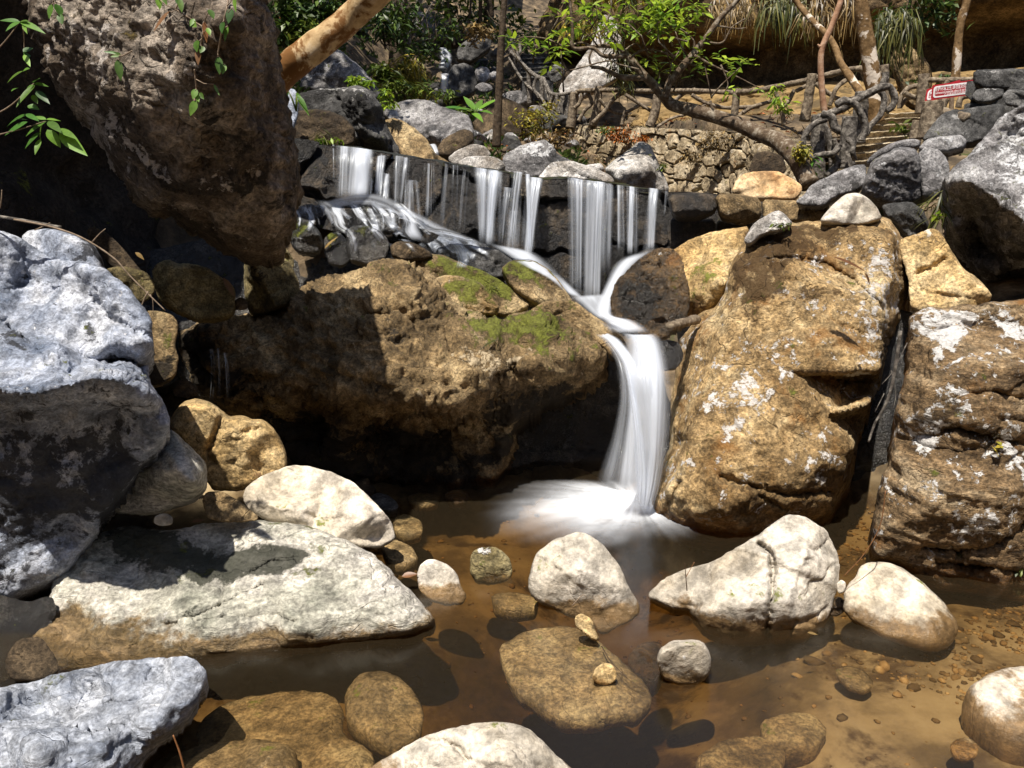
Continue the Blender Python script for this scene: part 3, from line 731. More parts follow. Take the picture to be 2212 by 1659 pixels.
rock('boulder', 'white-topped rock with wet brown flank at the bottom centre', 'boulder',
     "780,1700 800,1659 827,1640 878,1612 914,1592 962,1576 1005,1567 1057,1558 1105,1561 1144,1576 1168,1596 1184,1616 1212,1640 1240,1665 1260,1740 1000,1780 780,1760",
     2.32, 'white', T=.16, lean=.8, R=.8, rough=.05, facets=6, step=4.2, ctrl="950,1620,-.05 1060,1600,0 1100,1650,-.08", cracks=[("914,1600 980,1610 1010,1640", 6, .03)], paint=[('d', 890, 1650, 60, 40, .45), ('d', 960, 1595, 60, 12, .35)])
rock('boulder', 'cone-shaped grey and tan stone standing alone in mid pool', 'boulder',
     "1240,1149 1271,1152 1299,1173 1327,1206 1347,1238 1359,1270 1379,1302 1382,1324 1363,1340 1315,1364 1295,1366 1283,1346 1236,1332 1184,1310 1148,1288 1139,1262 1147,1223 1160,1191 1196,1167",
     3.6, 'white', T=.2, lean=.45, R=.8, rough=.022, facets=6, step=4.0, ctrl="1250,1230,-.12 1320,1260,-.06 1190,1250,-.06 1290,1330,.0 1240,1310,-.02",
     paint=[('d', 1200, 1205, 30, 20, .5), ('d', 1220, 1250, 50, 30, .3), ('d', 1320, 1345, 50, 14, .5), ('d', 1180, 1290, 50, 14, .3)])
rock('stone', 'small knobbly yellowish stone at the foot of the cone-shaped stone', 'stone', "1242,1332 1256,1324 1279,1338 1286,1362 1296,1382 1285,1386 1262,1368 1244,1354", 3.35, 'yellow', step=3.2, facets=4, rough=.05)
rock('stone', 'small brown-based white stone nearest the tip of the slab', 'stone', "902,1254 900,1240 906,1223 922,1208 940,1209 966,1219 986,1239 994,1262 1008,1287 1001,1303 966,1306 930,1296 906,1276", 3.8, 'white', T=.1, step=3.4, lean=.5, facets=4, rough=.035, paint=[('d', 915, 1265, 20, 20, .25)])
rock('stone', 'small round mottled stone with a pale cap beside the brown-based white one', 'stone', "1015,1207 1021,1191 1037,1182 1069,1181 1087,1191 1103,1211 1108,1239 1094,1256 1057,1263 1028,1257 1016,1237", 4.0, 'olive', T=.1, step=3.4, lean=.4, facets=4, paint=[('l', 1050, 1188, 26, 10, 1.0)])
rock('stone', 'tiny wet reddish stone on the submerged slab', 'stone', "1278,1463 1285,1445 1303,1431 1322,1434 1333,1455 1326,1474 1305,1481 1288,1477", 3.02, 'yellow', step=3, facets=3, lean=.4, T=.05)
rock('stone', 'rounded bright white stone with a brown wet base at the right of the submerged slab', 'stone', "1418,1430 1424,1403 1450,1385 1490,1380 1517,1385 1533,1405 1538,1433 1529,1463 1505,1477 1462,1477 1430,1462", 3.02, 'white', T=.11, step=3.4, lean=.45, facets=2, rough=.03)
rock('boulder', 'cracked twin-peaked white boulder in front of the golden brown boulder', 'boulder',
     "1403,1278 1434,1250 1474,1231 1538,1215 1585,1187 1637,1158 1665,1134 1700,1112 1732,1114 1760,1128 1784,1143 1800,1175 1815,1219 1813,1255 1800,1294 1792,1330 1764,1360 1744,1380 1665,1382 1609,1386 1569,1382 1522,1364 1494,1330 1486,1314 1458,1316 1423,1300 1402,1290",
     3.5, 'white', T=.12, lean=.55, R=.4, back=.35, rough=.02, facets=3, step=4.0,
     ctrl="1700,1150,-.02 1660,1190,-.05 1740,1200,-.12 1780,1260,-.05 1700,1300,-.18 1600,1220,-.02 1560,1260,-.08 1620,1300,-.17 1540,1320,-.08 1480,1260,.02 1520,1240,.02 1640,1270,-.16 1790,1180,.04",
     cracks=[("1640,1175 1665,1195 1670,1230 1668,1280 1662,1320 1655,1382", 6, .07), ("1720,1340 1705,1370 1700,1385", 4, .03)],
     paint=[('d', 1660, 1200, 14, 20, .4), ('d', 1668, 1300, 6, 50, .3), ('l', 1740, 1180, 50, 40, .2)])
rock('boulder', 'smooth oval white boulder lying right of the cracked twin-peaked one', 'boulder',
     "1859,1223 1875,1213 1919,1214 1958,1231 1998,1262 2038,1302 2066,1338 2071,1362 2054,1395 2018,1409 1958,1396 1899,1373 1839,1340 1821,1318 1822,1286 1831,1262 1849,1245",
     3.4, 'cream', T=.16, lean=1.0, R=.85, rough=.02, facets=2, fstr=.5, step=4.0, paint=[('d', 1960, 1290, 50, 14, .28), ('d', 1870, 1256, 40, 5, .3)])
rock('stone', 'pale flat-topped stone in the shallows at the right edge', 'stone', "2075,1520 2117,1489 2157,1473 2208,1468 2290,1480 2330,1560 2280,1625 2180,1612 2120,1575 2085,1545", 0, 'cream', T=.22, flat=-.05, R=.9, step=4.2, rough=.02, facets=2, fstr=.4)
rock('stone', 'small white stone tucked between the twin-peaked and the oval white boulders', 'stone', "1806,1262 1816,1252 1828,1258 1826,1278 1812,1284", 3.55, 'white', step=3, facets=3)
rock('stone', 'dark wet stone below the gap of the two white boulders', 'stone', "1790,1310 1806,1288 1822,1292 1826,1320 1806,1334 1788,1328", 3.6, 'wetbrown', step=3, facets=3)
# ------------------------------------------------------------------ stones in the dark recess on the left
rock('boulder', 'stone coloured black for the deep shade of the hole under the large blue-grey boulder', 'stone', "-160,1290 -20,1280 60,1300 110,1285 125,1320 90,1380 80,1440 -20,1480 -160,1490", 3.3, 'black', T=.15, lean=.6, step=5)  # black colour carries the deep shade of the hole
rock('stone', 'small stone darkened for shade at the left tip of the pale slab', 'stone', "40,1380 90,1375 120,1420 130,1450 80,1470 20,1465 10,1420", 2.95, 'dbrown', T=.1, lean=.6, step=4)  # dark brown puts the hole's shade into the stone colour
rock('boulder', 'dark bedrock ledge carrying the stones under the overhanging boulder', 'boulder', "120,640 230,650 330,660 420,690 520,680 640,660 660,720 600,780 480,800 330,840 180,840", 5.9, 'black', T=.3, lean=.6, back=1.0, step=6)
rock('stone', 'rounded stone tinted blue for skylight, peeping over the large blue-grey boulder', 'stone', "45,512 62,498 110,493 160,505 200,525 222,560 228,592 113,575 60,540", 4.3, 'blue', T=.2, step=4.2, lean=.3, facets=2, paint=[('d', 190, 550, 50, 60, .5)])
rock('stone', 'dark brown shard at the back of the left recess', 'stone', "187,500 196,489 228,500 260,530 285,560 312,592 280,600 225,560", 5.3, 'dbrown', step=4.2)
rock('stone', 'olive-tan stone half hidden behind the large blue-grey boulder', 'stone', "228,582 250,575 283,578 317,588 333,608 334,631 320,650 298,655 265,620", 4.9, 'olive', step=4, facets=4)
rock('stone', 'blocky olive-tan stone under the overhanging boulder', 'stone', "327,588 337,573 363,559 383,571 417,570 447,578 473,598 500,615 508,631 503,671 493,683 460,688 423,690 393,673 353,656 341,636", 5.1, 'olive', T=.22, step=4, facets=7, lean=.35, strata=.012, paint=[('m', 480, 640, 40, 40, .15)])
rock('stone', 'rounded dark stone propping up the overhanging boulder', 'stone', "527,560 545,548 580,543 605,550 628,571 648,614 644,643 620,660 583,673 545,680 528,650", 5.6, 'olive', T=.26, step=4, facets=2, lean=.2, paint=[('d', 550, 600, 50, 70, .4)])
rock('stone', 'small angular stone squeezed under the tip of the overhanging boulder', 'stone', "590,535 612,528 628,550 636,566 634,582 612,575 595,552", 5.8, 'olive', step=3.6, facets=4)
rock('stone', 'moss-streaked brown stone beside the dark trickle', 'stone', "313,671 350,673 373,681 386,698 383,721 377,745 386,775 380,811 355,827 333,832 316,822 313,760", 4.5, 'tan', T=.16, step=4, facets=5, paint=[('m', 355, 715, 22, 24, .9), ('d', 350, 800, 40, 40, .7)])
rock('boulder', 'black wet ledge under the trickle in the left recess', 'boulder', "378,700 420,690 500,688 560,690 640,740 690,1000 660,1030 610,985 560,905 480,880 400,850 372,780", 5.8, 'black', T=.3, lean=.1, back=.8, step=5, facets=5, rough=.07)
rock('stone', 'small dark stone deep in the gap left of the trickle', 'stone', "370,830 395,815 425,832 430,852 400,862 372,856", 4.7, 'dbrown', step=4, facets=3)
rock('stone', 'dark angular shard at the edge of the trickle', 'stone', "505,650 520,640 535,650 536,668 510,672", 5.2, 'dbrown', step=4, facets=3)
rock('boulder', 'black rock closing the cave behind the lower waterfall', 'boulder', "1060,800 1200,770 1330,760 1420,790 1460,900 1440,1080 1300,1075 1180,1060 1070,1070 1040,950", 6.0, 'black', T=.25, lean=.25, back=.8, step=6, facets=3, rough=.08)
rock('boulder', 'black filler rock added for shade on the floor of the cave under the overhanging boulder', 'boulder', "250,560 330,540 470,510 600,545 650,570 640,700 480,720 340,660 240,620", 6.4, 'black', T=.2, lean=.8, back=.8, step=6)  # added black rock darkens the cave floor in place of shade
# ------------------------------------------------------------------ rocks round the stream below the weir
rock('boulder', 'low boulder with a dark green moss crown at the back of the middle', 'boulder', "868,572 890,556 916,548 957,550 990,566 1039,583 1080,607 1121,636 1148,658 1113,678 1080,680 998,655 930,610", 6.4, 'tan', T=.25, lean=.6, step=4, facets=5, rough=.06, paint=[('m', 960, 575, 90, 40, 1.7), ('m', 1060, 620, 80, 40, 1.6)])
rock('boulder', 'mossy amber boulder in front of the dark green crowned one', 'boulder', "936,602 960,595 990,595 1031,607 1060,632 1080,664 1074,682 1027,678 977,660 948,627", 6.05, 'amber', T=.2, lean=.5, step=4, facets=4, rough=.06, paint=[('m', 1040, 640, 60, 36, 1.6), ('m', 990, 615, 50, 20, 1.0)])
rock('boulder', 'rounded boulder with a bright moss cap beside the white stream', 'boulder', "1082,580 1098,566 1121,562 1154,562 1187,584 1212,612 1228,637 1238,652 1212,668 1150,662 1101,625", 6.6, 'tan', T=.25, lean=.4, step=4, facets=4, rough=.06, paint=[('m', 1140, 585, 70, 36, 1.7), ('d', 1190, 620, 30, 20, .3)])
rock('boulder', 'narrow tan ridge of rock leading down to the lip of the lower waterfall', 'boulder', "1140,672 1180,650 1240,648 1290,688 1330,714 1352,740 1357,768 1346,790 1330,780 1300,745 1262,722 1220,698 1170,690", 5.75, 'tan', T=.2, lean=.4, step=4, facets=4, rough=.06, paint=[('d', 1340, 765, 20, 30, .8), ('m', 1200, 670, 60, 20, .9)])
rock('boulder', 'wet black and brown glistening boulder on the right bank of the stream', 'boulder', "1375,563 1417,540 1450,536 1475,560 1480,600 1490,650 1478,700 1430,732 1382,728 1340,702 1318,676 1318,640 1343,590", 5.9, 'wetbrown', T=.3, lean=.35, step=4, facets=16, rough=.11, wob=2.2, fs=3.4, paint=[('d', 1370, 650, 60, 80, .7), ('l', 1430, 545, 50, 12, .5), ('m', 1440, 640, 30, 50, .3)])
rock('boulder', 'yellow sandstone boulder with a moss patch behind the golden brown one', 'boulder', "1440,545 1467,531 1516,505 1589,493 1617,491 1612,540 1598,580 1590,620 1560,655 1500,690 1450,715 1440,660 1450,600", 6.15, 'yellow', T=.26, lean=.55, step=4, facets=3, rough=.06, ctrl="1530,590,-.2 1560,610,-.2 1500,540,.05 1500,640,-.15 1470,690,0", paint=[('m', 1512, 612, 36, 44, 1.3), ('d', 1470, 670, 40, 60, .75), ('d', 1500, 545, 50, 16, .22), ('d', 1540, 680, 50, 40, .6)])
rock('stone', 'small black stone right beside the lower waterfall lip', 'stone', "1412,742 1440,733 1468,740 1478,770 1462,796 1430,800 1412,775", 5.2, 'black', step=3.6, facets=4, rough=.06)
rock('boulder', 'wet dark mound of rock the upper water tumbles over', 'boulder', "628,470 650,445 690,432 745,424 800,428 850,442 890,472 930,500 990,512 1050,530 1080,560 1090,600 1000,600 900,600 800,600 720,620 650,640 622,600 618,530", 7.3, 'black', T=.3, lean=1.0, back=1.0, R=.5, step=4.4, facets=8, rough=.12, fs=3.4, pit=.04)
rock('stone', 'mossy rock at the left foot of the wet mound', 'stone', "622,478 640,468 668,476 690,498 700,530 690,550 650,548 628,530", 6.6, 'black', T=.18, step=3.8, facets=4, rough=.06, paint=[('m', 652, 492, 26, 20, 1.1)])
rock('stone', 'dark rock with a moss spot in the middle of the wet mound', 'stone', "700,515 715,502 735,503 750,520 765,548 745,575 712,570 698,545", 6.6, 'black', T=.16, step=3.8, facets=4, rough=.06, paint=[('m', 725, 520, 22, 22, 1.0)])
rock('stone', 'glossy black knob parting the white cascade', 'stone', "768,462 785,447 803,448 812,465 835,455 858,462 863,482 850,500 800,505 772,490", 6.75, 'black', T=.18, step=3.6, facets=5, rough=.09)
rock('stone', 'broad mossy dark rock below the cascade', 'stone', "752,492 775,485 800,490 830,505 842,530 830,565 790,575 755,565 745,530", 6.4, 'black', T=.2, step=3.8, facets=5, rough=.06, paint=[('m', 790, 500, 36, 16, .9)])
rock('stone', 'brownish streaked rock at the end of the mossy dark one', 'stone', "842,530 860,520 890,523 925,540 938,555 910,562 870,565 845,552", 6.5, 'dbrown', T=.14, step=3.6, facets=5, rough=.06, paint=[('l', 880, 528, 40, 8, .3)])
rock('boulder', 'dark grey pitted rock under the middle curtain of water', 'boulder', "940,540 975,525 1020,530 1058,535 1090,548 1115,570 1130,590 1090,600 1030,600 970,580", 7.0, 'dgrey', T=.2, step=3.8, facets=6, rough=.085, wob=1.8, pit=.04)
rock('stone', 'wet shard at the left end of the weir foot', 'stone', "640,450 665,440 700,447 700,470 668,478 642,472", 7.0, 'black', step=3.6, facets=4, rough=.06)
# ------------------------------------------------------------------ rocks above the weir
rock('boulder', 'big angular grey-black boulder above the left end of the weir', 'boulder', "640,204 683,193 756,188 780,183 795,193 813,212 824,233 834,267 847,293 861,322 860,338 820,332 786,326 740,320 690,316 660,300 645,260", 9.4, 'dgrey', T=.3, lean=.25, R=.3, back=1.0, step=3.8, rough=.08, facets=2, wob=1.8,
     ctrl="660,220,.1 700,225,.02 740,215,-.1 780,205,-.35 800,240,-.4 780,270,-.35 820,300,-.35 740,260,-.1 700,250,.0", cracks=[("722,195 750,250 775,290 790,325", 4, .06)], paint=[('l', 740, 192, 70, 6, .7), ('l', 790, 205, 12, 14, .3)])
rock('boulder', 'moss-browned low rock in front of the big angular boulder', 'boulder', "632,250 645,240 672,237 705,238 740,250 766,278 767,310 735,320 690,312 640,308", 8.7, 'dbrown', T=.3, lean=.5, step=3.8, rough=.09, facets=4, paint=[('m', 680, 245, 40, 12, .35), ('m', 660, 290, 30, 20, .3)])
rock('stone', 'grey-blue stone beside the trunk of the leaning tree', 'stone', "612,200 625,190 640,195 646,220 642,260 630,290 618,270", 8.3, 'blue', T=.16, step=3.6, facets=3)
rock('boulder', 'flat-topped grey boulder with fallen leaves in the upper stream', 'boulder', "825,242 845,228 873,218 926,215 956,232 1006,246 1020,268 1024,286 1005,312 960,316 925,308 900,290 870,270 840,258", 12.2, 'grey', T=.35, lean=1.1, R=.5, back=1.2, step=3.6, rough=.08, facets=3, wob=1.8, ctrl="870,240,.2 930,250,.0 980,265,-.1 930,285,-.3 990,290,-.2", cracks=[("900,222 895,260 930,300", 3, .04)])
rock('boulder', 'tan sloping rock slab behind the left half of the weir', 'boulder', "826,262 845,254 873,262 900,280 922,300 938,330 972,352 968,362 900,350 862,340 845,305", 10.3, 'tan', T=.3, lean=.7, step=3.6, rough=.06, facets=5)
rock('boulder', 'dark brown wedge rock right of the little step of water', 'boulder', "942,322 960,298 1000,277 1021,285 1024,305 995,322 972,336 948,334", 11.0, 'dbrown', T=.3, lean=.4, step=3.6, facets=5)
rock('stone', 'tan stone speckled with dead leaves just above the weir', 'stone', "966,342 985,325 1023,309 1052,317 1062,336 1025,350 980,358", 10.3, 'greyw', step=3.4, facets=5)
rock('stone', 'pale white-tan stone above the gap between the water curtains', 'stone', "988,350 1010,337 1060,337 1082,345 1094,360 1085,374 1040,374 998,366", 9.7, 'greyw', T=.22, step=3.4, facets=4, rough=.06, paint=[('l', 1060, 345, 40, 16, .3)])
rock('boulder', 'rough grey peaked rock behind the right half of the weir', 'boulder', "1086,360 1090,335 1120,316 1150,308 1178,301 1191,315 1206,335 1232,345 1242,354 1180,366 1165,384 1100,378", 10.2, 'grey', T=.35, lean=.5, step=3.6, rough=.08, facets=6, wob=1.8, paint=[('l', 1170, 325, 60, 26, .4), ('d', 1120, 360, 40, 16, .3)])
rock('boulder', 'whitish rough rock directly above the right water curtain', 'boulder', "1158,388 1174,370 1190,350 1230,347 1260,355 1290,365 1320,380 1330,397 1290,400 1200,396", 9.6, 'greyw', T=.26, lean=.7, step=3.6, rough=.08, facets=5, paint=[('l', 1200, 365, 40, 16, .5)])
rock('boulder', 'leaning pointed tan rock in front of the stone wall', 'boulder', "1305,366 1321,350 1360,323 1384,304 1406,315 1414,334 1428,365 1449,414 1414,420 1373,412 1327,399", 10.4, 'greyw', T=.3, lean=.55, R=.4, step=3.6, rough=.05, facets=3, ctrl="1380,330,-.1 1400,370,-.2 1350,370,-.1", paint=[('d', 1420, 390, 10, 30, .3)])
rock('boulder', 'orange-yellow rounded boulder resting on the right end of the weir', 'boulder', "1580,414 1590,388 1614,371 1677,369 1706,382 1733,400 1733,413 1717,430 1677,430 1640,429 1590,424", 8.6, 'orange', T=.3, lean=.35, R=.7, step=3.4, rough=.04, facets=4, paint=[('d', 1710, 416, 22, 14, .7)])
rock('stone', 'dark square block under the tree root', 'stone', "1616,375 1630,330 1655,326 1690,335 1702,372 1660,378", 9.3, 'dbrown', step=3.6, facets=5)
rock('stone', 'white rounded stone perched on top of the golden brown boulder', 'stone', "1768,480 1793,448 1824,420 1854,416 1877,427 1897,452 1907,474 1862,486 1800,486", 5.6, 'white', T=.22, lean=.4, step=3.8, facets=3, rough=.025, paint=[('l', 1840, 440, 40, 30, .3)])
rock('stone', 'pinkish grey stone at the upper left shoulder of the golden brown boulder', 'stone', "1605,520 1624,487 1640,474 1678,453 1698,463 1714,485 1690,498 1650,505 1620,530", 5.5, 'greyw', T=.2, lean=.4, step=3.8, facets=4, rough=.035)
rock('boulder', 'pale peaked boulder behind the golden brown one, right side', 'boulder', "1940,519 1977,509 2012,493 2031,501 2046,529 2077,579 2123,613 2144,642 2111,663 2035,673 1972,668 1964,632 1958,579", 5.5, 'yellow', T=.25, lean=.45, step=3.8, facets=6, rough=.06, cracks=[("2040,560 2010,580 1980,590", 5, .05)], paint=[('l', 2010, 505, 40, 16, .5), ('d', 2000, 620, 60, 30, .35)])
rock('boulder', 'dark square block below the smooth grey boulder', 'boulder', "1905,444 1925,438 1970,436 1990,450 2004,475 2006,502 1990,514 1958,512 1933,482 1910,462", 6.6, 'dgrey', T=.25, lean=.2, R=.4, step=3.8, facets=4, rough=.085, wob=1.8)
rock('boulder', 'smooth grey boulder with dark bands beside the stone steps', 'boulder', "1864,412 1875,374 1887,348 1907,334 1947,317 1973,320 1987,340 1992,380 1990,428 1973,438 1921,438 1887,432", 7.5, 'grey', T=.4, lean=.35, step=3.6, facets=3, rough=.085, wob=1.8, strata=.02)
rock('boulder', 'long low grey rock tapering left from the smooth grey boulder', 'boulder', "1716,436 1738,420 1752,400 1780,385 1815,370 1850,357 1872,354 1870,392 1850,412 1800,422 1780,444 1735,446", 7.9, 'grey', T=.3, lean=.5, step=3.6, facets=5, rough=.085, wob=1.8, paint=[('d', 1850, 400, 14, 14, .8)])
rock('boulder', 'upright grey rock right of the smooth grey boulder', 'boulder', "1983,332 2000,317 2030,324 2046,345 2052,370 2042,402 2022,426 1993,430 1988,380", 7.4, 'grey', T=.3, lean=.25, step=3.6, facets=5, rough=.085, wob=1.8)
rock('boulder', 'shelf-like grey rock with white spots above the upright one', 'boulder', "1983,322 2000,300 2040,294 2075,291 2089,304 2080,320 2040,328 2005,326", 7.7, 'grey', T=.3, lean=.7, step=3.6, facets=4, rough=.085, wob=1.8, paint=[('l', 2050, 300, 30, 8, .5)])
rock('boulder', 'dark rough rock climbing towards the terrace wall at the right', 'boulder', "1990,306 2000,288 2015,268 2032,250 2052,240 2100,233 2172,222 2165,262 2135,295 2095,312 2062,300", 8.3, 'dgrey', T=.35, lean=.5, step=3.6, facets=6, rough=.08, wob=1.8, paint=[('l', 2065, 252, 16, 8, .7), ('l', 2080, 270, 80, 30, .2)])
rock('stone', 'low grey rock at the foot of the stone steps', 'stone', "1868,352 1895,325 1925,310 1960,300 1990,302 1985,318 1945,320 1905,336 1885,352", 8.2, 'grey', T=.2, step=3.6, facets=4, rough=.085, wob=1.8)
rock('stone', 'flat block in the terrace wall right of the red sign', 'stone', "2100,205 2112,192 2165,190 2172,205 2150,218 2110,222", 8.8, 'dgrey', T=.15, step=3.4, facets=4, rough=.085, wob=1.8, paint=[('l', 2140, 193, 30, 5, .5)])
rock('stone', 'dark rounded block beside the flat one in the terrace wall', 'stone', "2165,205 2185,192 2230,196 2240,225 2200,232 2170,222", 8.7, 'dgrey', T=.15, step=3.4, facets=4, rough=.085, wob=1.8)
rock('boulder', 'long dark capstone of the terrace wall at the right edge', 'boulder', "2102,158 2112,150 2212,149 2340,148 2345,185 2212,190 2120,192 2104,180", 9.1, 'dgrey', T=.25, lean=.3, R=.5, step=3.8, facets=3, rough=.085, wob=1.8, paint=[('l', 2150, 154, 60, 5, .6)])
rock('boulder', 'upright jagged brown rock standing behind the path fence', 'boulder', "1934,90 1944,94 1959,93 1984,110 2003,132 2012,153 2016,180 2000,215 1985,235 1960,225 1945,200 1934,165 1921,130 1930,112", 15.0, 'tan', T=.6, lean=.15, step=3.4, facets=4, rough=.06, pit=.06)
# stones of the weir's right half
for k, (pl, m, lb) in enumerate([
    ("1440,420 1500,415 1545,420 1550,455 1500,475 1452,470", 'weir', 'dark mossy block at the dry end of the weir, next to the water'),
    ("1545,418 1600,420 1643,428 1646,470 1600,482 1552,470", 'tan', 'mossy tan block in the dry end of the weir'),
    ("1445,470 1500,474 1548,472 1545,520 1500,540 1455,545 1440,510", 'weir', 'dark block low in the dry end of the weir'),
    ("1545,474 1600,484 1645,476 1640,505 1590,520 1550,520", 'weir', 'brown block low in the weir behind the yellow sandstone boulder'),
    ("1645,430 1690,432 1755,434 1790,445 1786,470 1740,478 1650,478", 'tan', 'long tan block at the far right end of the weir')]):
    rock('wall_block', lb, 'stone block', pl, 7.75 + .12 * k, m, T=.22, lean=.15, R=.35, step=3.6, facets=3, rough=.05, paint=[('m', 1600, 450, 40, 40, .35)])
# ------------------------------------------------------------------ upper gully rocks
rock('boulder', 'black rock beside the distant thin fall', 'boulder', "962,205 968,160 978,138 1002,134 1022,145 1031,175 1026,200 1000,212 975,212", 19, 'dgrey', T=.5, step=3.2, facets=5, rough=.085, wob=1.8)
rock('stone', 'grey rock right of the black one by the distant fall', 'stone', "1025,150 1040,143 1056,148 1060,170 1046,182 1030,178", 18.5, 'grey', step=3, facets=4, rough=.085, wob=1.8)
rock('stone', 'small grey rock nearest the thin dark tree trunk', 'stone', "1056,160 1068,153 1080,160 1080,176 1064,178", 18.2, 'grey', step=3, facets=4, rough=.085, wob=1.8)
rock('stone', 'flat grey stone below the small grey rock near the thin trunk', 'stone', "1024,188 1040,178 1062,184 1066,196 1040,199", 17.5, 'grey', step=3, facets=4, rough=.085, wob=1.8)
rock('boulder', 'brown rock overhanging the top of the distant fall', 'boulder', "960,85 968,66 985,60 1000,72 1002,90 985,98 966,98", 24, 'dbrown', T=.6, step=3, facets=5)
rock('boulder', 'dark tilted rock slab right of the distant fall', 'boulder', "985,128 990,100 1015,82 1045,74 1062,85 1060,105 1040,118 1015,135", 22, 'dgrey', T=.6, step=3, facets=5, rough=.085, wob=1.8)
rock('stone', 'dark stone splitting the distant fall', 'stone', "952,150 962,135 975,136 982,150 970,160 955,158", 20.5, 'dgrey', step=3, facets=4, rough=.085, wob=1.8)
rock('boulder', 'pale grey rock face on the left slope behind the leaning trunk', 'boulder', "640,190 665,150 700,112 730,105 752,122 775,140 800,170 826,205 800,222 760,200 700,196", 13.0, 'grey', T=.5, lean=.8, step=3.6, facets=4, rough=.085, wob=1.8, paint=[('l', 700, 150, 50, 40, .3)])
rock('boulder', 'pale slanting rock sheet on the bank behind the leafy branches', 'boulder', "1205,190 1240,150 1280,95 1300,30 1330,40 1345,90 1330,130 1345,165 1300,190 1250,215 1215,212", 19.5, 'greyw', T=.5, lean=.7, step=3.4, facets=5, rough=.06)
rock('stone', 'dark edged rock between the stair railing and the slanting rock sheet', 'stone', "1180,160 1195,140 1225,148 1215,172 1195,180", 18.5, 'dgrey', step=3, facets=4, rough=.085, wob=1.8)
# ------------------------------------------------------------------ terrain, gorge walls, stone wall, weir
def ip(x, xs, ys): return np.interp(x, xs, ys)

def terrain(x, y, noise=True):
    x = np.asarray(x, float); y = np.asarray(y, float)
    k = smooth(1.5, 4.5, y)
    yp = y - 0.44 * np.clip(x + 1.67, -1, 5) * k
    z = ip(yp, [-14, -6, -4, 3.9, 4.7, 5.3, 6.1, 7.0, 7.35, 7.8, 10, 13, 17, 21, 24, 27, 31, 36, 46],
           [9, 1.5, -.3, -.2, -.22, 0, .3, .62, .8, 1.75, 2.05, 2.55, 3.3, 4.2, 5.6, 7.4, 11, 17, 26])
    z = z - .5 * smooth(.3, 2.2, x) * smooth(19, 16, y) * smooth(8.6, 10.5, y)
    ch = np.full(x.shape, 9.0)
    for a, b_ in (((.8, 4.7), (.35, 3.7)), ((.35, 3.7), (-.05, 3.0)), ((-.05, 3.0), (-.5, 2.3)), ((-.5, 2.3), (-1.2, 0))):
        dx, dy = b_[0] - a[0], b_[1] - a[1]
        t = np.clip(((x - a[0]) * dx + (y - a[1]) * dy) / (dx * dx + dy * dy), 0, 1)
        ch = np.minimum(ch, np.hypot(x - a[0] - t * dx, y - a[1] - t * dy))
    z = z - np.where(y < 5.3, .42 * np.exp(-(ch / .75) ** 2) + .08 * smooth(.2, -.6, x) - .09 * smooth(.9, 1.5, x) * smooth(4.4, 3.4, y), 0)
    xl = ip(y, [-14, 2, 3, 5, 6.4, 7.4, 8.2, 10, 14, 20, 28, 46], [-2.6, -2.2, -2.2, -3.3, -3.2, -2.6, -2.3, -2.3, -2.5, -2.9, -3.2, -4])
    sl = ip(y, [-14, 3, 5, 7, 9, 20], [.6, .5, .75, .9, 1.25, 1.15])
    z = z + np.clip(xl - x, 0, 40) * sl
    xr = ip(y, [-14, 0, 3, 4, 5, 6, 7, 8, 9.5, 12], [3.4, 3.2, 3.1, 3.0, 2.8, 1.9, 1.7, 2.9, 3.6, 4.6])
    sr = ip(y, [-14, 0, 4, 7, 9, 11, 12], [.5, .22, .6, .8, .5, .3, 0])
    z = z + np.clip(x - xr, 0, 40) * sr
    # path terrace behind the stone wall
    xw = ip(y, [10, 12.2, 14, 16, 18, 20, 22, 26], [6.0, 4.55, 3.6, 2.75, 1.75, .85, .35, -.4])
    tz = 3.42 - np.clip(14.6 - y, 0, 3.2) * .42 + np.clip(y - 20.0, 0, 9) * .52
    m = smooth(-.05, .25, x - xw) * smooth(10.4, 11.6, y)
    z = z * (1 - m) + np.maximum(tz, np.where(y > 21, z * .6, 0)) * m
    if noise:
        p = np.column_stack([x.ravel(), y.ravel(), np.zeros(x.size)])
        amp = np.where(y < 5.2, .03, .14) * (1 - .75 * m)
        z = z + (amp.ravel() * (fbm(p * 1.1, 5) * 1.6 + .5 * fbm(p * 4.3 + 7, 4))).reshape(x.shape)
    return z

def grid_faces(nu, nv):
    a = np.arange((nu - 1) * (nv - 1)); i = a // (nv - 1); j = a % (nv - 1)
    b = i * nv + j
    return np.column_stack([b, b + nv, b + nv + 1, b + 1])

def build_ground():
    ys = np.concatenate([np.arange(-14, 1.6, .5), np.arange(1.6, 12, .06), np.arange(12, 26, .12), np.arange(26, 47, .6)])
    xs = np.concatenate([np.arange(-34, -6, .8), np.arange(-6, 8, .075), np.arange(8, 36, .8)])
    gx, gy = np.meshgrid(xs, ys, indexing='ij')
    z = terrain(gx, gy)
    V = np.column_stack([gx.ravel(), gy.ravel(), z.ravel()])
    f = grid_faces(len(xs), len(ys))
    cy = V[f, 1].mean(1); cx = V[f, 0].mean(1); cz = V[f, 2].mean(1)
    bed = (cz < .22) & (cy < 6.2) & (cy > -6)
    for nm, mk, sel, in (('ground', 'soil', ~bed), ('stream_bed', 'bed', bed)):
        ff = f[sel]; used = np.unique(ff); mp = np.zeros(len(V), int); mp[used] = np.arange(len(used))
        o = make_obj(nm, V[used], mp[ff], M[mk], None, True, origin=(0, 0, 0))
        tag(o, kind='structure')
build_ground()

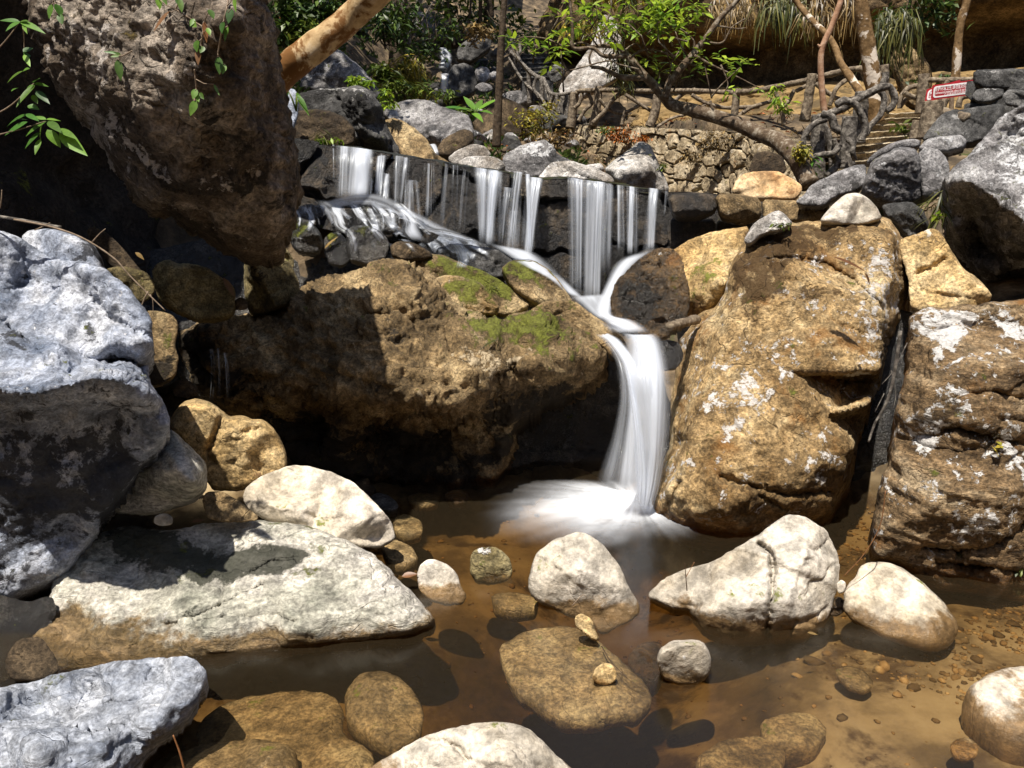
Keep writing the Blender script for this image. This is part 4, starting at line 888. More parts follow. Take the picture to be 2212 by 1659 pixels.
def sheet(name, path, prof, nu, nv, mat, amp, fs, label=None, cat=None, kind=None, octv=6, blocks=None):
    """wall surface: path (x,y[,z0]) along the ground, prof = [(z, outward offset)]"""
    path = np.asarray(path, float)
    pc = catmull(path, nu)
    T = np.gradient(pc[:, :2], axis=0); T /= np.linalg.norm(T, axis=1, keepdims=True)
    Nn = np.column_stack([T[:, 1], -T[:, 0]])
    prof = np.asarray(prof, float)
    tt = np.linspace(0, 1, nv)
    L = np.concatenate([[0], np.cumsum(np.linalg.norm(np.diff(prof, axis=0), axis=1))]); L /= L[-1]
    zz = np.interp(tt, L, prof[:, 0]); oo = np.interp(tt, L, prof[:, 1])
    V = np.zeros((nu, nv, 3))
    V[:, :, :2] = pc[:, None, :2] + Nn[:, None] * oo[None, :, None]
    V[:, :, 2] = zz[None] + (pc[:, None, 2] if pc.shape[1] > 2 else 0)
    P3 = V.reshape(-1, 3)
    n = amp * (fbm(P3 * fs, octv, .55) + .5 * fbm(P3 * fs * 1.9 + 4, octv - 1, .55, ridged=True))
    dirv = np.repeat(np.column_stack([Nn, np.full(nu, .15)]), nv, 0)
    P3 = P3 + dirv * n[:, None]
    o = make_obj(name, P3, grid_faces(nu, nv), M[mat], None, True, {"paint": np.zeros((len(P3), 3))})
    tag(o, label, cat, None, kind)
    return o

# gorge wall on the left, behind the hanging boulder, near-black to stand for the cave's shade
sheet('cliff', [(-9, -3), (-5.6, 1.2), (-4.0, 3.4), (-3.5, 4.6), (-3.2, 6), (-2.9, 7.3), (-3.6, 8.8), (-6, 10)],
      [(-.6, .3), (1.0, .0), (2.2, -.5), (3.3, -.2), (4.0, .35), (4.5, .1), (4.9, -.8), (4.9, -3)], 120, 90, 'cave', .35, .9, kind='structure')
# brown cliff behind the path
sheet('cliff', [(1.6, 25.5), (2.6, 23.2), (4.4, 21.8), (7, 20.5), (9.5, 19.3), (12, 17.5), (14.5, 14.5), (16.5, 10), (18, 4)],
      [(3.0, .9), (3.5, .7), (4.3, -.5), (4.9, -1.2), (5.6, -1.1), (6.05, .55), (6.6, .75), (7.6, .3), (9.5, -.6), (13, -2.5)],
      300, 150, 'cliff', .55, .55, kind='structure')

sheet('path_bank', [(2.2, 23.6), (3.2, 22.2), (4.8, 20.9), (7.2, 19.6), (9.7, 18.2), (12, 16.4), (14, 13.6)],
      [(3.0, 1.9), (3.5, 1.7), (3.9, 1.0), (4.3, .2), (4.7, -.9)], 200, 60, 'sand', .45, 1.0, kind='structure')

# ---------------------------------------------------------------- dry stone wall under the path
def voro(u, v, su, sv, jit, seed):
    rg = np.random.default_rng(seed)
    tab = rg.uniform(-jit, jit, (64, 64, 2)); tid = rg.random((64, 64))
    iu, iv = np.floor(u / su).astype(int), np.floor(v / sv).astype(int)
    f1 = np.full(u.shape, 9.); f2 = np.full(u.shape, 9.); idv = np.zeros(u.shape)
    for a in (-1, 0, 1, 2):
        for b in (-1, 0, 1):
            cu, cv = iu + a, iv + b
            j = tab[cu % 64, cv % 64]
            px = (cu + .5 + j[..., 0] + .5 * (cv % 2)) * su; py = (cv + .5 + j[..., 1]) * sv
            d = np.sqrt(((u - px) / su) ** 2 + ((v - py) / sv) ** 2)
            nearer = d < f1
            f2 = np.where(nearer, f1, np.minimum(f2, d)); idv = np.where(nearer, tid[cu % 64, cv % 64], idv); f1 = np.where(nearer, d, f1)
    return f1, f2, idv

def stone_wall(name, label, top_px, bot_px, nu, nv, su, sv, mat, relief, seed, thick=.5, dry=None, paint=None):
    """front face between two pixel+depth polylines, closed with a top and a back"""
    A = catmull(P(*np.asarray(top_px, float).T), nu); B = catmull(P(*np.asarray(bot_px, float).T), nu)
    A[:, 2] += relief * .5 * fbm(A * np.array([3.0, 3.0, 0]) + seed, 4)
    t = np.linspace(0, 1, nv)[None, :, None]
    V = A[:, None] * (1 - t) + B[:, None] * t
    s = np.concatenate([[0], np.cumsum(np.linalg.norm(np.diff(A, axis=0), axis=1))])
    u = np.repeat(s[:, None], nv, 1); v = V[:, :, 2]
    q = np.column_stack([u.ravel(), v.ravel(), np.zeros(u.size)])
    wu = u + .12 * su * fbm(q * 5 / su * .3, 3).reshape(u.shape) * 2; wv = v + .12 * sv * fbm(q * 5 / sv * .3 + 9, 3).reshape(u.shape) * 2
    f1, f2, idv = voro(wu, wv, su, sv, .42, seed)
    T = np.gradient(A[:, :2], axis=0); T /= np.linalg.norm(T, axis=1, keepdims=True)
    N2 = np.column_stack([T[:, 1], -T[:, 0]])
    if (N2.mean(0) @ (-A[:, :2].mean(0))) < 0: N2 = -N2
    gap = smooth(.015, .11, f2 - f1)
    off = relief * (gap * (.55 + .9 * idv) + (1 - gap) * -.5)
    off = off + relief * .6 * fbm(V.reshape(-1, 3) * 5, 5, .6).reshape(u.shape)
    V = V.copy(); V[:, :, :2] += N2[:, None] * off[..., None]
    n0 = nu * nv
    top = V[:, 0].copy(); back = top.copy(); back[:, :2] -= N2 * thick
    bb = V[:, -1].copy(); bb[:, :2] -= N2 * thick
    ALL = np.vstack([V.reshape(-1, 3), back, bb])
    fc = grid_faces(nu, nv).tolist()
    for i in range(nu - 1):
        a, b = i * nv, (i + 1) * nv
        fc.append([a, b, n0 + i + 1, n0 + i])
        fc.append([n0 + i, n0 + i + 1, n0 + nu + i + 1, n0 + nu + i])
    pt = np.zeros((len(ALL), 3))
    pt[:n0, 1] = ((1 - gap) * .6 - .15 * (idv - .5)).ravel(); pt[:n0, 2] = ((idv - .55) * .6 * gap).ravel()
    if paint is not None: pt[:n0] += paint(u, v, V).reshape(-1, 3)
    o = make_obj(name, ALL, fc, M[mat], None, True, {"paint": pt})
    return tag(o, label, 'wall')

stone_wall('stone_wall', 'dry stone retaining wall below the rustic path fence', [(1175, 232, 20.5), (1215, 262, 19.2), (1290, 272, 17.8), (1430, 276, 16), (1580, 284, 14.2), (1660, 298, 13), (1760, 315, 12.2)],
           [(1170, 330, 20.0), (1215, 362, 18.8), (1290, 392, 17.2), (1430, 420, 15.4), (1580, 432, 13.7), (1660, 436, 12.6), (1760, 436, 11.9)], 330, 110,   .42, .26, 'wall', .085, 5, thick=.6,
           paint=lambda u, v, V: np.stack([u * 0, .35 * smooth(.1, .5, fbm(V.reshape(-1, 3) * .8, 3)).reshape(u.shape) + .4 * smooth(2.2, .8, u), u * 0], -1))
stone_wall('stone_wall', 'low terrace wall above the rocks at the right edge', [(2098, 176, 9.6), (2150, 176, 9.3), (2230, 178, 9.0), (2360, 180, 8.6)],
           [(2085, 270, 9.4), (2150, 275, 9.1), (2230, 280, 8.8), (2360, 290, 8.4)], 90, 60, .4, .26, 'dgrey', .05, 8, thick=.5)
# ---------------------------------------------------------------- the weir
def wet_paint(u, v, V):
    mx = np.zeros(u.shape + (3,))
    mx[..., 1] = .28 * (1 - smooth(4.9, 5.6, u)) - .25 * smooth(5.0, 6.2, u)
    mx[..., 0] = .45 * smooth(5.6, 6.4, u) * smooth(7.6, 6.6, u)
    return mx
WTOP = [(600, 300, 7.3), (660, 304, 7.35), (720, 317, 7.5), (850, 334, 7.8), (1000, 359, 8.15), (1100, 375, 8.35), (1170, 386, 8.5), (1225, 385, 8.6), (1300, 394, 8.75), (1430, 414, 9.0), (1520, 418, 9.15), (1640, 430, 9.35)]
WBOT = [(600, 470, 7.15), (660, 480, 7.2), (720, 500, 7.35), (850, 520, 7.65), (1000, 570, 7.95), (1100, 620, 8.1), (1170, 660, 8.25), (1225, 690, 8.35), (1300, 700, 8.5), (1430, 640, 8.75), (1520, 600, 8.9), (1640, 590, 9.1)]
stone_wall('weir', 'old dark stone weir with three curtains of falling water', WTOP, WBOT, 420, 130, .75, .5, 'weir', .075, 11, thick=.7, paint=wet_paint)
# ---------------------------------------------------------------- pool water
def build_pool():
    xs = np.linspace(-6, 7, 2); 
    pts = [(-7, -5.5), (7, -5.5), (7, 5.6), (3, 5.9), (-.5, 6.4), (-7, 5.2)]
    n = len(pts)
    V = [(x, y, 0.0) for x, y in pts] + [(x, y, -1.6) for x, y in pts]
    fc = [tuple(range(n)), tuple(range(2 * n - 1, n - 1, -1))] + [(i, i + n, (i + 1) % n + n, (i + 1) % n) for i in range(n)]
    o = make_obj('water', V, fc, M['pool'], None, False, origin=(0, 0, 0))
    tag(o, kind='structure')
build_pool()
# ------------------------------------------------------------------ falling water
def ribbon(name, left, right, mat, nu=24, nv=60, bulge=.06, parent=None, label=None, cat='waterfall', rip=.01, group=None, seed=0):
    L = catmull(np.array(left, float), nv); R = catmull(np.array(right, float), nv)
    L3, R3 = P(*L.T), P(*R.T)
    t = np.linspace(0, 1, nu)
    V = L3[None] * (1 - t)[:, None, None] + R3[None] * t[:, None, None]
    w = np.linalg.norm(R3 - L3, axis=1)
    V[:, :, 1] -= (4 * t * (1 - t))[:, None] * (bulge * np.minimum(w, .8))[None] / .4
    q = np.column_stack([np.repeat(t * 6 + seed * 7.7, nv), np.tile(np.linspace(0, 1.5, nv), nu), np.full(nu * nv, seed * 3.1)])
    V[:, :, 1] += rip * fbm(q * np.array([1.6, 1, 1]), 4).reshape(nu, nv) * 3
    uv = np.column_stack([np.repeat(t * max(w.mean(), .05) * 0 + t, nv), np.tile(np.linspace(0, 1, nv), nu)])
    uv2 = uv.copy()
    o = make_obj(name, V.reshape(-1, 3), grid_faces(nu, nv), M[mat], parent, True, uv=uv2)
    return o

def fall(label, sheets, name='waterfall'):
    pts = P(*np.array(sheets[0][0], float).T)
    r = thing(name, label, 'waterfall', tuple(pts[-1]))
    ORG[r.name] = np.array(pts[-1])
    for k, s in enumerate(sheets):
        ribbon('water_sheet', s[0], s[1], s[2], parent=r, seed=k + len(sheets), **(s[3] if len(s) > 3 else {}))
    return r

# lower waterfall
fall('silky lower waterfall pouring into the pool in two lobes', [
    ([(1338, 716, 5.42), (1346, 740, 5.25), (1338, 800, 5.06), (1346, 870, 4.98), (1362, 950, 4.92), (1368, 1030, 4.9), (1366, 1110, 4.88)],
     [(1416, 718, 5.42), (1434, 738, 5.25), (1449, 800, 5.06), (1455, 870, 4.98), (1447, 960, 4.92), (1432, 1040, 4.9), (1408, 1116, 4.86)], 'veil', dict(bulge=.12, nu=30)),
    ([(1352, 720, 5.4), (1364, 742, 5.2), (1364, 800, 5.02), (1376, 870, 4.93), (1380, 950, 4.88), (1380, 1030, 4.86), (1376, 1112, 4.84)],
     [(1410, 720, 5.4), (1424, 740, 5.2), (1440, 800, 5.02), (1440, 870, 4.92), (1434, 960, 4.87), (1422, 1040, 4.85), (1402, 1116, 4.82)], 'veil', dict(bulge=.08, nu=26)),
    ([(1284, 722, 5.42), (1302, 738, 5.28), (1328, 780, 5.12), (1336, 850, 5.0), (1322, 930, 4.94), (1298, 1000, 4.9), (1270, 1075, 4.88)],
     [(1316, 718, 5.42), (1346, 738, 5.26), (1378, 790, 5.06), (1390, 870, 4.96), (1390, 960, 4.9), (1396, 1040, 4.87), (1398, 1110, 4.85)], 'strand', dict(bulge=.1, nu=30)),
    ([(1292, 724, 5.4), (1312, 740, 5.24), (1340, 784, 5.07), (1358, 850, 4.95), (1366, 930, 4.88), (1368, 1010, 4.85), (1362, 1100, 4.83)],
     [(1312, 720, 5.4), (1342, 738, 5.22), (1376, 790, 5.03), (1380, 870, 4.93), (1394, 960, 4.87), (1400, 1040, 4.84), (1396, 1112, 4.82)], 'veil', dict(bulge=.06, nu=24)),
])
# weir curtains
def curtain(label, items, name='waterfall'):
    sh = []
    for (x0, x1, y0, xb0, xb1, y1, Y, mat) in items:
        h = y1 - y0
        sh.append(([(x0, y0 - 7, Y + .12), (x0, y0, Y), (x0 + (xb0 - x0) * .3, y0 + h * .25, Y - .09), (x0 + (xb0 - x0) * .7, y0 + h * .65, Y - .15), (xb0, y1, Y - .2)],
                   [(x1, y0 - 7 + .13 * (x1 - x0), Y + .12), (x1, y0 + .13 * (x1 - x0), Y), (x1 + (xb1 - x1) * .3, y0 + h * .25, Y - .09), (x1 + (xb1 - x1) * .7, y0 + h * .65, Y - .15), (xb1, y1, Y - .2)], mat, dict(bulge=.03, nu=24, nv=40)))
    return fall(label, sh, name)
curtain('left curtain of thin water strands falling over the weir', [
    (722, 812, 320, 720, 806, 434, 7.4, 'strand'), (806, 910, 336, 800, 905, 462, 7.6, 'sheer'), (900, 1020, 352, 890, 1010, 505, 7.86, 'sheer'),
    (733, 752, 322, 728, 748, 434, 7.44, 'strand'), (742, 806, 322, 738, 796, 434, 7.42, 'strand'), (770, 806, 326, 764, 792, 432, 7.42, 'veil'), (715, 728, 318, 713, 728, 400, 7.44, 'thin'),
    (812, 836, 336, 806, 828, 428, 7.66, 'strand'), (815, 846, 375, 808, 842, 436, 7.62, 'strand'), (850, 884, 342, 848, 868, 452, 7.7, 'strand'), (866, 906, 392, 862, 912, 476, 7.66, 'thin'),
    (790, 808, 388, 784, 804, 430, 7.5, 'thin'), (922, 942, 356, 916, 944, 478, 7.85, 'thin'), (976, 992, 362, 970, 990, 500, 7.95, 'thin'), (996, 1014, 372, 984, 1004, 512, 8.0, 'thin')])
curtain('middle curtain of white water strands falling over the weir', [
    (1016, 1180, 369, 1026, 1160, 545, 8.0, 'sheer'),
    (1020, 1088, 368, 1030, 1064, 532, 8.05, 'strand'), (1022, 1054, 368, 1034, 1050, 534, 8.03, 'strand'), (1050, 1086, 374, 1046, 1064, 534, 8.05, 'veil'),
    (1086, 1108, 410, 1074, 1096, 536, 8.1, 'thin'), (1106, 1130, 376, 1092, 1112, 540, 8.12, 'strand'), (1096, 1124, 460, 1084, 1124, 548, 8.08, 'strand'),
    (1134, 1146, 382, 1138, 1150, 560, 8.16, 'strand'), (1142, 1174, 388, 1128, 1150, 562, 8.18, 'veil')])
curtain('right curtain of tall white water strands falling over the weir', [
    (1222, 1432, 391, 1226, 1420, 600, 8.26, 'sheer'),
    (1224, 1268, 390, 1228, 1262, 655, 8.3, 'strand'), (1232, 1266, 392, 1240, 1258, 652, 8.28, 'strand'), (1262, 1312, 396, 1256, 1298, 672, 8.34, 'strand'), (1284, 1308, 398, 1276, 1298, 660, 8.32, 'veil'),
    (1306, 1328, 404, 1296, 1322, 560, 8.42, 'thin'), (1332, 1350, 406, 1332, 1352, 548, 8.48, 'strand'), (1352, 1380, 408, 1352, 1380, 555, 8.52, 'strand'), (1358, 1372, 409, 1354, 1368, 552, 8.5, 'veil'),
    (1400, 1424, 412, 1396, 1414, 545, 8.6, 'veil'), (1436, 1446, 418, 1432, 1440, 470, 8.7, 'thin')])
# cascades over the mound and the stream to the lower lip (lie on the rocks)
from mathutils.bvhtree import BVHTree
def drape_bvh(labels):
    V, Fc = [], []
    n = 0
    for l in labels:
        o = ROCKS[l]; me = o.data
        co = np.zeros(len(me.vertices) * 3); me.vertices.foreach_get('co', co)
        V.append(co.reshape(-1, 3) + ORG[o.name]); Fc += [tuple(i + n for i in p.vertices) for p in me.polygons]; n += len(me.vertices)
    return BVHTree.FromPolygons(np.vstack(V).tolist(), Fc)
DR = drape_bvh([l for l in ROCKS if any(k in l for k in ('wet dark mound', 'wet mound', 'glossy black knob', 'mossy dark rock below', 'brownish streaked', 'dark grey pitted', 'squeezed', 'left end of the weir foot', 'black glistening', 'dark green moss crown', 'bright moss cap', 'narrow tan ridge'))])
def cascade(label, left, right, mat='cascade', off=.03, nu=26, nv=90, soft=6, name='cascade'):
    """a film of water lying on the rocks between two lines"""
    L = catmull(np.array(left, float), nv); R = catmull(np.array(right, float), nv)
    t = np.linspace(0, 1, nu)[:, None, None]
    G = L[None] * (1 - t) + R[None] * t
    Yd = G[..., 2].copy()
    for i in range(nu):
        for j in range(nv):
            d = ray(G[i, j, 0], G[i, j, 1])
            h = DR.ray_cast(Vector((0, 0, CAMZ)), Vector(d).normalized())
            if h[0] is not None and abs(h[0].y - G[i, j, 2]) < 1.1: Yd[i, j] = h[0].y - off
    for _ in range(soft):
        q = np.pad(Yd, 1, 'edge'); av = (q[:-2, 1:-1] + q[2:, 1:-1] + q[1:-1, :-2] + q[1:-1, 2:]) / 4
        Yd = np.minimum(.5 * Yd + .5 * av, Yd + .02)
    V = P(G[..., 0], G[..., 1], Yd)
    uv = np.column_stack([np.repeat(np.linspace(0, 1, nu), nv), np.tile(np.linspace(0, 1, nv), nu)])
    o = make_obj(name, V.reshape(-1, 3), grid_faces(nu, nv), M[mat], None, True, uv=uv)
    return tag(o, label, 'cascade')
apron = thing('cascade', 'white water apron spreading in strands over the wet dark mound', 'cascade', tuple(P(900., 520., 6.8))); ORG[apron.name] = np.array(apron.location)
rgw = np.random.default_rng(21)
def lane(pts, w, mat='lane'):
    c = catmull(pp(pts)[:, :2], 20); t = np.gradient(c, axis=0); t /= np.linalg.norm(t, axis=1, keepdims=True); nrm = np.column_stack([-t[:, 1], t[:, 0]])
    wv = w * (1 + .35 * rgw.normal(0, .4) + .3 * np.sin(np.linspace(0, 5, 20) + rgw.uniform(0, 6)))[:, None]
    l, r_ = c - nrm * wv, c + nrm * wv
    o = cascade(None, [(*q, 6.85) for q in l], [(*q, 6.85) for q in r_], mat, nu=12, nv=70, soft=3, name='water_lane')
    del o['category']
    o.parent = apron; o.matrix_parent_inverse = Matrix.Translation(-Vector(apron.location))
for pts, w in [("676,440 710,440 745,430 785,424 825,430 860,448 888,470 920,490 955,506 995,520 1040,534", 12), ("690,446 730,440 765,436 800,436 835,446 868,466 896,488 935,506 980,524 1030,540", 10), ("850,440 885,462 915,478 950,496 1000,514 1050,530", 10),
               ("690,440 706,456 716,474 722,494 738,508", 7), ("720,440 738,456 752,470 770,482", 6), ("752,434 772,450 786,468 792,490", 5), ("800,434 818,452 828,474 826,500", 6), ("836,444 848,466 850,490 866,512", 7), ("862,460 872,482 872,504 890,524", 8),
               ("880,476 896,498 902,518 920,534", 8), ("905,488 924,508 936,528 960,546", 9), ("940,500 958,518 972,536 990,552", 9), ("975,512 996,530 1012,546 1030,558", 9), ("655,446 668,462 672,480 664,500", 6), ("640,452 648,470 646,490", 5), ("1010,520 1034,538 1060,552", 8), ("866,486 900,494 940,512 975,528", 7)]:
    lane(pts, w)
cascade('many fine white threads running down the front of the wet mound', [(640, 440, 6.9), (634, 470, 6.7), (640, 500, 6.6), (650, 530, 6.5)], [(900, 436, 6.9), (950, 480, 6.8), (990, 515, 6.8), (1030, 560, 6.8)], 'threads', nu=80, nv=50)
cascade('runnel of white water dropping between the mossy rocks left of the wet mound', [(696, 446, 6.7), (714, 466, 6.5), (720, 488, 6.4), (742, 504, 6.35), (756, 528, 6.3), (758, 556, 6.3)], [(726, 446, 6.7), (742, 468, 6.5), (748, 488, 6.4), (768, 502, 6.35), (776, 528, 6.3), (770, 556, 6.3)], 'cascade')
cascade('short runnel at the far left of the wet mound', [(652, 446, 6.8), (658, 462, 6.7), (664, 478, 6.6), (660, 492, 6.5)], [(672, 446, 6.8), (680, 462, 6.7), (682, 478, 6.6), (676, 492, 6.5)], 'cascade')
cascade('small white rivulet over the front of the glossy black knob', [(790, 450, 6.7), (796, 470, 6.6), (800, 490, 6.5), (796, 504, 6.4)], [(812, 450, 6.7), (826, 468, 6.6), (832, 488, 6.5), (828, 504, 6.4)], 'strand')
cascade('white tongue of water between the glossy black knob and the streaked rock', [(856, 452, 6.9), (866, 476, 6.6), (862, 500, 6.5), (880, 520, 6.5)], [(884, 452, 6.9), (900, 478, 6.7), (912, 500, 6.6), (930, 524, 6.6)], 'cascade')
cascade('blurred runnel down the dark grey pitted rock', [(960, 520, 7), (975, 540, 6.9), (985, 560, 6.8), (980, 580, 6.8)], [(990, 520, 7), (1010, 540, 6.9), (1016, 560, 6.8), (1010, 580, 6.8)], 'strand')
cascade('white run of water from the middle curtain towards the mossy boulders', [(1046, 522, 7.8), (1080, 545, 7.5), (1120, 570, 7.2), (1180, 600, 7.0), (1230, 640, 6.8)], [(1150, 540, 8.0), (1180, 560, 7.7), (1210, 590, 7.5), (1240, 620, 7.2), (1270, 650, 6.9)], 'stream')
cascade('white chute of water past the black glistening boulder', [(1346, 552, 7.6), (1322, 576, 7.2), (1306, 612, 6.7), (1290, 650, 6.3), (1286, 676, 6.0), (1312, 700, 5.75), (1348, 724, 5.45)],
        [(1424, 534, 7.5), (1384, 562, 6.9), (1348, 600, 6.5), (1328, 645, 6.15), (1326, 680, 5.9), (1374, 692, 5.65), (1416, 720, 5.4)], 'stream', soft=12)
cascade('white pool of foam where the right curtain lands', [(1215, 640, 7.4), (1240, 655, 7.0), (1266, 676, 6.5), (1296, 700, 6.0), (1318, 724, 5.6)], [(1330, 630, 7.6), (1332, 650, 7.0), (1340, 676, 6.4), (1364, 694, 5.9), (1384, 718, 5.5)], 'stream', soft=12)
fall('faint thin trickle in the dark recess on the left', [
    ([(452, 752, 5.1), (454, 800, 5.06), (450, 868, 5.04)], [(462, 752, 5.1), (466, 800, 5.06), (462, 868, 5.04)], 'thin', dict(nu=8, nv=20)),
    ([(466, 752, 5.1), (468, 800, 5.06), (468, 866, 5.04)], [(474, 752, 5.1), (476, 800, 5.06), (476, 866, 5.04)], 'thin', dict(nu=8, nv=20)),
    ([(482, 760, 5.1), (486, 800, 5.06), (488, 868, 5.04)], [(490, 760, 5.1), (496, 800, 5.06), (500, 868, 5.04)], 'thin', dict(nu=8, nv=20))])
fall('distant thin bluish waterfall at the head of the gully', [
    ([(948, 158, 18.4), (950, 162, 18.1), (949, 185, 18), (947, 214, 18)], [(971, 158, 18.4), (972, 163, 18.1), (970, 185, 18), (968, 214, 18)], 'veil', dict(nu=10, nv=24)),
    ([(948, 103, 20.5), (949, 108, 20.3), (948, 120, 20.1), (945, 150, 19.8)], [(964, 103, 20.5), (968, 108, 20.3), (978, 124, 20.1), (972, 150, 19.8)], 'veil', dict(nu=10, nv=24))])
fall('little white spout between the tan slab and the dark brown wedge rock', [([(926, 312, 10.4), (930, 316, 10.2), (938, 330, 10.1), (942, 336, 10.1)], [(940, 310, 10.4), (944, 314, 10.2), (948, 326, 10.1), (950, 336, 10.1)], 'veil', dict(nu=8, nv=16))])

# water held above the weir
def weir_water():
    A = catmull(P(*np.array([(w[0], w[1], w[2]) for w in WTOP[2:10]], float).T), 60)
    T = np.gradient(A[:, :2], axis=0); T /= np.linalg.norm(T, axis=1, keepdims=True)
    N2 = np.column_stack([-T[:, 1], T[:, 0]])
    if N2[0, 1] < 0: N2 = -N2
    A[:, 2] += .03 * fbm(A * np.array([4.0, 4.0, 0]), 3) - .012
    B = A.copy(); B[:, :2] += N2 * 1.6
    C = A.copy(); C[:, :2] -= N2 * (.05 + .05 * fbm(A * 5, 3))[:, None]; C[:, 2] -= .03; C[:, 2] += .0; A2 = A.copy(); A2[:, 2] += .03; B[:, 2] += .03
    V = np.stack([C, A2, B], 1).reshape(-1, 3)
    b = NB('weir_pool_water')
    s = b.n("BsdfPrincipled", None, Base_Color=(.03, .028, .016, 1), Roughness=.08, Specular_IOR_Level=.5)
    o = make_obj('water', V, grid_faces(60, 3), b.done(s.outputs[0]), None, True, origin=(0, 0, 0))
    tag(o, kind='structure')
weir_water()

# spreading foam at the foot of the lower fall
def foam():
    c = PZ(1372., 1078., 0.0); nx, ny = 130, 100
    gx, gy = np.meshgrid(np.linspace(-1.35, .45, nx), np.linspace(-.85, .4, ny), indexing='ij')
    a = np.arctan2(gy, gx); r = np.hypot(gx, gy)
    wob = 1 + .22 * fbm(np.column_stack([np.cos(a).ravel() * 2.2, np.sin(a).ravel() * 2.2, r.ravel() * .6]), 3).reshape(r.shape) * 2
    reach = np.interp(np.degrees(a) % 360, [0, 60, 120, 160, 185, 200, 225, 260, 300, 360], [.26, .2, .24, .46, .62, .64, .56, .44, .34, .26]) * wob
    q = r / reach
    dens = np.clip(1.08 * np.exp(-(q * 1.05) ** 2.0) * (1 - smooth(1.5, 2.0, q)), 0, 1.1)
    dens *= smooth(-1.35, -1.15, gx) * smooth(.45, .3, gx) * smooth(-.85, -.7, gy) * smooth(.4, .3, gy)
    z = .006 + .05 * np.exp(-(q * 2.2) ** 2) + .012 * np.exp(-q ** 2) * fbm(np.column_stack([gx.ravel() * 7, gy.ravel() * 7, gx.ravel() * 0]), 3).reshape(r.shape)
    V = np.column_stack([(gx + c[0]).ravel(), (gy + c[1]).ravel(), np.maximum(z, .004).ravel()])
    uv = np.column_stack([np.cos(a).ravel() + np.sin(a).ravel() * .7, r.ravel()])
    o = make_obj('foam', V, grid_faces(nx, ny), M['foam'], None, True, {"foam_amount": np.clip(dens, 0, 1).ravel()}, uv)
    tag(o, kind='stuff', label='soft white foam spreading over the pool from the lower waterfall', cat='foam')
foam()

# ------------------------------------------------------------------ stones under the water
SUB = [
    ("1126,1368 1164,1356 1244,1352 1283,1372 1295,1389 1347,1429 1394,1477 1412,1510 1382,1542 1339,1540 1283,1552 1224,1556 1172,1530 1109,1487 1085,1437 1077,1397", -.045, 'large flat brown slab just under the water in front of the cone-shaped stone', .035, .16),
    ("760,1480 780,1462 830,1456 870,1475 905,1510 918,1545 905,1590 850,1612 790,1590 750,1560 742,1510", -.09, 'brown submerged stone left of the bottom centre rock', .07, .15),
    ("430,1560 480,1520 560,1500 640,1492 720,1500 745,1540 740,1590 800,1620 820,1680 700,1720 560,1700 470,1640 420,1600", -.12, 'wide pale submerged slab at the bottom left of the pool', .05, .15),
    ("330,1680 380,1630 450,1605 560,1600 640,1620 650,1680 600,1740 400,1760", -.06, 'dark brown submerged rock at the bottom edge of the pool', .06, .15),
    ("1355,1420 1380,1390 1420,1384 1440,1410 1436,1450 1410,1468 1370,1455", -.03, 'greenish submerged stone attached to the bright white round one', .03, .15),
    ("1500,1640 1560,1600 1650,1590 1700,1620 1690,1680 1600,1720 1510,1690", -.14, 'dark submerged stone at the bottom right of the pool', .06, .15),
    ("1640,1560 1700,1540 1760,1545 1790,1580 1760,1620 1690,1620 1650,1600", -.13, 'brown sunken stone beside the dark one in the bottom right shallows', .05, .15),
    ("1800,1448 1830,1436 1870,1450 1890,1478 1870,1492 1830,1480", -.07, 'small oval dark pebble in the shallows below the oval white boulder', .015, .05),
    ("2051,1612 2065,1596 2090,1592 2115,1608 2112,1632 2085,1640 2060,1632", -.03, 'golden pebble in the bottom right shallows', .02, .04),
    ("850,1120 880,1110 910,1125 915,1150 880,1160 850,1145", -.03, 'rusty brown submerged stone beside the cream-white boulder', .03, .1),
    ("820,1180 850,1165 890,1180 905,1210 870,1225 835,1215", -.01, 'wet dark stone under the tip of the cream-white boulder', .05, .1),
    ("1060,1285 1110,1278 1160,1290 1165,1312 1110,1320 1065,1308", -.07, 'reddish sunken stone left of the cone-shaped stone', .02, .1),
    ("960,1065 990,1060 1012,1066 1012,1080 985,1084 962,1078", .0, 'small wet knob of stone in front of the dark boulder', .035, .08),
    ("880,1072 910,1062 950,1070 950,1084 915,1090 884,1084", -.02, 'flat wet stone at the foot of the middle boulder', .02, .08),
]
for k, (pl, z, lb, T, bk) in enumerate(SUB):
    rock('submerged_stone', lb, 'stone', pl, 0, 'yellow' if 'golden' in lb else 'sub' if k % 4 or k == 0 else 'tan', T=T, flat=z, R=.8, back=bk, step=4.2, rough=.02 if 'large' not in lb else .03, facets=3, fstr=.6, wob=1.3)
for k, (pl, lb) in enumerate([("770,1050 790,1040 812,1052 808,1068 782,1072", 'dark pebble at the right end of the cream-white boulder'),
                              ("795,1075 815,1062 840,1070 858,1085 862,1098 840,1104 815,1096", 'mottled grey wet stone beside the cream-white boulder'),
                              ("760,1035 778,1025 798,1030 800,1044 775,1048", 'brown pebble under the dark boulder edge')]):
    rock('stone', lb, 'stone', pl, 0, ['dbrown', 'dgrey', 'dbrown'][k], T=.06, flat=.0, back=.1, step=3.6, facets=4)

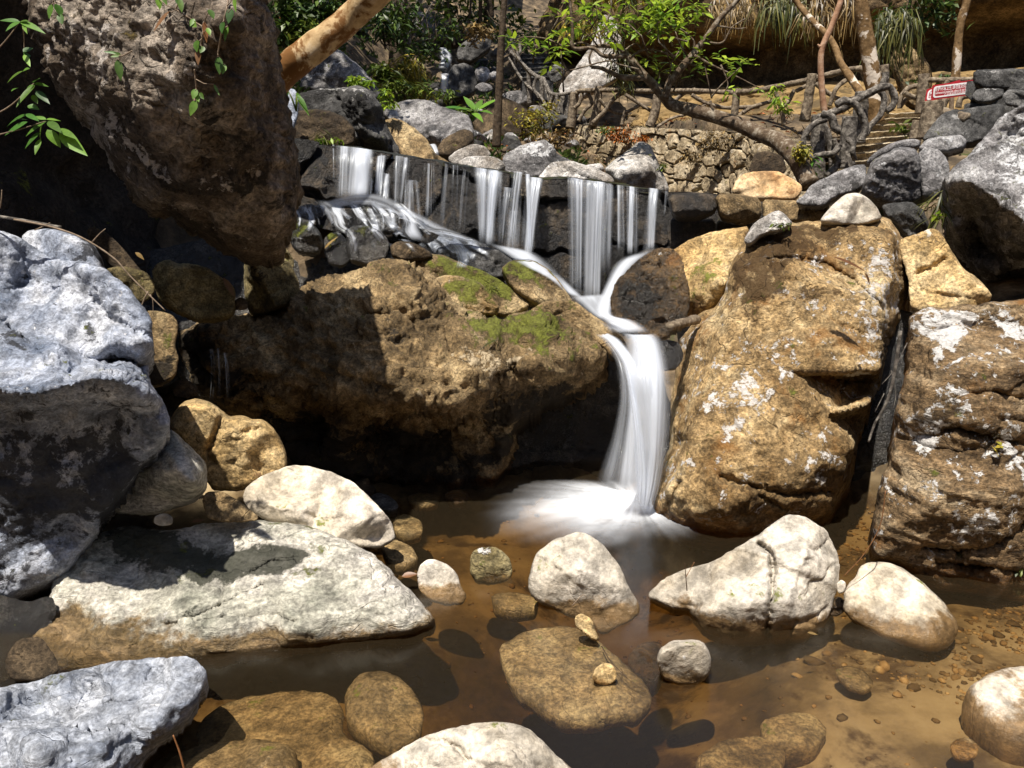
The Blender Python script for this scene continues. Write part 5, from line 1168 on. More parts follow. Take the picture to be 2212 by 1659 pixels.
# gravel on the bed
def gravel():
    mb = MB(); ico_v = None
    import bmesh
    bm = bmesh.new(); bmesh.ops.create_icosphere(bm, subdivisions=1, radius=1); bm.verts.ensure_lookup_table()
    iv = np.array([v.co[:] for v in bm.verts]); fc = [tuple(v.index for v in f.verts) for f in bm.faces]; bm.free()
    rg = np.random.default_rng(5)
    n = 0
    while n < 2600:
        x, y = rg.uniform(-1.6, 3.6), rg.uniform(2.3, 5.4)
        dens = .05 + .9 * smooth(1.3, 2.3, x) * smooth(2.6, 3.3, y) * smooth(-.1, .25, math.sin(x * 5.1 + 1.3 * math.sin(y * 4)) * math.cos(y * 4.3 + x))
        if rg.random() > dens: continue
        s = rg.lognormal(-4.75, .5)
        z = float(terrain(np.array([x]), np.array([y]))[0])
        if z > .1: continue
        R = rg.uniform(.6, 1.3, 3) * s * np.array([1.2, 1.2, .6])
        a = rg.uniform(0, 6.28); c_, s_ = math.cos(a), math.sin(a)
        v = iv * (1 + .18 * rg.normal(size=(len(iv), 1))) * R
        v = np.column_stack([v[:, 0] * c_ - v[:, 1] * s_, v[:, 0] * s_ + v[:, 1] * c_, v[:, 2]]) + [x, y, z + .2 * s]
        mb.add(v, fc, rg.random(3)); n += 1
    o = mb.build('gravel', simple_mat('gravel_pebbles', [(.3, (.10, .055, .02)), (.5, (.26, .16, .06)), (.7, (.42, .3, .15))], 9, .3, tint=.6), None, True, origin=(0, 0, 0))
    tag(o, 'brown and golden gravel on the bed of the shallows', 'gravel', None, 'stuff')
gravel()
# ------------------------------------------------------------------ rustic fences, steps, sign
def px3(s, Y=None):
    """'x,y[,Y] ...' -> 3-D points"""
    a = [[float(q) for q in t.split(',')] for t in s.split()]
    return np.array([P(p[0], p[1], p[2] if len(p) > 2 else Y) for p in a])

def limb(parent, name, s, Y, w, mat='fence', seg=9, n=None, rough=.16, taper=1.0):
    p = px3(s, Y)
    m = MB(); r = w * 1.18 / 2 / F * p[:, 1]
    r = r * np.linspace(1, taper, len(p))
    k = n or max(8, int(len(p) * 6))
    m.tube(p, r, seg, rough, 9.0, n=k * 2)
    return m.build(name, M[mat], parent)

def fence(name, label, posts, rails, braces, mat='fence', group=None, wp=17, wr=12, wb=10, cat='fence'):
    b = px3(posts[0][0], posts[0][1])[-1]
    r = thing(name, label, cat, tuple(b), group); ORG[r.name] = np.array(b)
    for p in posts: limb(r, 'post', p[0], p[1], p[2] if len(p) > 2 else wp, mat, 10, rough=.1, taper=1.12)
    for p in rails: limb(r, 'rail', p[0], p[1], p[2] if len(p) > 2 else wr, mat)
    for p in braces: limb(r, 'brace', p[0], p[1], p[2] if len(p) > 2 else wb, mat)
    return r

fence('rustic_fence', 'grey rustic railing climbing beside the upper steps in the background', [
    ("1107,84 1108,155", 22.5, 9), ("1118,112 1120,165", 22.2, 8), ("1142,148 1144,225", 21.4, 8), ("1170,170 1172,232", 20.8, 8), ("1190,200 1190,262", 20.2, 8), ("1204,205 1203,268", 19.6, 8), ("1216,208 1214,272", 19.2, 8), ("1226,206 1222,275", 18.8, 9)],
    [("1107,86,22.5 1099,98,22.4 1104,112,22.3 1117,124,22 1130,140,21.7 1143,153,21.4 1158,164,21.1 1174,170,20.8", None, 7), ("1174,170,20.8 1182,188,20.5 1191,202,20.2 1208,205,19.6 1222,204,19.2 1238,200,18.6", None, 7), ("1100,125,22.4 1120,160,22 1140,185,21.4 1165,206,20.8 1180,228,20.3 1196,246,19.8", None, 5)],
    [("1106,86,22.5 1120,80,22.6", None, 6), ("1122,95,22.3 1124,112,22.2 1114,120,22.2", None, 5), ("1160,165,21 1153,190,21 1166,212,20.8", None, 6), ("1176,180,20.6 1188,222,20.3 1202,240,20", None, 5),
     ("1196,206,20 1188,225,20 1198,248,19.8", None, 6), ("1206,208,19.6 1196,230,19.7 1206,258,19.5", None, 6), ("1215,210,19.3 1208,235,19.3 1213,262,19.2", None, 6), ("1228,208,18.9 1219,230,18.9 1226,262,18.8", None, 6)], 'fence_grey', 'rustic fences along the path')
fence('rustic_fence', 'rustic branch fence along the path on top of the dry stone wall', [
    ("1242,200 1237,240 1232,276", 18.4, 15), ("1294,187 1290,230 1280,272", 17.8, 13), ("1421,205 1414,245 1403,274", 16.4, 15), ("1592,192 1587,240 1579,280", 14.7, 13), ("1754,160 1748,205 1737,262", 13.2, 16), ("1911,140 1911,240", 12.4, 15)],
    [("1246,202,18.3 1256,196,18.2 1332,195,17.4 1415,197,16.5 1497,196,15.6 1590,201,14.7", None, 8), ("1590,200,14.7 1640,195,14.2 1688,186,13.8 1745,173,13.3 1825,153,12.9 1862,149,12.6 1905,160,12.4", None, 10)],
    [("1294,214 1316,236 1346,244 1384,226", 17.3, 6), ("1350,204 1382,225 1410,242", 16.8, 6), ("1280,266 1306,240 1322,218 1340,203 1358,195", 17.2, 8), ("1343,270 1348,246 1352,240", 17, 6), ("1270,200 1278,222 1262,240 1250,262", 18.1, 7), ("1258,198 1252,222 1240,234", 18.2, 7),
     ("1450,226 1474,204 1502,193", 15.9, 7), ("1494,205 1524,222 1556,231 1580,233 1640,230", 15.2, 7), ("1532,218 1545,250 1552,272", 15.2, 7), ("1508,237 1524,226", 15.2, 6), ("1420,274 1450,256 1482,247", 15.9, 5), ("1587,262 1606,241 1630,231", 14.6, 6), ("1497,250 1507,272", 15.5, 7),
     ("1674,196 1687,232 1694,270", 13.8, 8), ("1716,194 1704,218 1688,234", 13.7, 7), ("1744,184 1720,197", 13.5, 7), ("1605,244 1622,233 1655,222 1672,218", 14.2, 7), ("1762,181 1790,202 1819,217 1848,211", 13, 8), ("1834,168 1806,192 1792,228", 12.9, 8), ("1862,150 1872,180 1884,200", 12.6, 9)], 'fence', 'rustic fences along the path')
fence('rustic_railing', 'thick looped and twisted branch railing at the foot of the stone steps', [
    ("1836,252 1832,300 1827,364", 9.6, 26), ("1862,198 1858,250 1853,310", 10.4, 24), ("1768,248 1767,310 1765,388", 9.9, 24), ("1776,262 1790,300 1798,345 1800,390", 10.0, 13)],
    [("1776,247 1790,250 1798,258 1804,276 1822,282 1841,272", 9.7, 15), ("1768,254 1784,250 1806,240 1834,226 1853,214 1880,200 1898,190 1915,187", 10.2, 14)],
    [("1786,258,9.7 1766,264,9.7 1748,278,9.7 1737,298,9.7 1737,322,9.7 1750,340,9.7 1776,334,9.6 1800,331,9.5 1814,312,9.5", None, 11), ("1806,226 1826,218 1848,227 1862,250 1869,275 1861,304", 10.0, 13), ("1900,196 1910,213 1903,246 1882,270 1870,292", 10.6, 11),
     ("1905,190 1922,188 1932,207 1929,228 1914,240", 10.8, 12), ("1795,330 1808,350 1800,366 1785,380", 9.6, 13), ("1905,186 1912,170 1912,156", 11, 12), ("1830,302,9.4 1842,312,9.35 1842,330,9.35 1846,344,9.4", None, 9), ("1802,300 1806,320 1800,340", 9.9, 9)], 'fence_grey', None, cat='railing')
fence('rustic_railing', 'stout post with a thick side rail among the grey rocks below the red sign', [("2016,219 2012,250 2004,300", 8.6, 33)], [("2012,240,8.6 2035,244,8.6 2066,250,8.5 2090,256,8.4", None, 18)], [("1985,262 1978,285 1975,300", 8.8, 20)], 'fence', None, cat='railing')
fence('rustic_fence', 'short branch fence behind the red sign', [("1996,160 1993,200 1989,246", 11.6, 18)], [("1998,173,11.6 2040,173,11.4 2110,172,11.0", None, 9)],
      [("1943,234 1945,214 1954,198 1966,189 1988,184", 11.8, 9), ("1953,199 1962,206 1982,212", 11.7, 9), ("1945,231 1955,216 1968,210", 11.9, 8), ("2042,214 2035,232 2028,245", 11.2, 14), ("2100,205 2076,212 2070,232", 10.8, 10), ("2048,176 2040,186", 11.3, 9)], 'fence', 'rustic fences along the path')

# ---------------------------------------------------------------- steps
def steps(label, rows, mat, name='stone_steps'):
    """rows: (x0,y0,x1,y1,Y) of each tread's front edge, from the bottom up"""
    r = thing(name, label, 'steps', tuple(P(rows[0][0], rows[0][1], rows[0][4]))); ORG[r.name] = np.array(r.location)
    for k, (x0, y0, x1, y1, Y) in enumerate(rows):
        a, b = P(x0, y0, Y), P(x1, y1, Y - .0)
        h = .55; n = 24
        t = np.linspace(0, 1, n)[:, None]
        fr = a * (1 - t) + b * t
        fr[:, 1] += .04 * fbm(np.column_stack([t * 5 + k * 3, t * 0, t * 0]), 3)
        fr[:, 2] += .025 * fbm(np.column_stack([t * 6 + k * 5, t * 0 + 3, t * 0]), 3)
        lip = fr.copy(); lip[:, 1] += .02; lip[:, 2] += .012
        bk = lip.copy(); bk[:, 1] += 1.2
        dn = fr.copy(); dn[:, 2] -= h; mid = fr.copy(); mid[:, 2] -= .05; mid[:, 1] += .03
        V = np.stack([bk, lip, fr, mid, dn, dn + np.array([0, 1.2, 0])], 1)
        o = make_obj('step', V.reshape(-1, 3), grid_faces(n, 6).tolist(), M[mat], r, False, {"paint": np.zeros((n * 6, 3))})
    return r
steps('worn grey stone steps climbing between the looped railing and the grey rocks', [
    (1800, 352, 1905, 346, 10.0), (1812, 336, 1918, 326, 10.4), (1838, 318, 1935, 308, 10.8), (1850, 303, 1960, 294, 11.2), (1862, 288, 1990, 280, 11.5), (1875, 273, 1995, 266, 11.8), (1882, 258, 2000, 254, 12.1), (1890, 246, 2000, 244, 12.4)], 'wall')
steps('dim grey steps beside the upper railing in the background', [(1128, 168, 1195, 166, 21.5), (1126, 158, 1192, 156, 22), (1124, 148, 1192, 146, 22.5), (1124, 138, 1190, 136, 23), (1124, 128, 1188, 126, 23.5), (1124, 118, 1186, 116, 24)], 'dgrey')
steps('pale slab step behind the branch fence on the stone wall', [(1236, 268, 1272, 268, 18.6), (1240, 258, 1268, 256, 19.2), (1240, 248, 1262, 246, 19.8)], 'dgrey')

# ---------------------------------------------------------------- red signs
def flat_mat(name, c, rough=.45):
    b = NB(name)
    pos = b.n("NewGeometry").outputs["Position"]
    n = b.noise(pos, 14, 6, .7)
    col = b.mix(1.0, c, b.mapr(n, .3, .7, .8, 1.1), 'MULTIPLY')
    return b.done(b.n("BsdfPrincipled", None, Base_Color=col, Roughness=rough).outputs[0])
M['red'] = flat_mat('red_sign_paint', (.42, .012, .022)); M['signwhite'] = flat_mat('white_sign_paint', (.85, .8, .8)); M['signback'] = flat_mat('sign_edge_paint', (.2, .01, .015))

def sign(label, quad, Y0, Y1, lines, inset=.045, post=None):
    """quad: tl, tr, br, bl photo pixels of the board; left edge at depth Y0, right edge at Y1"""
    tl, tr, br, bl = [P(q[0], q[1], Y) for q, Y in zip(quad, (Y0, Y1, Y1, Y0))]
    r = thing('sign', label, 'sign', tuple(bl)); ORG[r.name] = np.array(bl)
    ex = tr - tl; ey = bl - tl
    W, H = np.linalg.norm(ex), np.linalg.norm(ey)
    nn = np.cross(ex, ey); nn /= np.linalg.norm(nn)
    if nn.dot(-tl + np.array([0, 0, 2.0])) < 0: nn = -nn
    def at(u, v, d=0.0): return tl + ex * u + ey * v + nn * d
    def plate(name, us, dz, mat, ring=None):
        f = np.array([at(u, v, dz) for u, v in us]); k = len(us)
        if ring is None:
            b = np.array([at(u, v, dz - .018) for u, v in us])
            fc = [tuple(range(k)), tuple(range(2 * k - 1, k - 1, -1))] + [(i, i + k, (i + 1) % k + k, (i + 1) % k) for i in range(k)]
            V = np.vstack([f, b])
        else:
            g = np.array([at(u, v, dz) for u, v in ring]); V = np.vstack([f, g])
            fc = [(i, (i + 1) % k, (i + 1) % k + k, i + k) for i in range(k)]
        return make_obj(name, V, fc, M[mat], r, False)
    def rr(m, rad, n=6):
        ku, kv = m / W, m / H; ru, rv = rad / W, rad / H; out = []
        for cx_, cy_, a0 in ((1 - ku - ru, kv + rv, -90), (1 - ku - ru, 1 - kv - rv, 0), (ku + ru, 1 - kv - rv, 90), (ku + ru, kv + rv, 180)):
            for a in np.radians(np.linspace(a0, a0 + 90, n)): out.append((cx_ + ru * math.cos(a), cy_ + rv * math.sin(a)))
        return out
    plate('board', rr(0, .01), 0, 'red')
    plate('border', rr(.018, .03), .004, 'signwhite', rr(.034, .024))
    for (txt, u0, v0, size, wfit, sk) in lines:
        cu = bpy.data.curves.new('text', 'FONT'); cu.body = txt; cu.size = 1.0; cu.offset = .012
        to = bpy.data.objects.new('text', cu); COL.objects.link(to)
        bpy.context.view_layer.update()
        me = bpy.data.meshes.new_from_object(to.evaluated_get(bpy.context.evaluated_depsgraph_get()))
        bpy.data.objects.remove(to)
        n = len(me.vertices); co = np.zeros(n * 3); me.vertices.foreach_get('co', co); co = co.reshape(-1, 3)
        w0 = np.ptp(co[:, 0]) or 1; co[:, 0] -= co[:, 0].min()
        sx = wfit / w0
        V = np.array([at(u0 + (c[0] * sx + c[1] * size / H * 0 + sk * c[1]), v0 - c[1] * size, .005) for c in co])
        fc = [tuple(p.vertices) for p in me.polygons]
        bpy.data.meshes.remove(me)
        make_obj('lettering', V, fc, M['signwhite'], r, False)
    if post:
        limb(r, 'post', post[0], post[1], post[2], 'twig', 8, n=6, rough=.02)
    return r
sign('red sign with white Chinese and English lettering asking visitors not to litter', [(2014, 184), (2103, 172), (2097, 205), (2011, 216)], 10.0, 9.8,
     [("爱护环境卫生,请勿乱扔垃圾!", .075, .44, .34, .86, .0), ("Environmental protection, please do not litter!", .075, .66, .25, .84, 0), ("广元市风景区管理局宣", .32, .83, .17, .6, 0)], post=("2056,205 2055,240", 10.05, 8))
sign('plain-looking red sign half hidden behind the lettered one', [(2002, 193), (2075, 172), (2070, 202), (1997, 222)], 10.35, 10.2, [("爱护花草", .09, .5, .3, .8, 0), ("Take care", .09, .76, .24, .8, 0)], post=("2030,210 2030,240", 10.4, 7))
# ------------------------------------------------------------------ trees, shrubs, vines, leaves
ALLR = drape_bvh([l for l in ROCKS if 'cave' not in l])
def surf(x, y, Y, off=.03, lim=1.6):
    """depth of the rock surface seen through a pixel (or the given depth)"""
    h = ALLR.ray_cast(Vector((0, 0, CAMZ)), Vector(ray(x, y)).normalized())
    return h[0].y - off if h[0] is not None and abs(h[0].y - Y) < lim else Y

def tree(name, label, trunk, limbs=(), bark='bark_dark', cat='tree', group=None):
    """trunk/limbs: (pixel path, Y, width px start, width px end)"""
    p = px3(trunk[0], trunk[1])
    base = p[np.argmin(p[:, 2])]
    r = thing(name, label, cat, tuple(base), group); ORG[r.name] = np.array(base)
    m = MB()
    def rad(pts, a, b): return np.linspace(a, b, len(pts)) / 2 / F * pts[:, 1]
    m.tube(p, rad(p, trunk[2], trunk[3]), 12, .12, 4.0, n=max(20, len(p) * 8)); m.build('trunk', M[bark], r)
    for l in limbs:
        q = px3(l[0], l[1]); m = MB()
        m.tube(q, rad(q, l[2], l[3]), 8, .12, 5.0, n=max(10, len(q) * 6)); m.build('branch', M[bark], r)
    return r

def clusters(parent, name, mat, spots, seed=1, leafL=.13, leafW=.045, per=9, Y=None, spread=.22, droop=.2, mult=1):
    """whorls of leaves round twig ends; spots: (x,y,Y)"""
    rg = np.random.default_rng(seed); m = MB()
    for (x, y, YY) in spots:
        c = P(x, y, YY)
        for k in range(int(per * mult)):
            a = rg.uniform(0, 6.28); e = rg.uniform(-.5, .75)
            d = np.array([math.cos(a) * math.cos(e), math.sin(a) * math.cos(e), math.sin(e)])
            o = c + d * spread * rg.uniform(.02, .35) + rg.normal(0, spread * .12, 3)
            m.leaf(o, d, np.array([0, 0, 1.0]) + rg.normal(0, .25, 3), leafL * rg.uniform(.7, 1.25), leafW * rg.uniform(.8, 1.2), droop + rg.uniform(-.1, .2), .2, rg.random(3), rows=4)
    return m.build(name, M[mat], parent)

# leaning trunk, upper left
tree('leaning_tree', 'thick pale orange-mottled trunk leaning up to the right at the top left', ("560,222,6.6 606,162,6.6 660,118,6.5 706,80,6.5 760,35,6.5 806,-8,6.4 900,-90,6.3 1010,-200,6.3", None, 62, 52), (), 'bark_pale')
tree('slender_tree', 'thin dark straight trunk standing on the stones above the weir', ("1072,318 1075,260 1078,200 1081,120 1086,50 1090,-20 1094,-160", 11.2, 19, 10), (("1086,60 1060,38 1052,22", 11.2, 3, 1.5), ("1083,118 1110,95 1140,72 1165,52", 11.2, 3, 1.5), ("1088,20 1102,10", 11.2, 3, 1.5)), 'bark_dark')
# leafy spreading tree above the stone wall
lt = tree('spreading_tree', 'low spreading leafy tree arching left from the foot of the looped railing', ("1748,400,9.2 1735,372,9.3 1715,337,9.4 1680,305,9.7 1640,289,10 1579,262,10.2 1497,238,10.4 1455,228,10.5 1434,208,10.5 1409,181,10.5 1382,153,10.5 1360,126,10.5 1338,103,10.5 1305,99,10.5 1277,101,10.6", None, 42, 6), (
    ("1436,214 1447,178 1480,137 1519,90 1557,38 1593,0 1640,-60", 10.4, 17, 8), ("1390,168 1346,167 1319,156 1298,147 1277,145", 10.3, 12, 7), ("1354,121 1305,121 1280,104 1239,104 1237,75 1236,55 1231,0 1228,-60", 10.2, 9, 5), ("1277,145 1273,125 1279,108", 10.2, 5, 4),
    ("1277,101 1255,92 1220,100 1180,84 1135,80 1112,88", 10.5, 5, 2), ("1480,138 1500,98 1485,74 1450,50 1430,30", 10.4, 5, 2), ("1500,120 1540,142 1580,160 1640,190", 10.3, 6, 2), ("1300,99 1290,70 1275,50 1262,30", 10.4, 4, 2), ("1345,112 1372,95 1390,110", 10.3, 4, 2),
    ("1360,126 1390,108 1430,112 1462,128 1500,140", 10.2, 5, 2), ("1519,90 1560,92 1580,60 1610,40", 10.4, 5, 2), ("1380,150 1340,140 1310,132 1240,150 1190,155", 10.1, 4, 2), ("1338,101 1310,60 1320,20 1318,-20", 10.5, 5, 3), ("1545,55 1590,62 1612,60", 10.4, 4, 2), ("1557,140 1572,180 1565,200", 10.3, 4, 2)), 'bark_lichen')
sp = []
rg0 = np.random.default_rng(12)
for (x0, y0, x1, y1, n) in [(1195, 60, 1260, 112, 11), (1140, 78, 1200, 112, 6), (1205, -5, 1300, 40, 12), (1260, 20, 1340, 90, 14), (1330, -10, 1450, 50, 22), (1400, 0, 1520, 60, 26), (1360, 60, 1480, 90, 10), (1450, 60, 1560, 130, 9), (1500, 105, 1615, 150, 12), (1395, 110, 1530, 165, 16), (1180, 110, 1240, 150, 5), (1100, 70, 1130, 98, 4), (1520, 180, 1600, 215, 3), (1300, 30, 1420, 70, 14), (1460, -10, 1520, 30, 8)]:
    for _ in range(int(n * .62)): sp.append((rg0.uniform(x0, x1), rg0.uniform(y0, y1), rg0.uniform(9.9, 10.9)))
clusters(lt, 'foliage', 'leaf', sp, 3, .15, .05, 7, spread=.22)
for (x, y, Y) in sp[::3]:
    mt = MB()
    a = P(x, y, Y); b_ = a + np.array([rg0.uniform(-.3, .3), rg0.uniform(-.1, .3), rg0.uniform(-.45, .1)])
    mt.tube([b_, (a + b_) / 2 + rg0.normal(0, .03, 3), a], [.012, .009, .004], 5)
    mt.build('twig', M['bark_lichen'], lt)
# trunks on the right
tree('spotted_tree', 'stout brown trunk with white blotches beside the steps', ("1892,265 1888,230 1888,192 1880,137 1869,69 1860,0 1852,-150", 11.8, 36, 26), (), 'bark_spot')
tree('leaning_sapling', 'thin mossy stem leaning down to the right across the fence', ("1862,205,11.6 1839,170,11.8 1817,137,12 1803,101,12.2 1784,74,12.3 1751,41,12.5 1718,0,12.7 1680,-60,12.8", None, 16, 10), (), 'bark_spot')
tree('pale_sapling', 'pale pinkish forked stem standing in front of the fence', ("1786,262 1778,219 1773,151 1776,104 1797,55 1817,0 1835,-60", 11.0, 13, 11), (("1776,104 1770,100", 11, 9, 8), ("1770,100 1766,96", 11, 6, 3)), 'bark_pink')
tree('spotted_tree', 'slim pale-blotched trunk rising behind the red sign', ("2061,180 2064,164 2069,96 2077,41 2089,0 2100,-80", 12.2, 18, 14), (), 'bark_spot')
for k, (s, Y, w0, w1, lb) in enumerate([("1055,60 1056,20 1058,-60", 25, 22, 20, 'dark trunk at the top centre of the background'), ("1040,72 1037,40 1040,-40", 24, 9, 7, 'thin dark trunk left of the thicker one at the top centre'), ("982,100 975,60 968,20 972,-40", 23, 6, 4, 'slim dark stem above the distant fall'), ("1010,60 1015,30 1020,-40", 24, 6, 4, 'slim dark stem right of the one above the distant fall')]):
    tree('background_tree', lb, (s, Y, w0, w1), (), 'bark_dark')
bs = tree('bare_shrub', 'leafless grey twiggy shrub on the dark slope right of the leaning trunk', ("885,100 890,60 897,30 902,-10", 15, 5, 3), (("885,100 878,60 865,30 850,5", 15, 4, 2), ("888,80 905,55 920,30 935,5", 15, 4, 2), ("890,95 905,90 935,82", 15, 3, 1.5), ("880,70 870,25 868,-5", 15, 3, 1.5), ("897,45 880,20 870,0", 15, 3, 1.5), ("905,55 900,30 915,0", 15, 3, 1.5)), 'fence_grey', 'shrub')

# ---------------------------------------------------------------- shrubs and ferns
def shrub(name, label, x, y, Y, rx, rz, n, L, W, mat, seed, kind='leaf', group=None, cat='shrub', stems=6):
    rg = np.random.default_rng(seed); c = P(x, y, Y); mpx = Y / F
    base = c - np.array([0, 0, rz * mpx * .9])
    r = thing(name, label, cat, tuple(base), group); ORG[r.name] = np.array(base)
    ms = MB()
    for k in range(stems):
        e = c + np.array([rg.normal(0, rx * mpx * .45), rg.normal(0, rx * mpx * .3), rg.uniform(-.3, .8) * rz * mpx])
        ms.tube([base + rg.normal(0, .04, 3), (base + e) / 2 + rg.normal(0, .06, 3), e], np.array([.014, .01, .004]) * min(1.0, rz * mpx / .25), 5)
    ms.build('stems', M['bark_dark'], r)
    m = MB()
    lump = rg.normal(0, .55, (max(5, n // 60), 3))
    for k in range(n):
        q = lump[rg.integers(len(lump))] + rg.normal(0, .26, 3)
        p = c + q * np.array([rx, rx * .7, rz]) * mpx
        a = rg.uniform(0, 6.28); d = np.array([math.cos(a), math.sin(a), rg.uniform(-.9, .3)])
        if kind == 'leaf': m.leaf(p, d, np.array([0, 0, 1.]) + rg.normal(0, .4, 3), L * rg.uniform(.6, 1.3), W * rg.uniform(.7, 1.2), .25, .2, rg.random(3), rows=3)
        else: m.leaf(p, d, np.array([0, 0, 1.]) + rg.normal(0, .3, 3), L * rg.uniform(.6, 1.3), W, .6, .15, rg.random(3), rows=5)
    m.build('foliage', M[mat], r)
    return r
SH = [
 ('bush', 'dark leafy bush at the very top left beside the boulder', 615, 40, 11, 40, 60, 420, .13, .06, 'leaf_dark', 'leaf'),
 ('bush', 'dense dark bush under the leaning trunk, left part', 665, 20, 11.5, 60, 60, 700, .14, .06, 'leaf_dark', 'leaf'),
 ('bush', 'small-leaved green bush left of the leaning trunk', 640, 75, 11, 40, 35, 300, .1, .05, 'leaf_mid', 'leaf'),
 ('bush', 'dark bush above the leaning trunk at the top edge', 720, -10, 12, 60, 40, 500, .13, .06, 'leaf_mid', 'leaf'),
 ('bush', 'shadowy bush right of the leaning trunk at the top edge', 860, 15, 15, 60, 50, 500, .15, .07, 'leaf_dark', 'leaf'),
 ('bush', 'hanging leafy bush beside the leaning trunk on the dark slope', 835, 60, 14, 40, 40, 320, .2, .05, 'leaf_dark', 'leaf'),
 ('bush', 'dark bush at the top of the gully left of the distant fall', 925, 60, 20, 60, 50, 420, .2, .09, 'leaf_dark', 'leaf'),
 ('bush', 'green bush at the top centre of the picture', 1000, 15, 25, 50, 40, 320, .22, .1, 'leaf_mid', 'leaf'),
 ('bush', 'sparse bush between the background trunks', 1080, 40, 24, 45, 40, 260, .2, .09, 'leaf_mid', 'leaf'),
 ('bush', 'drooping bamboo-like bush left of the distant fall', 890, 165, 16, 36, 36, 520, .34, .03, 'leaf_yel', 'grass'),
 ('bush', 'leafy green bush below the bamboo-like one', 880, 190, 15, 50, 20, 360, .2, .04, 'leaf_mid', 'leaf'),
 ('bush', 'dark green bush on the slope above the grey boulder', 815, 150, 15, 30, 24, 260, .12, .06, 'leaf_mid', 'leaf'),
 ('bush', 'bright green cushion plant on top of the big angular boulder', 775, 176, 9.9, 18, 9, 160, .1, .04, 'leaf', 'leaf'),
 ('bush', 'bright little plant right of the big angular boulder', 835, 208, 10.5, 14, 10, 70, .1, .04, 'leaf', 'leaf'),
 ('bush', 'light green leafy clump behind the leaf-strewn flat boulder', 826, 228, 11.2, 10, 6, 50, .1, .05, 'leaf', 'leaf'),
 ('fern', 'pale leafy fern at the left end of the weir top', 712, 302, 8.0, 26, 9, 70, .09, .03, 'leaf', 'leaf'),
 ('fern', 'thin grassy fern beside the moss-browned rock', 690, 296, 8.0, 20, 16, 26, .2, .008, 'grass', 'grass'),
 ('bush', 'low green plants at the foot of the big-leaved plant', 1000, 246, 14.5, 34, 12, 260, .1, .05, 'leaf_mid', 'leaf'),
 ('bush', 'yellow-green bush on the sunlit bank behind the leafy tree', 1300, 5, 17.5, 70, 40, 520, .2, .05, 'leaf_yel', 'grass'),
 ('bush', 'drooping green plant on the bank below the yellow-green bush', 1340, 70, 17, 26, 60, 320, .3, .03, 'grass', 'grass'),
 ('bush', 'dry orange-green scrub left of the fence corner', 1170, 245, 17.5, 30, 30, 220, .14, .05, 'leaf_yel', 'leaf'),
 ('bush', 'brownish scrub at the foot of the stone wall corner', 1200, 295, 16.5, 36, 30, 260, .12, .05, 'straw', 'leaf'),
 ('bush', 'olive scrub below the fence left of the thin trunk', 1130, 262, 16.5, 20, 24, 120, .12, .05, 'leaf_yel', 'leaf'),
 ('bush', 'tangled brown scrub above the distant fall', 1015, 70, 21, 50, 20, 260, .16, .07, 'straw', 'leaf'),
 ('bush', 'dark green bush hanging over the cliff behind the spotted trunk', 1990, 10, 15, 60, 40, 460, .16, .07, 'leaf_dark', 'leaf'),
 ('bush', 'dark bush on the cliff top right of the hanging grass', 1925, 40, 14.5, 40, 50, 360, .16, .06, 'leaf_dark', 'leaf'),
 ('bush', 'small weeds under the slim blotched trunk', 2045, 172, 12.8, 40, 12, 140, .08, .05, 'leaf_dark', 'leaf'),
 ('bush', 'small green plant by the fence post on the path', 1680, 218, 12.6, 26, 16, 60, .14, .05, 'leaf', 'leaf'),
 ('bush', 'second small green plant on the fence, further right', 1668, 192, 12.9, 20, 8, 28, .14, .05, 'leaf', 'leaf'),
 ('bush', 'pale bluish-leaved plant sprouting over the steps', 1960, 278, 9.6, 36, 22, 60, .09, .05, 'leaf_mid', 'leaf'),
 ('fern', 'tuft of drooping grass under the overhanging boulder on the right', 2025, 430, 6.4, 16, 30, 46, .22, .014, 'grass', 'grass'),
 ('bush', 'little round-leaved plant in the crack beside the overhanging boulder', 2030, 468, 6.3, 8, 8, 9, .07, .055, 'leaf', 'leaf'),
 ('bush', 'tiny green plant on the shoulder of the golden brown boulder', 1690, 488, 4.95, 14, 6, 20, .05, .022, 'leaf_mid', 'leaf'),
 ('bush', 'small yellow-leaved sprig on the brown layered boulder', 2158, 964, 3.55, 14, 6, 7, .07, .024, 'leaf_yel', 'leaf'),
 ('bush', 'tiny green sprig low on the brown layered boulder', 2205, 1235, 3.45, 6, 6, 10, .03, .016, 'leaf_mid', 'leaf'),
 ('bush', 'tall green leaves in the gap beside the looped railing', 1752, 352, 9.5, 9, 26, 16, .2, .08, 'leaf_big', 'leaf'),
 ('fern', 'few grass blades growing from the middle boulder', 1072, 735, 4.95, 10, 8, 9, .16, .006, 'grass', 'grass'),
 ('fern', 'tuft of fine grass on the dark green moss crown', 1060, 608, 6.0, 10, 8, 14, .12, .006, 'grass', 'grass'),
 ('bush', 'green weed at the foot of the pointed tan rock', 1432, 362, 10.2, 8, 8, 30, .06, .03, 'leaf_mid', 'leaf'),
]
for k, s in enumerate(SH):
    if s[4] < 7: s = s[:4] + (surf(s[2], s[3] + s[6] * .5, s[4], .03, 1.0),) + s[5:]
    shrub(s[0], s[1], *s[2:10], s[10], 40 + k, s[11], cat='fern' if s[0] == 'fern' else 'bush', stems=5 if s[6] * 0 + s[7] > 60 else 2)
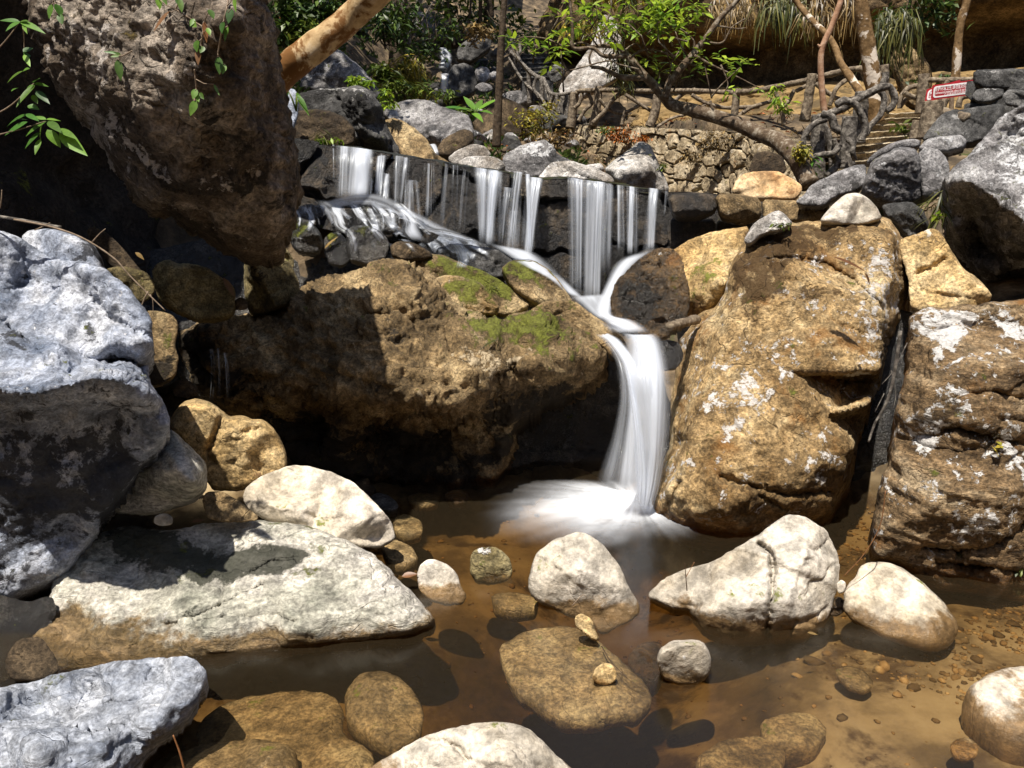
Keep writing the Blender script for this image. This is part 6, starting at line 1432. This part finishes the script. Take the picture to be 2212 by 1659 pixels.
# broad-leaved plant in the gully
def broad(name, label, base, Y, leaves, mat='leaf_big'):
    b0 = P(base[0], base[1], Y)
    r = thing(name, label, 'plant', tuple(b0)); ORG[r.name] = np.array(b0)
    for (x0, y0, x1, y1, w, dY, dr) in leaves:
        a, b_ = P(x0, y0, Y), P(x1, y1, Y + dY)
        m = MB(); m.tube([b0, (b0 + a) / 2 + np.array([0, 0, .02]), a], [.012 * Y / 14 + .002, .01 * Y / 14 + .002, .006 * Y / 14 + .001], 6); 
        st = m.build('stem', M['leaf_mid'], r)
        m = MB(); d = b_ - a; L = np.linalg.norm(d)
        m.leaf(a, d, np.array([0, -.55, 1.]), L, w * Y / F, dr, .18, rows=7); m.build('leaf', M[mat], r)
    return r
broad('broad_leaved_plant', 'bright plant with very large ribbed leaves in the gully', (1030, 246), 14.3, [
    (1026, 238, 1002, 205, 16, .1, .1), (1030, 240, 1076, 206, 17, -.1, .15), (1028, 238, 1042, 210, 14, .3, .1), (1024, 240, 990, 224, 13, -.3, .25), (1032, 242, 1060, 232, 13, -.3, .3), (1020, 244, 1042, 250, 14, -.5, .2), (1010, 238, 952, 218, 14, -.2, .3), (985, 236, 968, 244, 12, -.3, .2)])
broad('broad_leaved_plant', 'long-leaved plant squeezed beside the big angular boulder', (640, 240), 8.2, [(642, 205, 666, 232, 10, -.1, .3), (644, 215, 668, 240, 8, -.1, .3), (640, 200, 655, 222, 9, 0, .3), (622, 195, 618, 212, 8, 0, .2)])
# sprigs at the left edge
def sprig(label, stem, Y, leaves, mat='leaf_near'):
    s = px3(stem, Y); r = thing('leafy_sprig', label, 'plant', tuple(s[0])); ORG[r.name] = np.array(s[0])
    m = MB(); m.tube(s, np.linspace(3.2, 1.6, len(s)) / 2 / F * Y, 6, n=16); m.build('stem', M['twig'], r)
    rg = np.random.default_rng(int(s[0][0] * 1000) % 1000 + 3)
    for (x0, y0, x1, y1, w) in leaves:
        dy = rg.uniform(-.1, .05)
        a, b_ = P(x0, y0, Y), P(x1, y1, Y + dy)
        d = b_ - a; m = MB()
        m.leaf(a, d, np.array([rg.normal(0, .25), -.75, .8]), np.linalg.norm(d), w * Y / F, rg.uniform(.05, .2), .16, rows=8); m.build('leaf', M[mat], r)
    return r
sprig('topmost leafy sprig against the dark cave at the left edge', "-30,130 10,90 43,47", 3.25, [(43, 47, -4, 38, 13), (43, 47, 90, 60, 14), (43, 47, 12, 57, 9), (43, 47, 60, 42, 8), (50, 50, 55, 68, 8)])
sprig('single pair of leaves hanging below the topmost sprig', "50,60 52,90 52,104", 3.25, [(50, 112, 70, 101, 16), (52, 120, 66, 118, 16), (52, 118, 64, 140, 11)])
sprig('middle leafy sprig against the dark cave', "-40,260 20,230 73,180", 3.2, [(50, 153, 10, 173, 15), (50, 153, 62, 146, 12), (73, 182, 52, 200, 15), (76, 184, 28, 221, 14), (77, 196, 104, 218, 15), (73, 178, 84, 166, 14), (73, 180, 100, 182, 8), (60, 228, 84, 234, 17), (70, 205, 80, 222, 12), (40, 190, 22, 192, 8)])
sprig('lowest and largest leafy sprig against the dark cave', "-40,300 40,280 98,262", 3.15, [(60, 247, 3, 264, 14), (56, 246, 82, 258, 12), (60, 263, 4, 288, 17), (34, 258, 60, 256, 13), (100, 262, 48, 288, 15), (100, 258, 132, 257, 10), (104, 262, 130, 282, 18), (92, 270, 78, 310, 18), (88, 285, 50, 318, 22), (102, 280, 131, 316, 22), (128, 286, 184, 332, 27), (125, 278, 165, 296, 16), (88, 300, 72, 330, 12), (100, 258, 70, 250, 10)])
# vines over the hanging boulder
def vine(label, stem, Y, leaves, mat='leaf_near', brown=()):
    st = [tuple(float(q) for q in t.split(',')) for t in stem.split()]
    st = resample(np.array([(x, y, 0) for x, y in st]), 14)
    s = np.array([P(x, y, surf(x, max(y, 2), Y, .035)) for x, y, _ in st])
    r = thing('vine', label, 'vine', tuple(s[-1])); ORG[r.name] = np.array(s[-1])
    m = MB(); m.tube(s, .0035, 5, n=40); m.build('stem', M['twig'], r)
    rg = np.random.default_rng(abs(int(s[0][0] * 1000)) % 1000 + 8)
    for grp, mk in ((leaves, mat), (brown, 'dead')):
        for (x0, y0, x1, y1, w) in grp:
            Yl = min(surf(x0, max(y0, 2), Y, .05), surf(x1, max(y1, 2), Y, .05))
            a, b_ = P(x0, y0, Yl), P(x1, y1, Yl - .02); d = b_ - a; m = MB()
            m.leaf(a, d, np.array([rg.normal(0, .5), -1, .5]), np.linalg.norm(d), w * Yl / F, .08, .2, rows=7); m.build('leaf', M[mk], r)
            q = s[np.argmin(((s - a) ** 2).sum(1))]
            if np.linalg.norm(q - a) < .5:
                m = MB(); m.tube([q, (q + a) / 2 + np.array([0, -.01, -.01]), a], .0022, 5); m.build('stalk', M['twig'], r)
    return r
vine('short vine with three round leaves at the top left of the overhanging boulder', "112,-20 116,5 124,12", 4.35, [(113, 8, 104, 40, 14), (122, 8, 132, 36, 18), (128, 30, 134, 52, 14)])
vine('sprig with long drooping leaves on the face of the overhanging boulder', "285,110 262,122 240,116", 4.25, [(258, 116, 222, 110, 6), (258, 120, 238, 122, 7), (254, 128, 261, 174, 16), (262, 118, 244, 112, 5)])
vine('vine with green and withered leaves at the top of the overhanging boulder', "400,-30 380,20 440,60 432,110", 4.2, [(340, -6, 346, 20, 13), (352, -6, 360, 12, 10), (388, -4, 393, 26, 12), (380, -8, 384, 10, 8), (426, 86, 424, 112, 18), (440, 100, 432, 114, 12), (414, 48, 424, 58, 14), (420, 40, 410, 56, 10), (448, 60, 454, 76, 10), (452, 20, 462, 40, 14)], brown=[(366, 24, 328, 66, 14), (441, 46, 447, 92, 11), (430, 100, 426, 140, 16)])
vine('vine with pointed leaves trailing down the right of the overhanging boulder', "500,-30 480,60 470,120 476,160", 4.15, [(500, 18, 492, 50, 17), (506, -10, 508, 26, 9), (482, 46, 478, 72, 14), (492, 56, 484, 88, 10), (472, 122, 474, 160, 16), (484, 138, 480, 160, 14)])
vine('dangling vine with serrated leaves low on the overhanging boulder', "420,150 424,190 414,250 440,270", 4.25, [(424, 192, 416, 214, 14), (430, 200, 440, 214, 10), (424, 216, 410, 250, 17), (420, 200, 430, 220, 12), (462, 182, 474, 206, 6)])

# hanging dry grass on the cliff lip
def hang_grass(label, x0, x1, y0, Y, n, L, mat, seed):
    rg = np.random.default_rng(seed); b0 = P((x0 + x1) / 2, y0, Y)
    m = MB()
    nt = max(3, n // 4); tc = rg.uniform(x0, x1, nt); ty = rg.uniform(-22, 20, nt); tl = rg.uniform(.35, 1.2, nt)
    for k in range(n):
        j = rg.integers(nt); p = P(tc[j] + rg.normal(0, 3), y0 + ty[j] + rg.normal(0, 3), Y + rg.uniform(-.15, .2)); l = L * tl[j] * rg.uniform(.5, 1.15)
        d = np.array([rg.normal(0, .45), -rg.uniform(.1, .6), rg.uniform(-.6, .2)]); q = p + d * l * .28; q2 = q + np.array([d[0] * l * .25 + rg.normal(0, .05), -.04, -l * .75])
        w = rg.uniform(.006, .013)
        V = []
        for i, c in enumerate((p, q, (q + q2) / 2 + rg.normal(0, .03, 3), q2)): ww = w * (1, 1, .8, .2)[i]; V += [c - [ww, 0, 0], c + [ww, rg.normal(0, .01), 0]]
        m.add(V, [(0, 1, 3, 2), (2, 3, 5, 4), (4, 5, 7, 6)], rg.random(3))
    o = m.build('hanging_grass', M[mat], None, origin=b0)
    return tag(o, label, 'grass tuft')
hang_grass('dry tan grass hanging over the cliff lip right of the leafy tree', 1530, 1640, 10, 15.5, 170, .6, 'straw', 3)
hang_grass('green and brown grass hanging over the dark cliff, middle tuft', 1640, 1730, 10, 15.2, 180, .8, 'grass', 4)
hang_grass('straw-coloured roots hanging beside the leaning sapling', 1735, 1790, 20, 14.6, 70, .7, 'straw', 5)
hang_grass('dark green grass hanging beside the stout blotched trunk', 1895, 1965, 40, 14.0, 210, .9, 'grass', 6)
hang_grass('brown roots hanging left of the stout blotched trunk', 1820, 1860, 0, 14.4, 70, .8, 'straw', 7)
# dry moss on the stone wall
def tuft(label, x, y, Y, rx, rz, n, mat, seed, L=.1):
    rg = np.random.default_rng(seed); c = P(x, y, Y); m = MB()
    for k in range(n):
        p = c + rg.normal(0, .5, 3) * np.array([rx, 10, rz]) * Y / F
        m.tri_leaf(p, [rg.normal(0, .6), -rg.uniform(.2, 1), rg.uniform(-1, .4)], np.array([0, 0, 1.]), L * rg.uniform(.5, 1.2), .03, rg.random(3))
    o = m.build('dry_tuft', M[mat], None, origin=c); return tag(o, label, 'moss tuft', None, 'stuff')
tuft('orange dry moss cushion on top of the stone wall', 1340, 291, 16.5, 26, 14, 420, 'orangemoss', 1)
tuft('small orange moss patch right of the bigger cushion on the stone wall', 1388, 300, 15.9, 14, 5, 120, 'orangemoss', 2)
tuft('orange-brown dry plants in the middle of the stone wall', 1490, 338, 14.6, 22, 10, 200, 'straw', 3)
tuft('dry straw plants at the right part of the stone wall', 1545, 308, 13.9, 40, 20, 300, 'straw', 4)
tuft('small green plant on top of the stone wall by the fence', 1312, 282, 16.8, 18, 8, 160, 'leaf_mid', 5)
tuft('olive moss hanging at the base of the low spreading tree', 1730, 330, 9.2, 18, 16, 240, 'leaf_yel', 6, .07)

# ---------------------------------------------------------------- fallen branches, twigs, roots
def stick(name, label, s, Y, w, mat='twig', side=(), taper=.6, cat='branch'):
    p = px3(s, Y); b0 = p[0]
    r = thing(name, label, cat, tuple(b0)); ORG[r.name] = np.array(b0)
    m = MB(); m.tube(p, np.linspace(w, w * taper, len(p)) / 2 / F * p[:, 1], 7, .12, 20, n=len(p) * 6); m.build('stem', M[mat], r)
    for q, wq in side:
        q = px3(q, Y); m = MB(); m.tube(q, np.linspace(wq, wq * .6, len(q)) / 2 / F * q[:, 1], 6, .1, 20, n=10); m.build('side_twig', M[mat], r)
    return r
stick('fallen_branch', 'straight dead branch lying at the left edge in front of the dark cave', "-30,466 0,468 60,478 132,491", 4.0, 7, 'fence_grey', (), .9)
stick('fallen_twig', 'long forked dead twig bending down across the stones on the left', "30,474 110,490 180,515 245,557 280,595 320,635 357,671", 3.9, 4.5, 'twig', (("198,524 215,505 228,494", 2.6), ("320,630 310,650 305,662", 4), ("325,636 330,650 331,680", 2), ("75,497 95,488 108,481", 2.5)))
stick('fallen_twig', 'white bare twig standing at the left edge', "0,450 3,430 4,410", 3.2, 3, 'twig')
stick('fallen_twig', 'orange reed stalk sticking up at the bottom left', "400,1670 388,1625 374,1588", 2.3, 6, 'orange_twig' if 'orange_twig' in M else 'dead')
stick('fallen_twig', 'thin twig bent over the submerged slab', "1236,1308,3.2 1258,1286,3.2 1268,1290,3.2", None, 2.5)
stick('fallen_twig', 'curved twig lying across the submerged slab', " ".join("%g,%g,%g" % (x, y, PZ(x, y, z)[1]) for x, y, z in [(1300., 1396., .02), (1316., 1424., .04), (1342., 1452., .03), (1366., 1474., .02), (1396., 1493., .0)]), None, 2.4, 'bark_dark')
stick('fallen_twig', 'pair of tiny dry stalks on the cracked twin-peaked boulder', "1484,1276 1481,1240 1479,1216", 3.42, 2.4, 'dead', (("1482,1246 1490,1232 1500,1214", 2),))
stick('hanging_root', 'ragged grey root hanging in the gap between the two right boulders', "1945,715 1938,770 1925,840 1910,880 1890,915 1876,955", 4.35, 8, 'fence_grey', (("1960,740 1930,800 1905,830", 2.5), ("1910,850 1890,890", 2.5), ("1925,800 1935,850 1930,880", 2.2)), cat='root')
stick('hanging_root', 'thin reddish root curling down to the oval white boulder', "1913,1060 1905,1120 1890,1160 1860,1205 1822,1245", 3.6, 2.8, 'dead', cat='root')
stick('log', 'short cut log end jammed left of the golden brown boulder', "1446,705,5.2 1470,699,5.35 1505,690,5.55", None, 22, 'fence', (), 1.0, cat='log')

# ---------------------------------------------------------------- loose stones and ground cover above the weir
def stone_mesh(seed, mat):
    import bmesh
    rg = np.random.default_rng(seed); bm = bmesh.new(); bmesh.ops.create_icosphere(bm, subdivisions=4, radius=1)
    v = np.array([q.co[:] for q in bm.verts]); fc = [tuple(q.index for q in f.verts) for f in bm.faces]; bm.free()
    for k in range(16):
        n = rg.normal(size=3); n /= np.linalg.norm(n); c = rg.uniform(.5, .85)
        d = v @ n; v = v - np.maximum(d - c, 0)[:, None] * n * .97
    v = v * rg.uniform(.65, 1.25, 3) * np.array([1.1, 1, .8])
    v = v * (1 + .1 * fbm(v * 2.2 + seed, 5, .6))[:, None]
    return make_obj('loose_stone', v, fc, M[mat], None, True, {"paint": np.zeros((len(v), 3))}, origin=(0, 0, 0))
def scatter_stones(mats, n, region, label, group, smin, smax, seed):
    rg = np.random.default_rng(seed); protos = [stone_mesh(seed * 10 + k, m) for k, m in enumerate(mats)]
    k = 0; tries = 0
    while k < n and tries < 20000:
        tries += 1
        x, y = rg.uniform(region[0], region[1]), rg.uniform(region[2], region[3])
        if (region[4](x, y) if len(region) > 4 else 1) < rg.random(): continue
        s = smin * (smax / smin) ** (rg.random() ** 1.8)
        z = float(terrain(np.array([x]), np.array([y]))[0])
        if k < len(protos): o = protos[k]
        else:
            o = protos[k % len(protos)].copy(); COL.objects.link(o)
        o.location = (x, y, z + s * .2); o.scale = (s, s, s); o.rotation_euler = (rg.uniform(-.5, .5), rg.uniform(-.5, .5), rg.uniform(0, 6.28))
        tag(o, label, 'stone', group); k += 1
scatter_stones(['grey', 'greyw', 'dgrey', 'grey', 'dbrown', 'greyw'], 150, (-4.2, 1.6, 9.6, 21, lambda x, y: 1.0 if -2.8 < x < .9 else .35), 'loose grey stone strewn over the gully floor above the weir', 'loose stones in the gully above the weir', .09, .34, 61)
scatter_stones(['dgrey', 'dbrown', 'grey'], 46, (-5.5, 2.0, 17, 27, lambda x, y: 1.0), 'dark rock scattered on the shaded slope at the head of the gully', 'dark rocks at the head of the gully', .2, .75, 62)
scatter_stones(['tan', 'greyw', 'wall'], 26, (2.5, 6.5, 9.7, 12.2), 'tan stone lying at the foot of the stone wall', 'stones below the stone wall', .07, .2, 63)
def ground_cover(name, label, mat, n, region, L, W, seed, thr):
    rg = np.random.default_rng(seed); m = MB(); q = rg.uniform(0, 1, (n, 2)) * np.array([region[1] - region[0], region[3] - region[2]]) + np.array([region[0], region[2]])
    d = fbm(np.column_stack([q * .7, np.full(n, seed)]), 3); q = q[d > thr]
    z = terrain(q[:, 0], q[:, 1])
    for (x, y), zz in zip(q, z):
        for _ in range(3):
            a = rg.uniform(0, 6.28)
            m.tri_leaf(np.array([x + rg.normal(0, .06), y + rg.normal(0, .06), zz - .02]), [math.cos(a) * .7, math.sin(a) * .7, rg.uniform(.2, 1.2)], np.array([math.cos(a + 1.3), math.sin(a + 1.3), .4]), L * rg.uniform(.5, 1.3), W * rg.uniform(.6, 1.2), rg.random(3))
    tag(m.build(name, M[mat], None, origin=(0, 0, 0)), label, 'ground cover', None, 'stuff')
ground_cover('ground_cover', 'dark green undergrowth on the shaded slopes of the gully', 'leaf_dark', 5200, (-7, 1.5, 11, 27), .2, .07, 71, .02)
ground_cover('ground_cover', 'mid green weeds along the gully floor and banks', 'leaf_mid', 2200, (-5, 2.2, 9.5, 22), .13, .04, 72, .12)
ground_cover('dry_grass', 'dry straw-coloured grass on the banks and around the stone wall', 'straw', 3600, (-3, 7.5, 10, 23), .18, .02, 73, .05)

# ---------------------------------------------------------------- fallen leaves
def litter():
    rg = np.random.default_rng(9); m = MB()
    n = 0
    while n < 2600:
        x, y = rg.uniform(-4.5, 8), rg.uniform(8.2, 21)
        z = float(terrain(np.array([x]), np.array([y]))[0]) + .03
        a = rg.uniform(0, 6.28)
        m.tri_leaf(np.array([x, y, z + rg.uniform(0, .05)]), [math.cos(a), math.sin(a), rg.uniform(-.1, .4)], np.array([0, 0, 1.]) + rg.normal(0, .3, 3), rg.uniform(.06, .14), rg.uniform(.03, .06), rg.random(3)); n += 1
    o = m.build('leaf_litter', M['litter'], None, origin=(0, 0, 0))
    tag(o, 'brown and orange fallen leaves scattered on the banks above the weir', 'leaves', None, 'stuff')
litter()
def fallen_leaf(label, x0, y0, x1, y1, Y, w, mat='dead', up=(0, -.6, 1)):
    if 'floating' not in label: Y = min(surf(x0, y0, Y, .02, .6), surf(x1, y1, Y, .02, .6))
    a, b_ = P(x0, y0, Y), P(x1, y1, Y); m = MB(); d = b_ - a
    m.leaf(a, d, np.array(up, float), np.linalg.norm(d), w * Y / F, .12, .3, rows=6)
    return tag(m.build('fallen_leaf', M[mat]), label, 'leaf')
fallen_leaf('curled pinkish dead leaf on the upper ledge of the golden brown boulder', 1800, 555, 1880, 582, 4.72, 12)
fallen_leaf('small folded dead leaf right of the curled one on the golden brown boulder', 1868, 590, 1882, 616, 4.62, 10)
fallen_leaf('pale dry leaf stuck on the wet rocks left of the cascade', 700, 538, 728, 508, 6.3, 8, 'straw')
fallen_leaf('dark red-brown leaf beside the brown-based white stone', 868, 1245, 902, 1238, 3.85, 16)
fallen_leaf('small cream leaf floating below the cracked twin-peaked boulder', 1744, 1366, 1768, 1370, 3.3, 7, 'straw')
fallen_leaf('reddish leaf behind the pale slab', 414, 1128, 440, 1122, 3.85, 10)
fallen_leaf('withered brown leaf hanging above the rounded propping stone', 482, 600, 508, 640, 5.05, 14)
fallen_leaf('rolled pale leaf by the blocky olive-tan stone', 292, 545, 312, 560, 4.75, 10, 'straw')

# ---------------------------------------------------------------- unseen tall trees added so their crowns shade the slope
def canopy(label, x, y, z0, z1, r, n, seed, ls=.34):
    rg = np.random.default_rng(seed)
    t = thing('shade_tree', label, 'tree', (x, y, z0)); ORG[t.name] = np.array([x, y, z0])
    m = MB(); m.tube([(x, y, z0), (x + .3, y + .2, (z0 + z1) / 2), (x + .8, y + .3, z1)], [.22, .17, .08], 10, .1, 3, n=16); m.build('trunk', M['bark_dark'], t)
    m = MB(); lump = rg.normal(0, .5, (16, 3))
    for k in range(n):
        q = lump[rg.integers(16)] + rg.normal(0, .2, 3)
        p = np.array([x + .8, y + .3, z1 + .3]) + q * np.array([r, r, r * .35])
        a = rg.uniform(0, 6.28)
        m.tri_leaf(p, [math.cos(a), math.sin(a), rg.uniform(-.5, .2)], np.array([0, 0, 1.]) + rg.normal(0, .35, 3), ls * rg.uniform(.6, 1.2), ls * .55, rg.random(3))
    m.build('crown', M['leaf_dark'], t)
for k, (x, y, z0, z1, r, n) in enumerate([(-6.6, 11.5, 4, 9.6, 2.4, 1400), (-4.6, 16.5, 4.5, 10.4, 3.0, 1900), (-3.0, 22, 5, 12.0, 3.2, 1900)]):
    canopy('tall leafy tree on the slope, its crown above the picture, %s' % ['nearest the leaning trunk', 'above the bare shrub', 'above the distant fall', 'above the background trunks', 'above the hanging grass'][k], x, y, z0, z1, r, n, 300 + k)
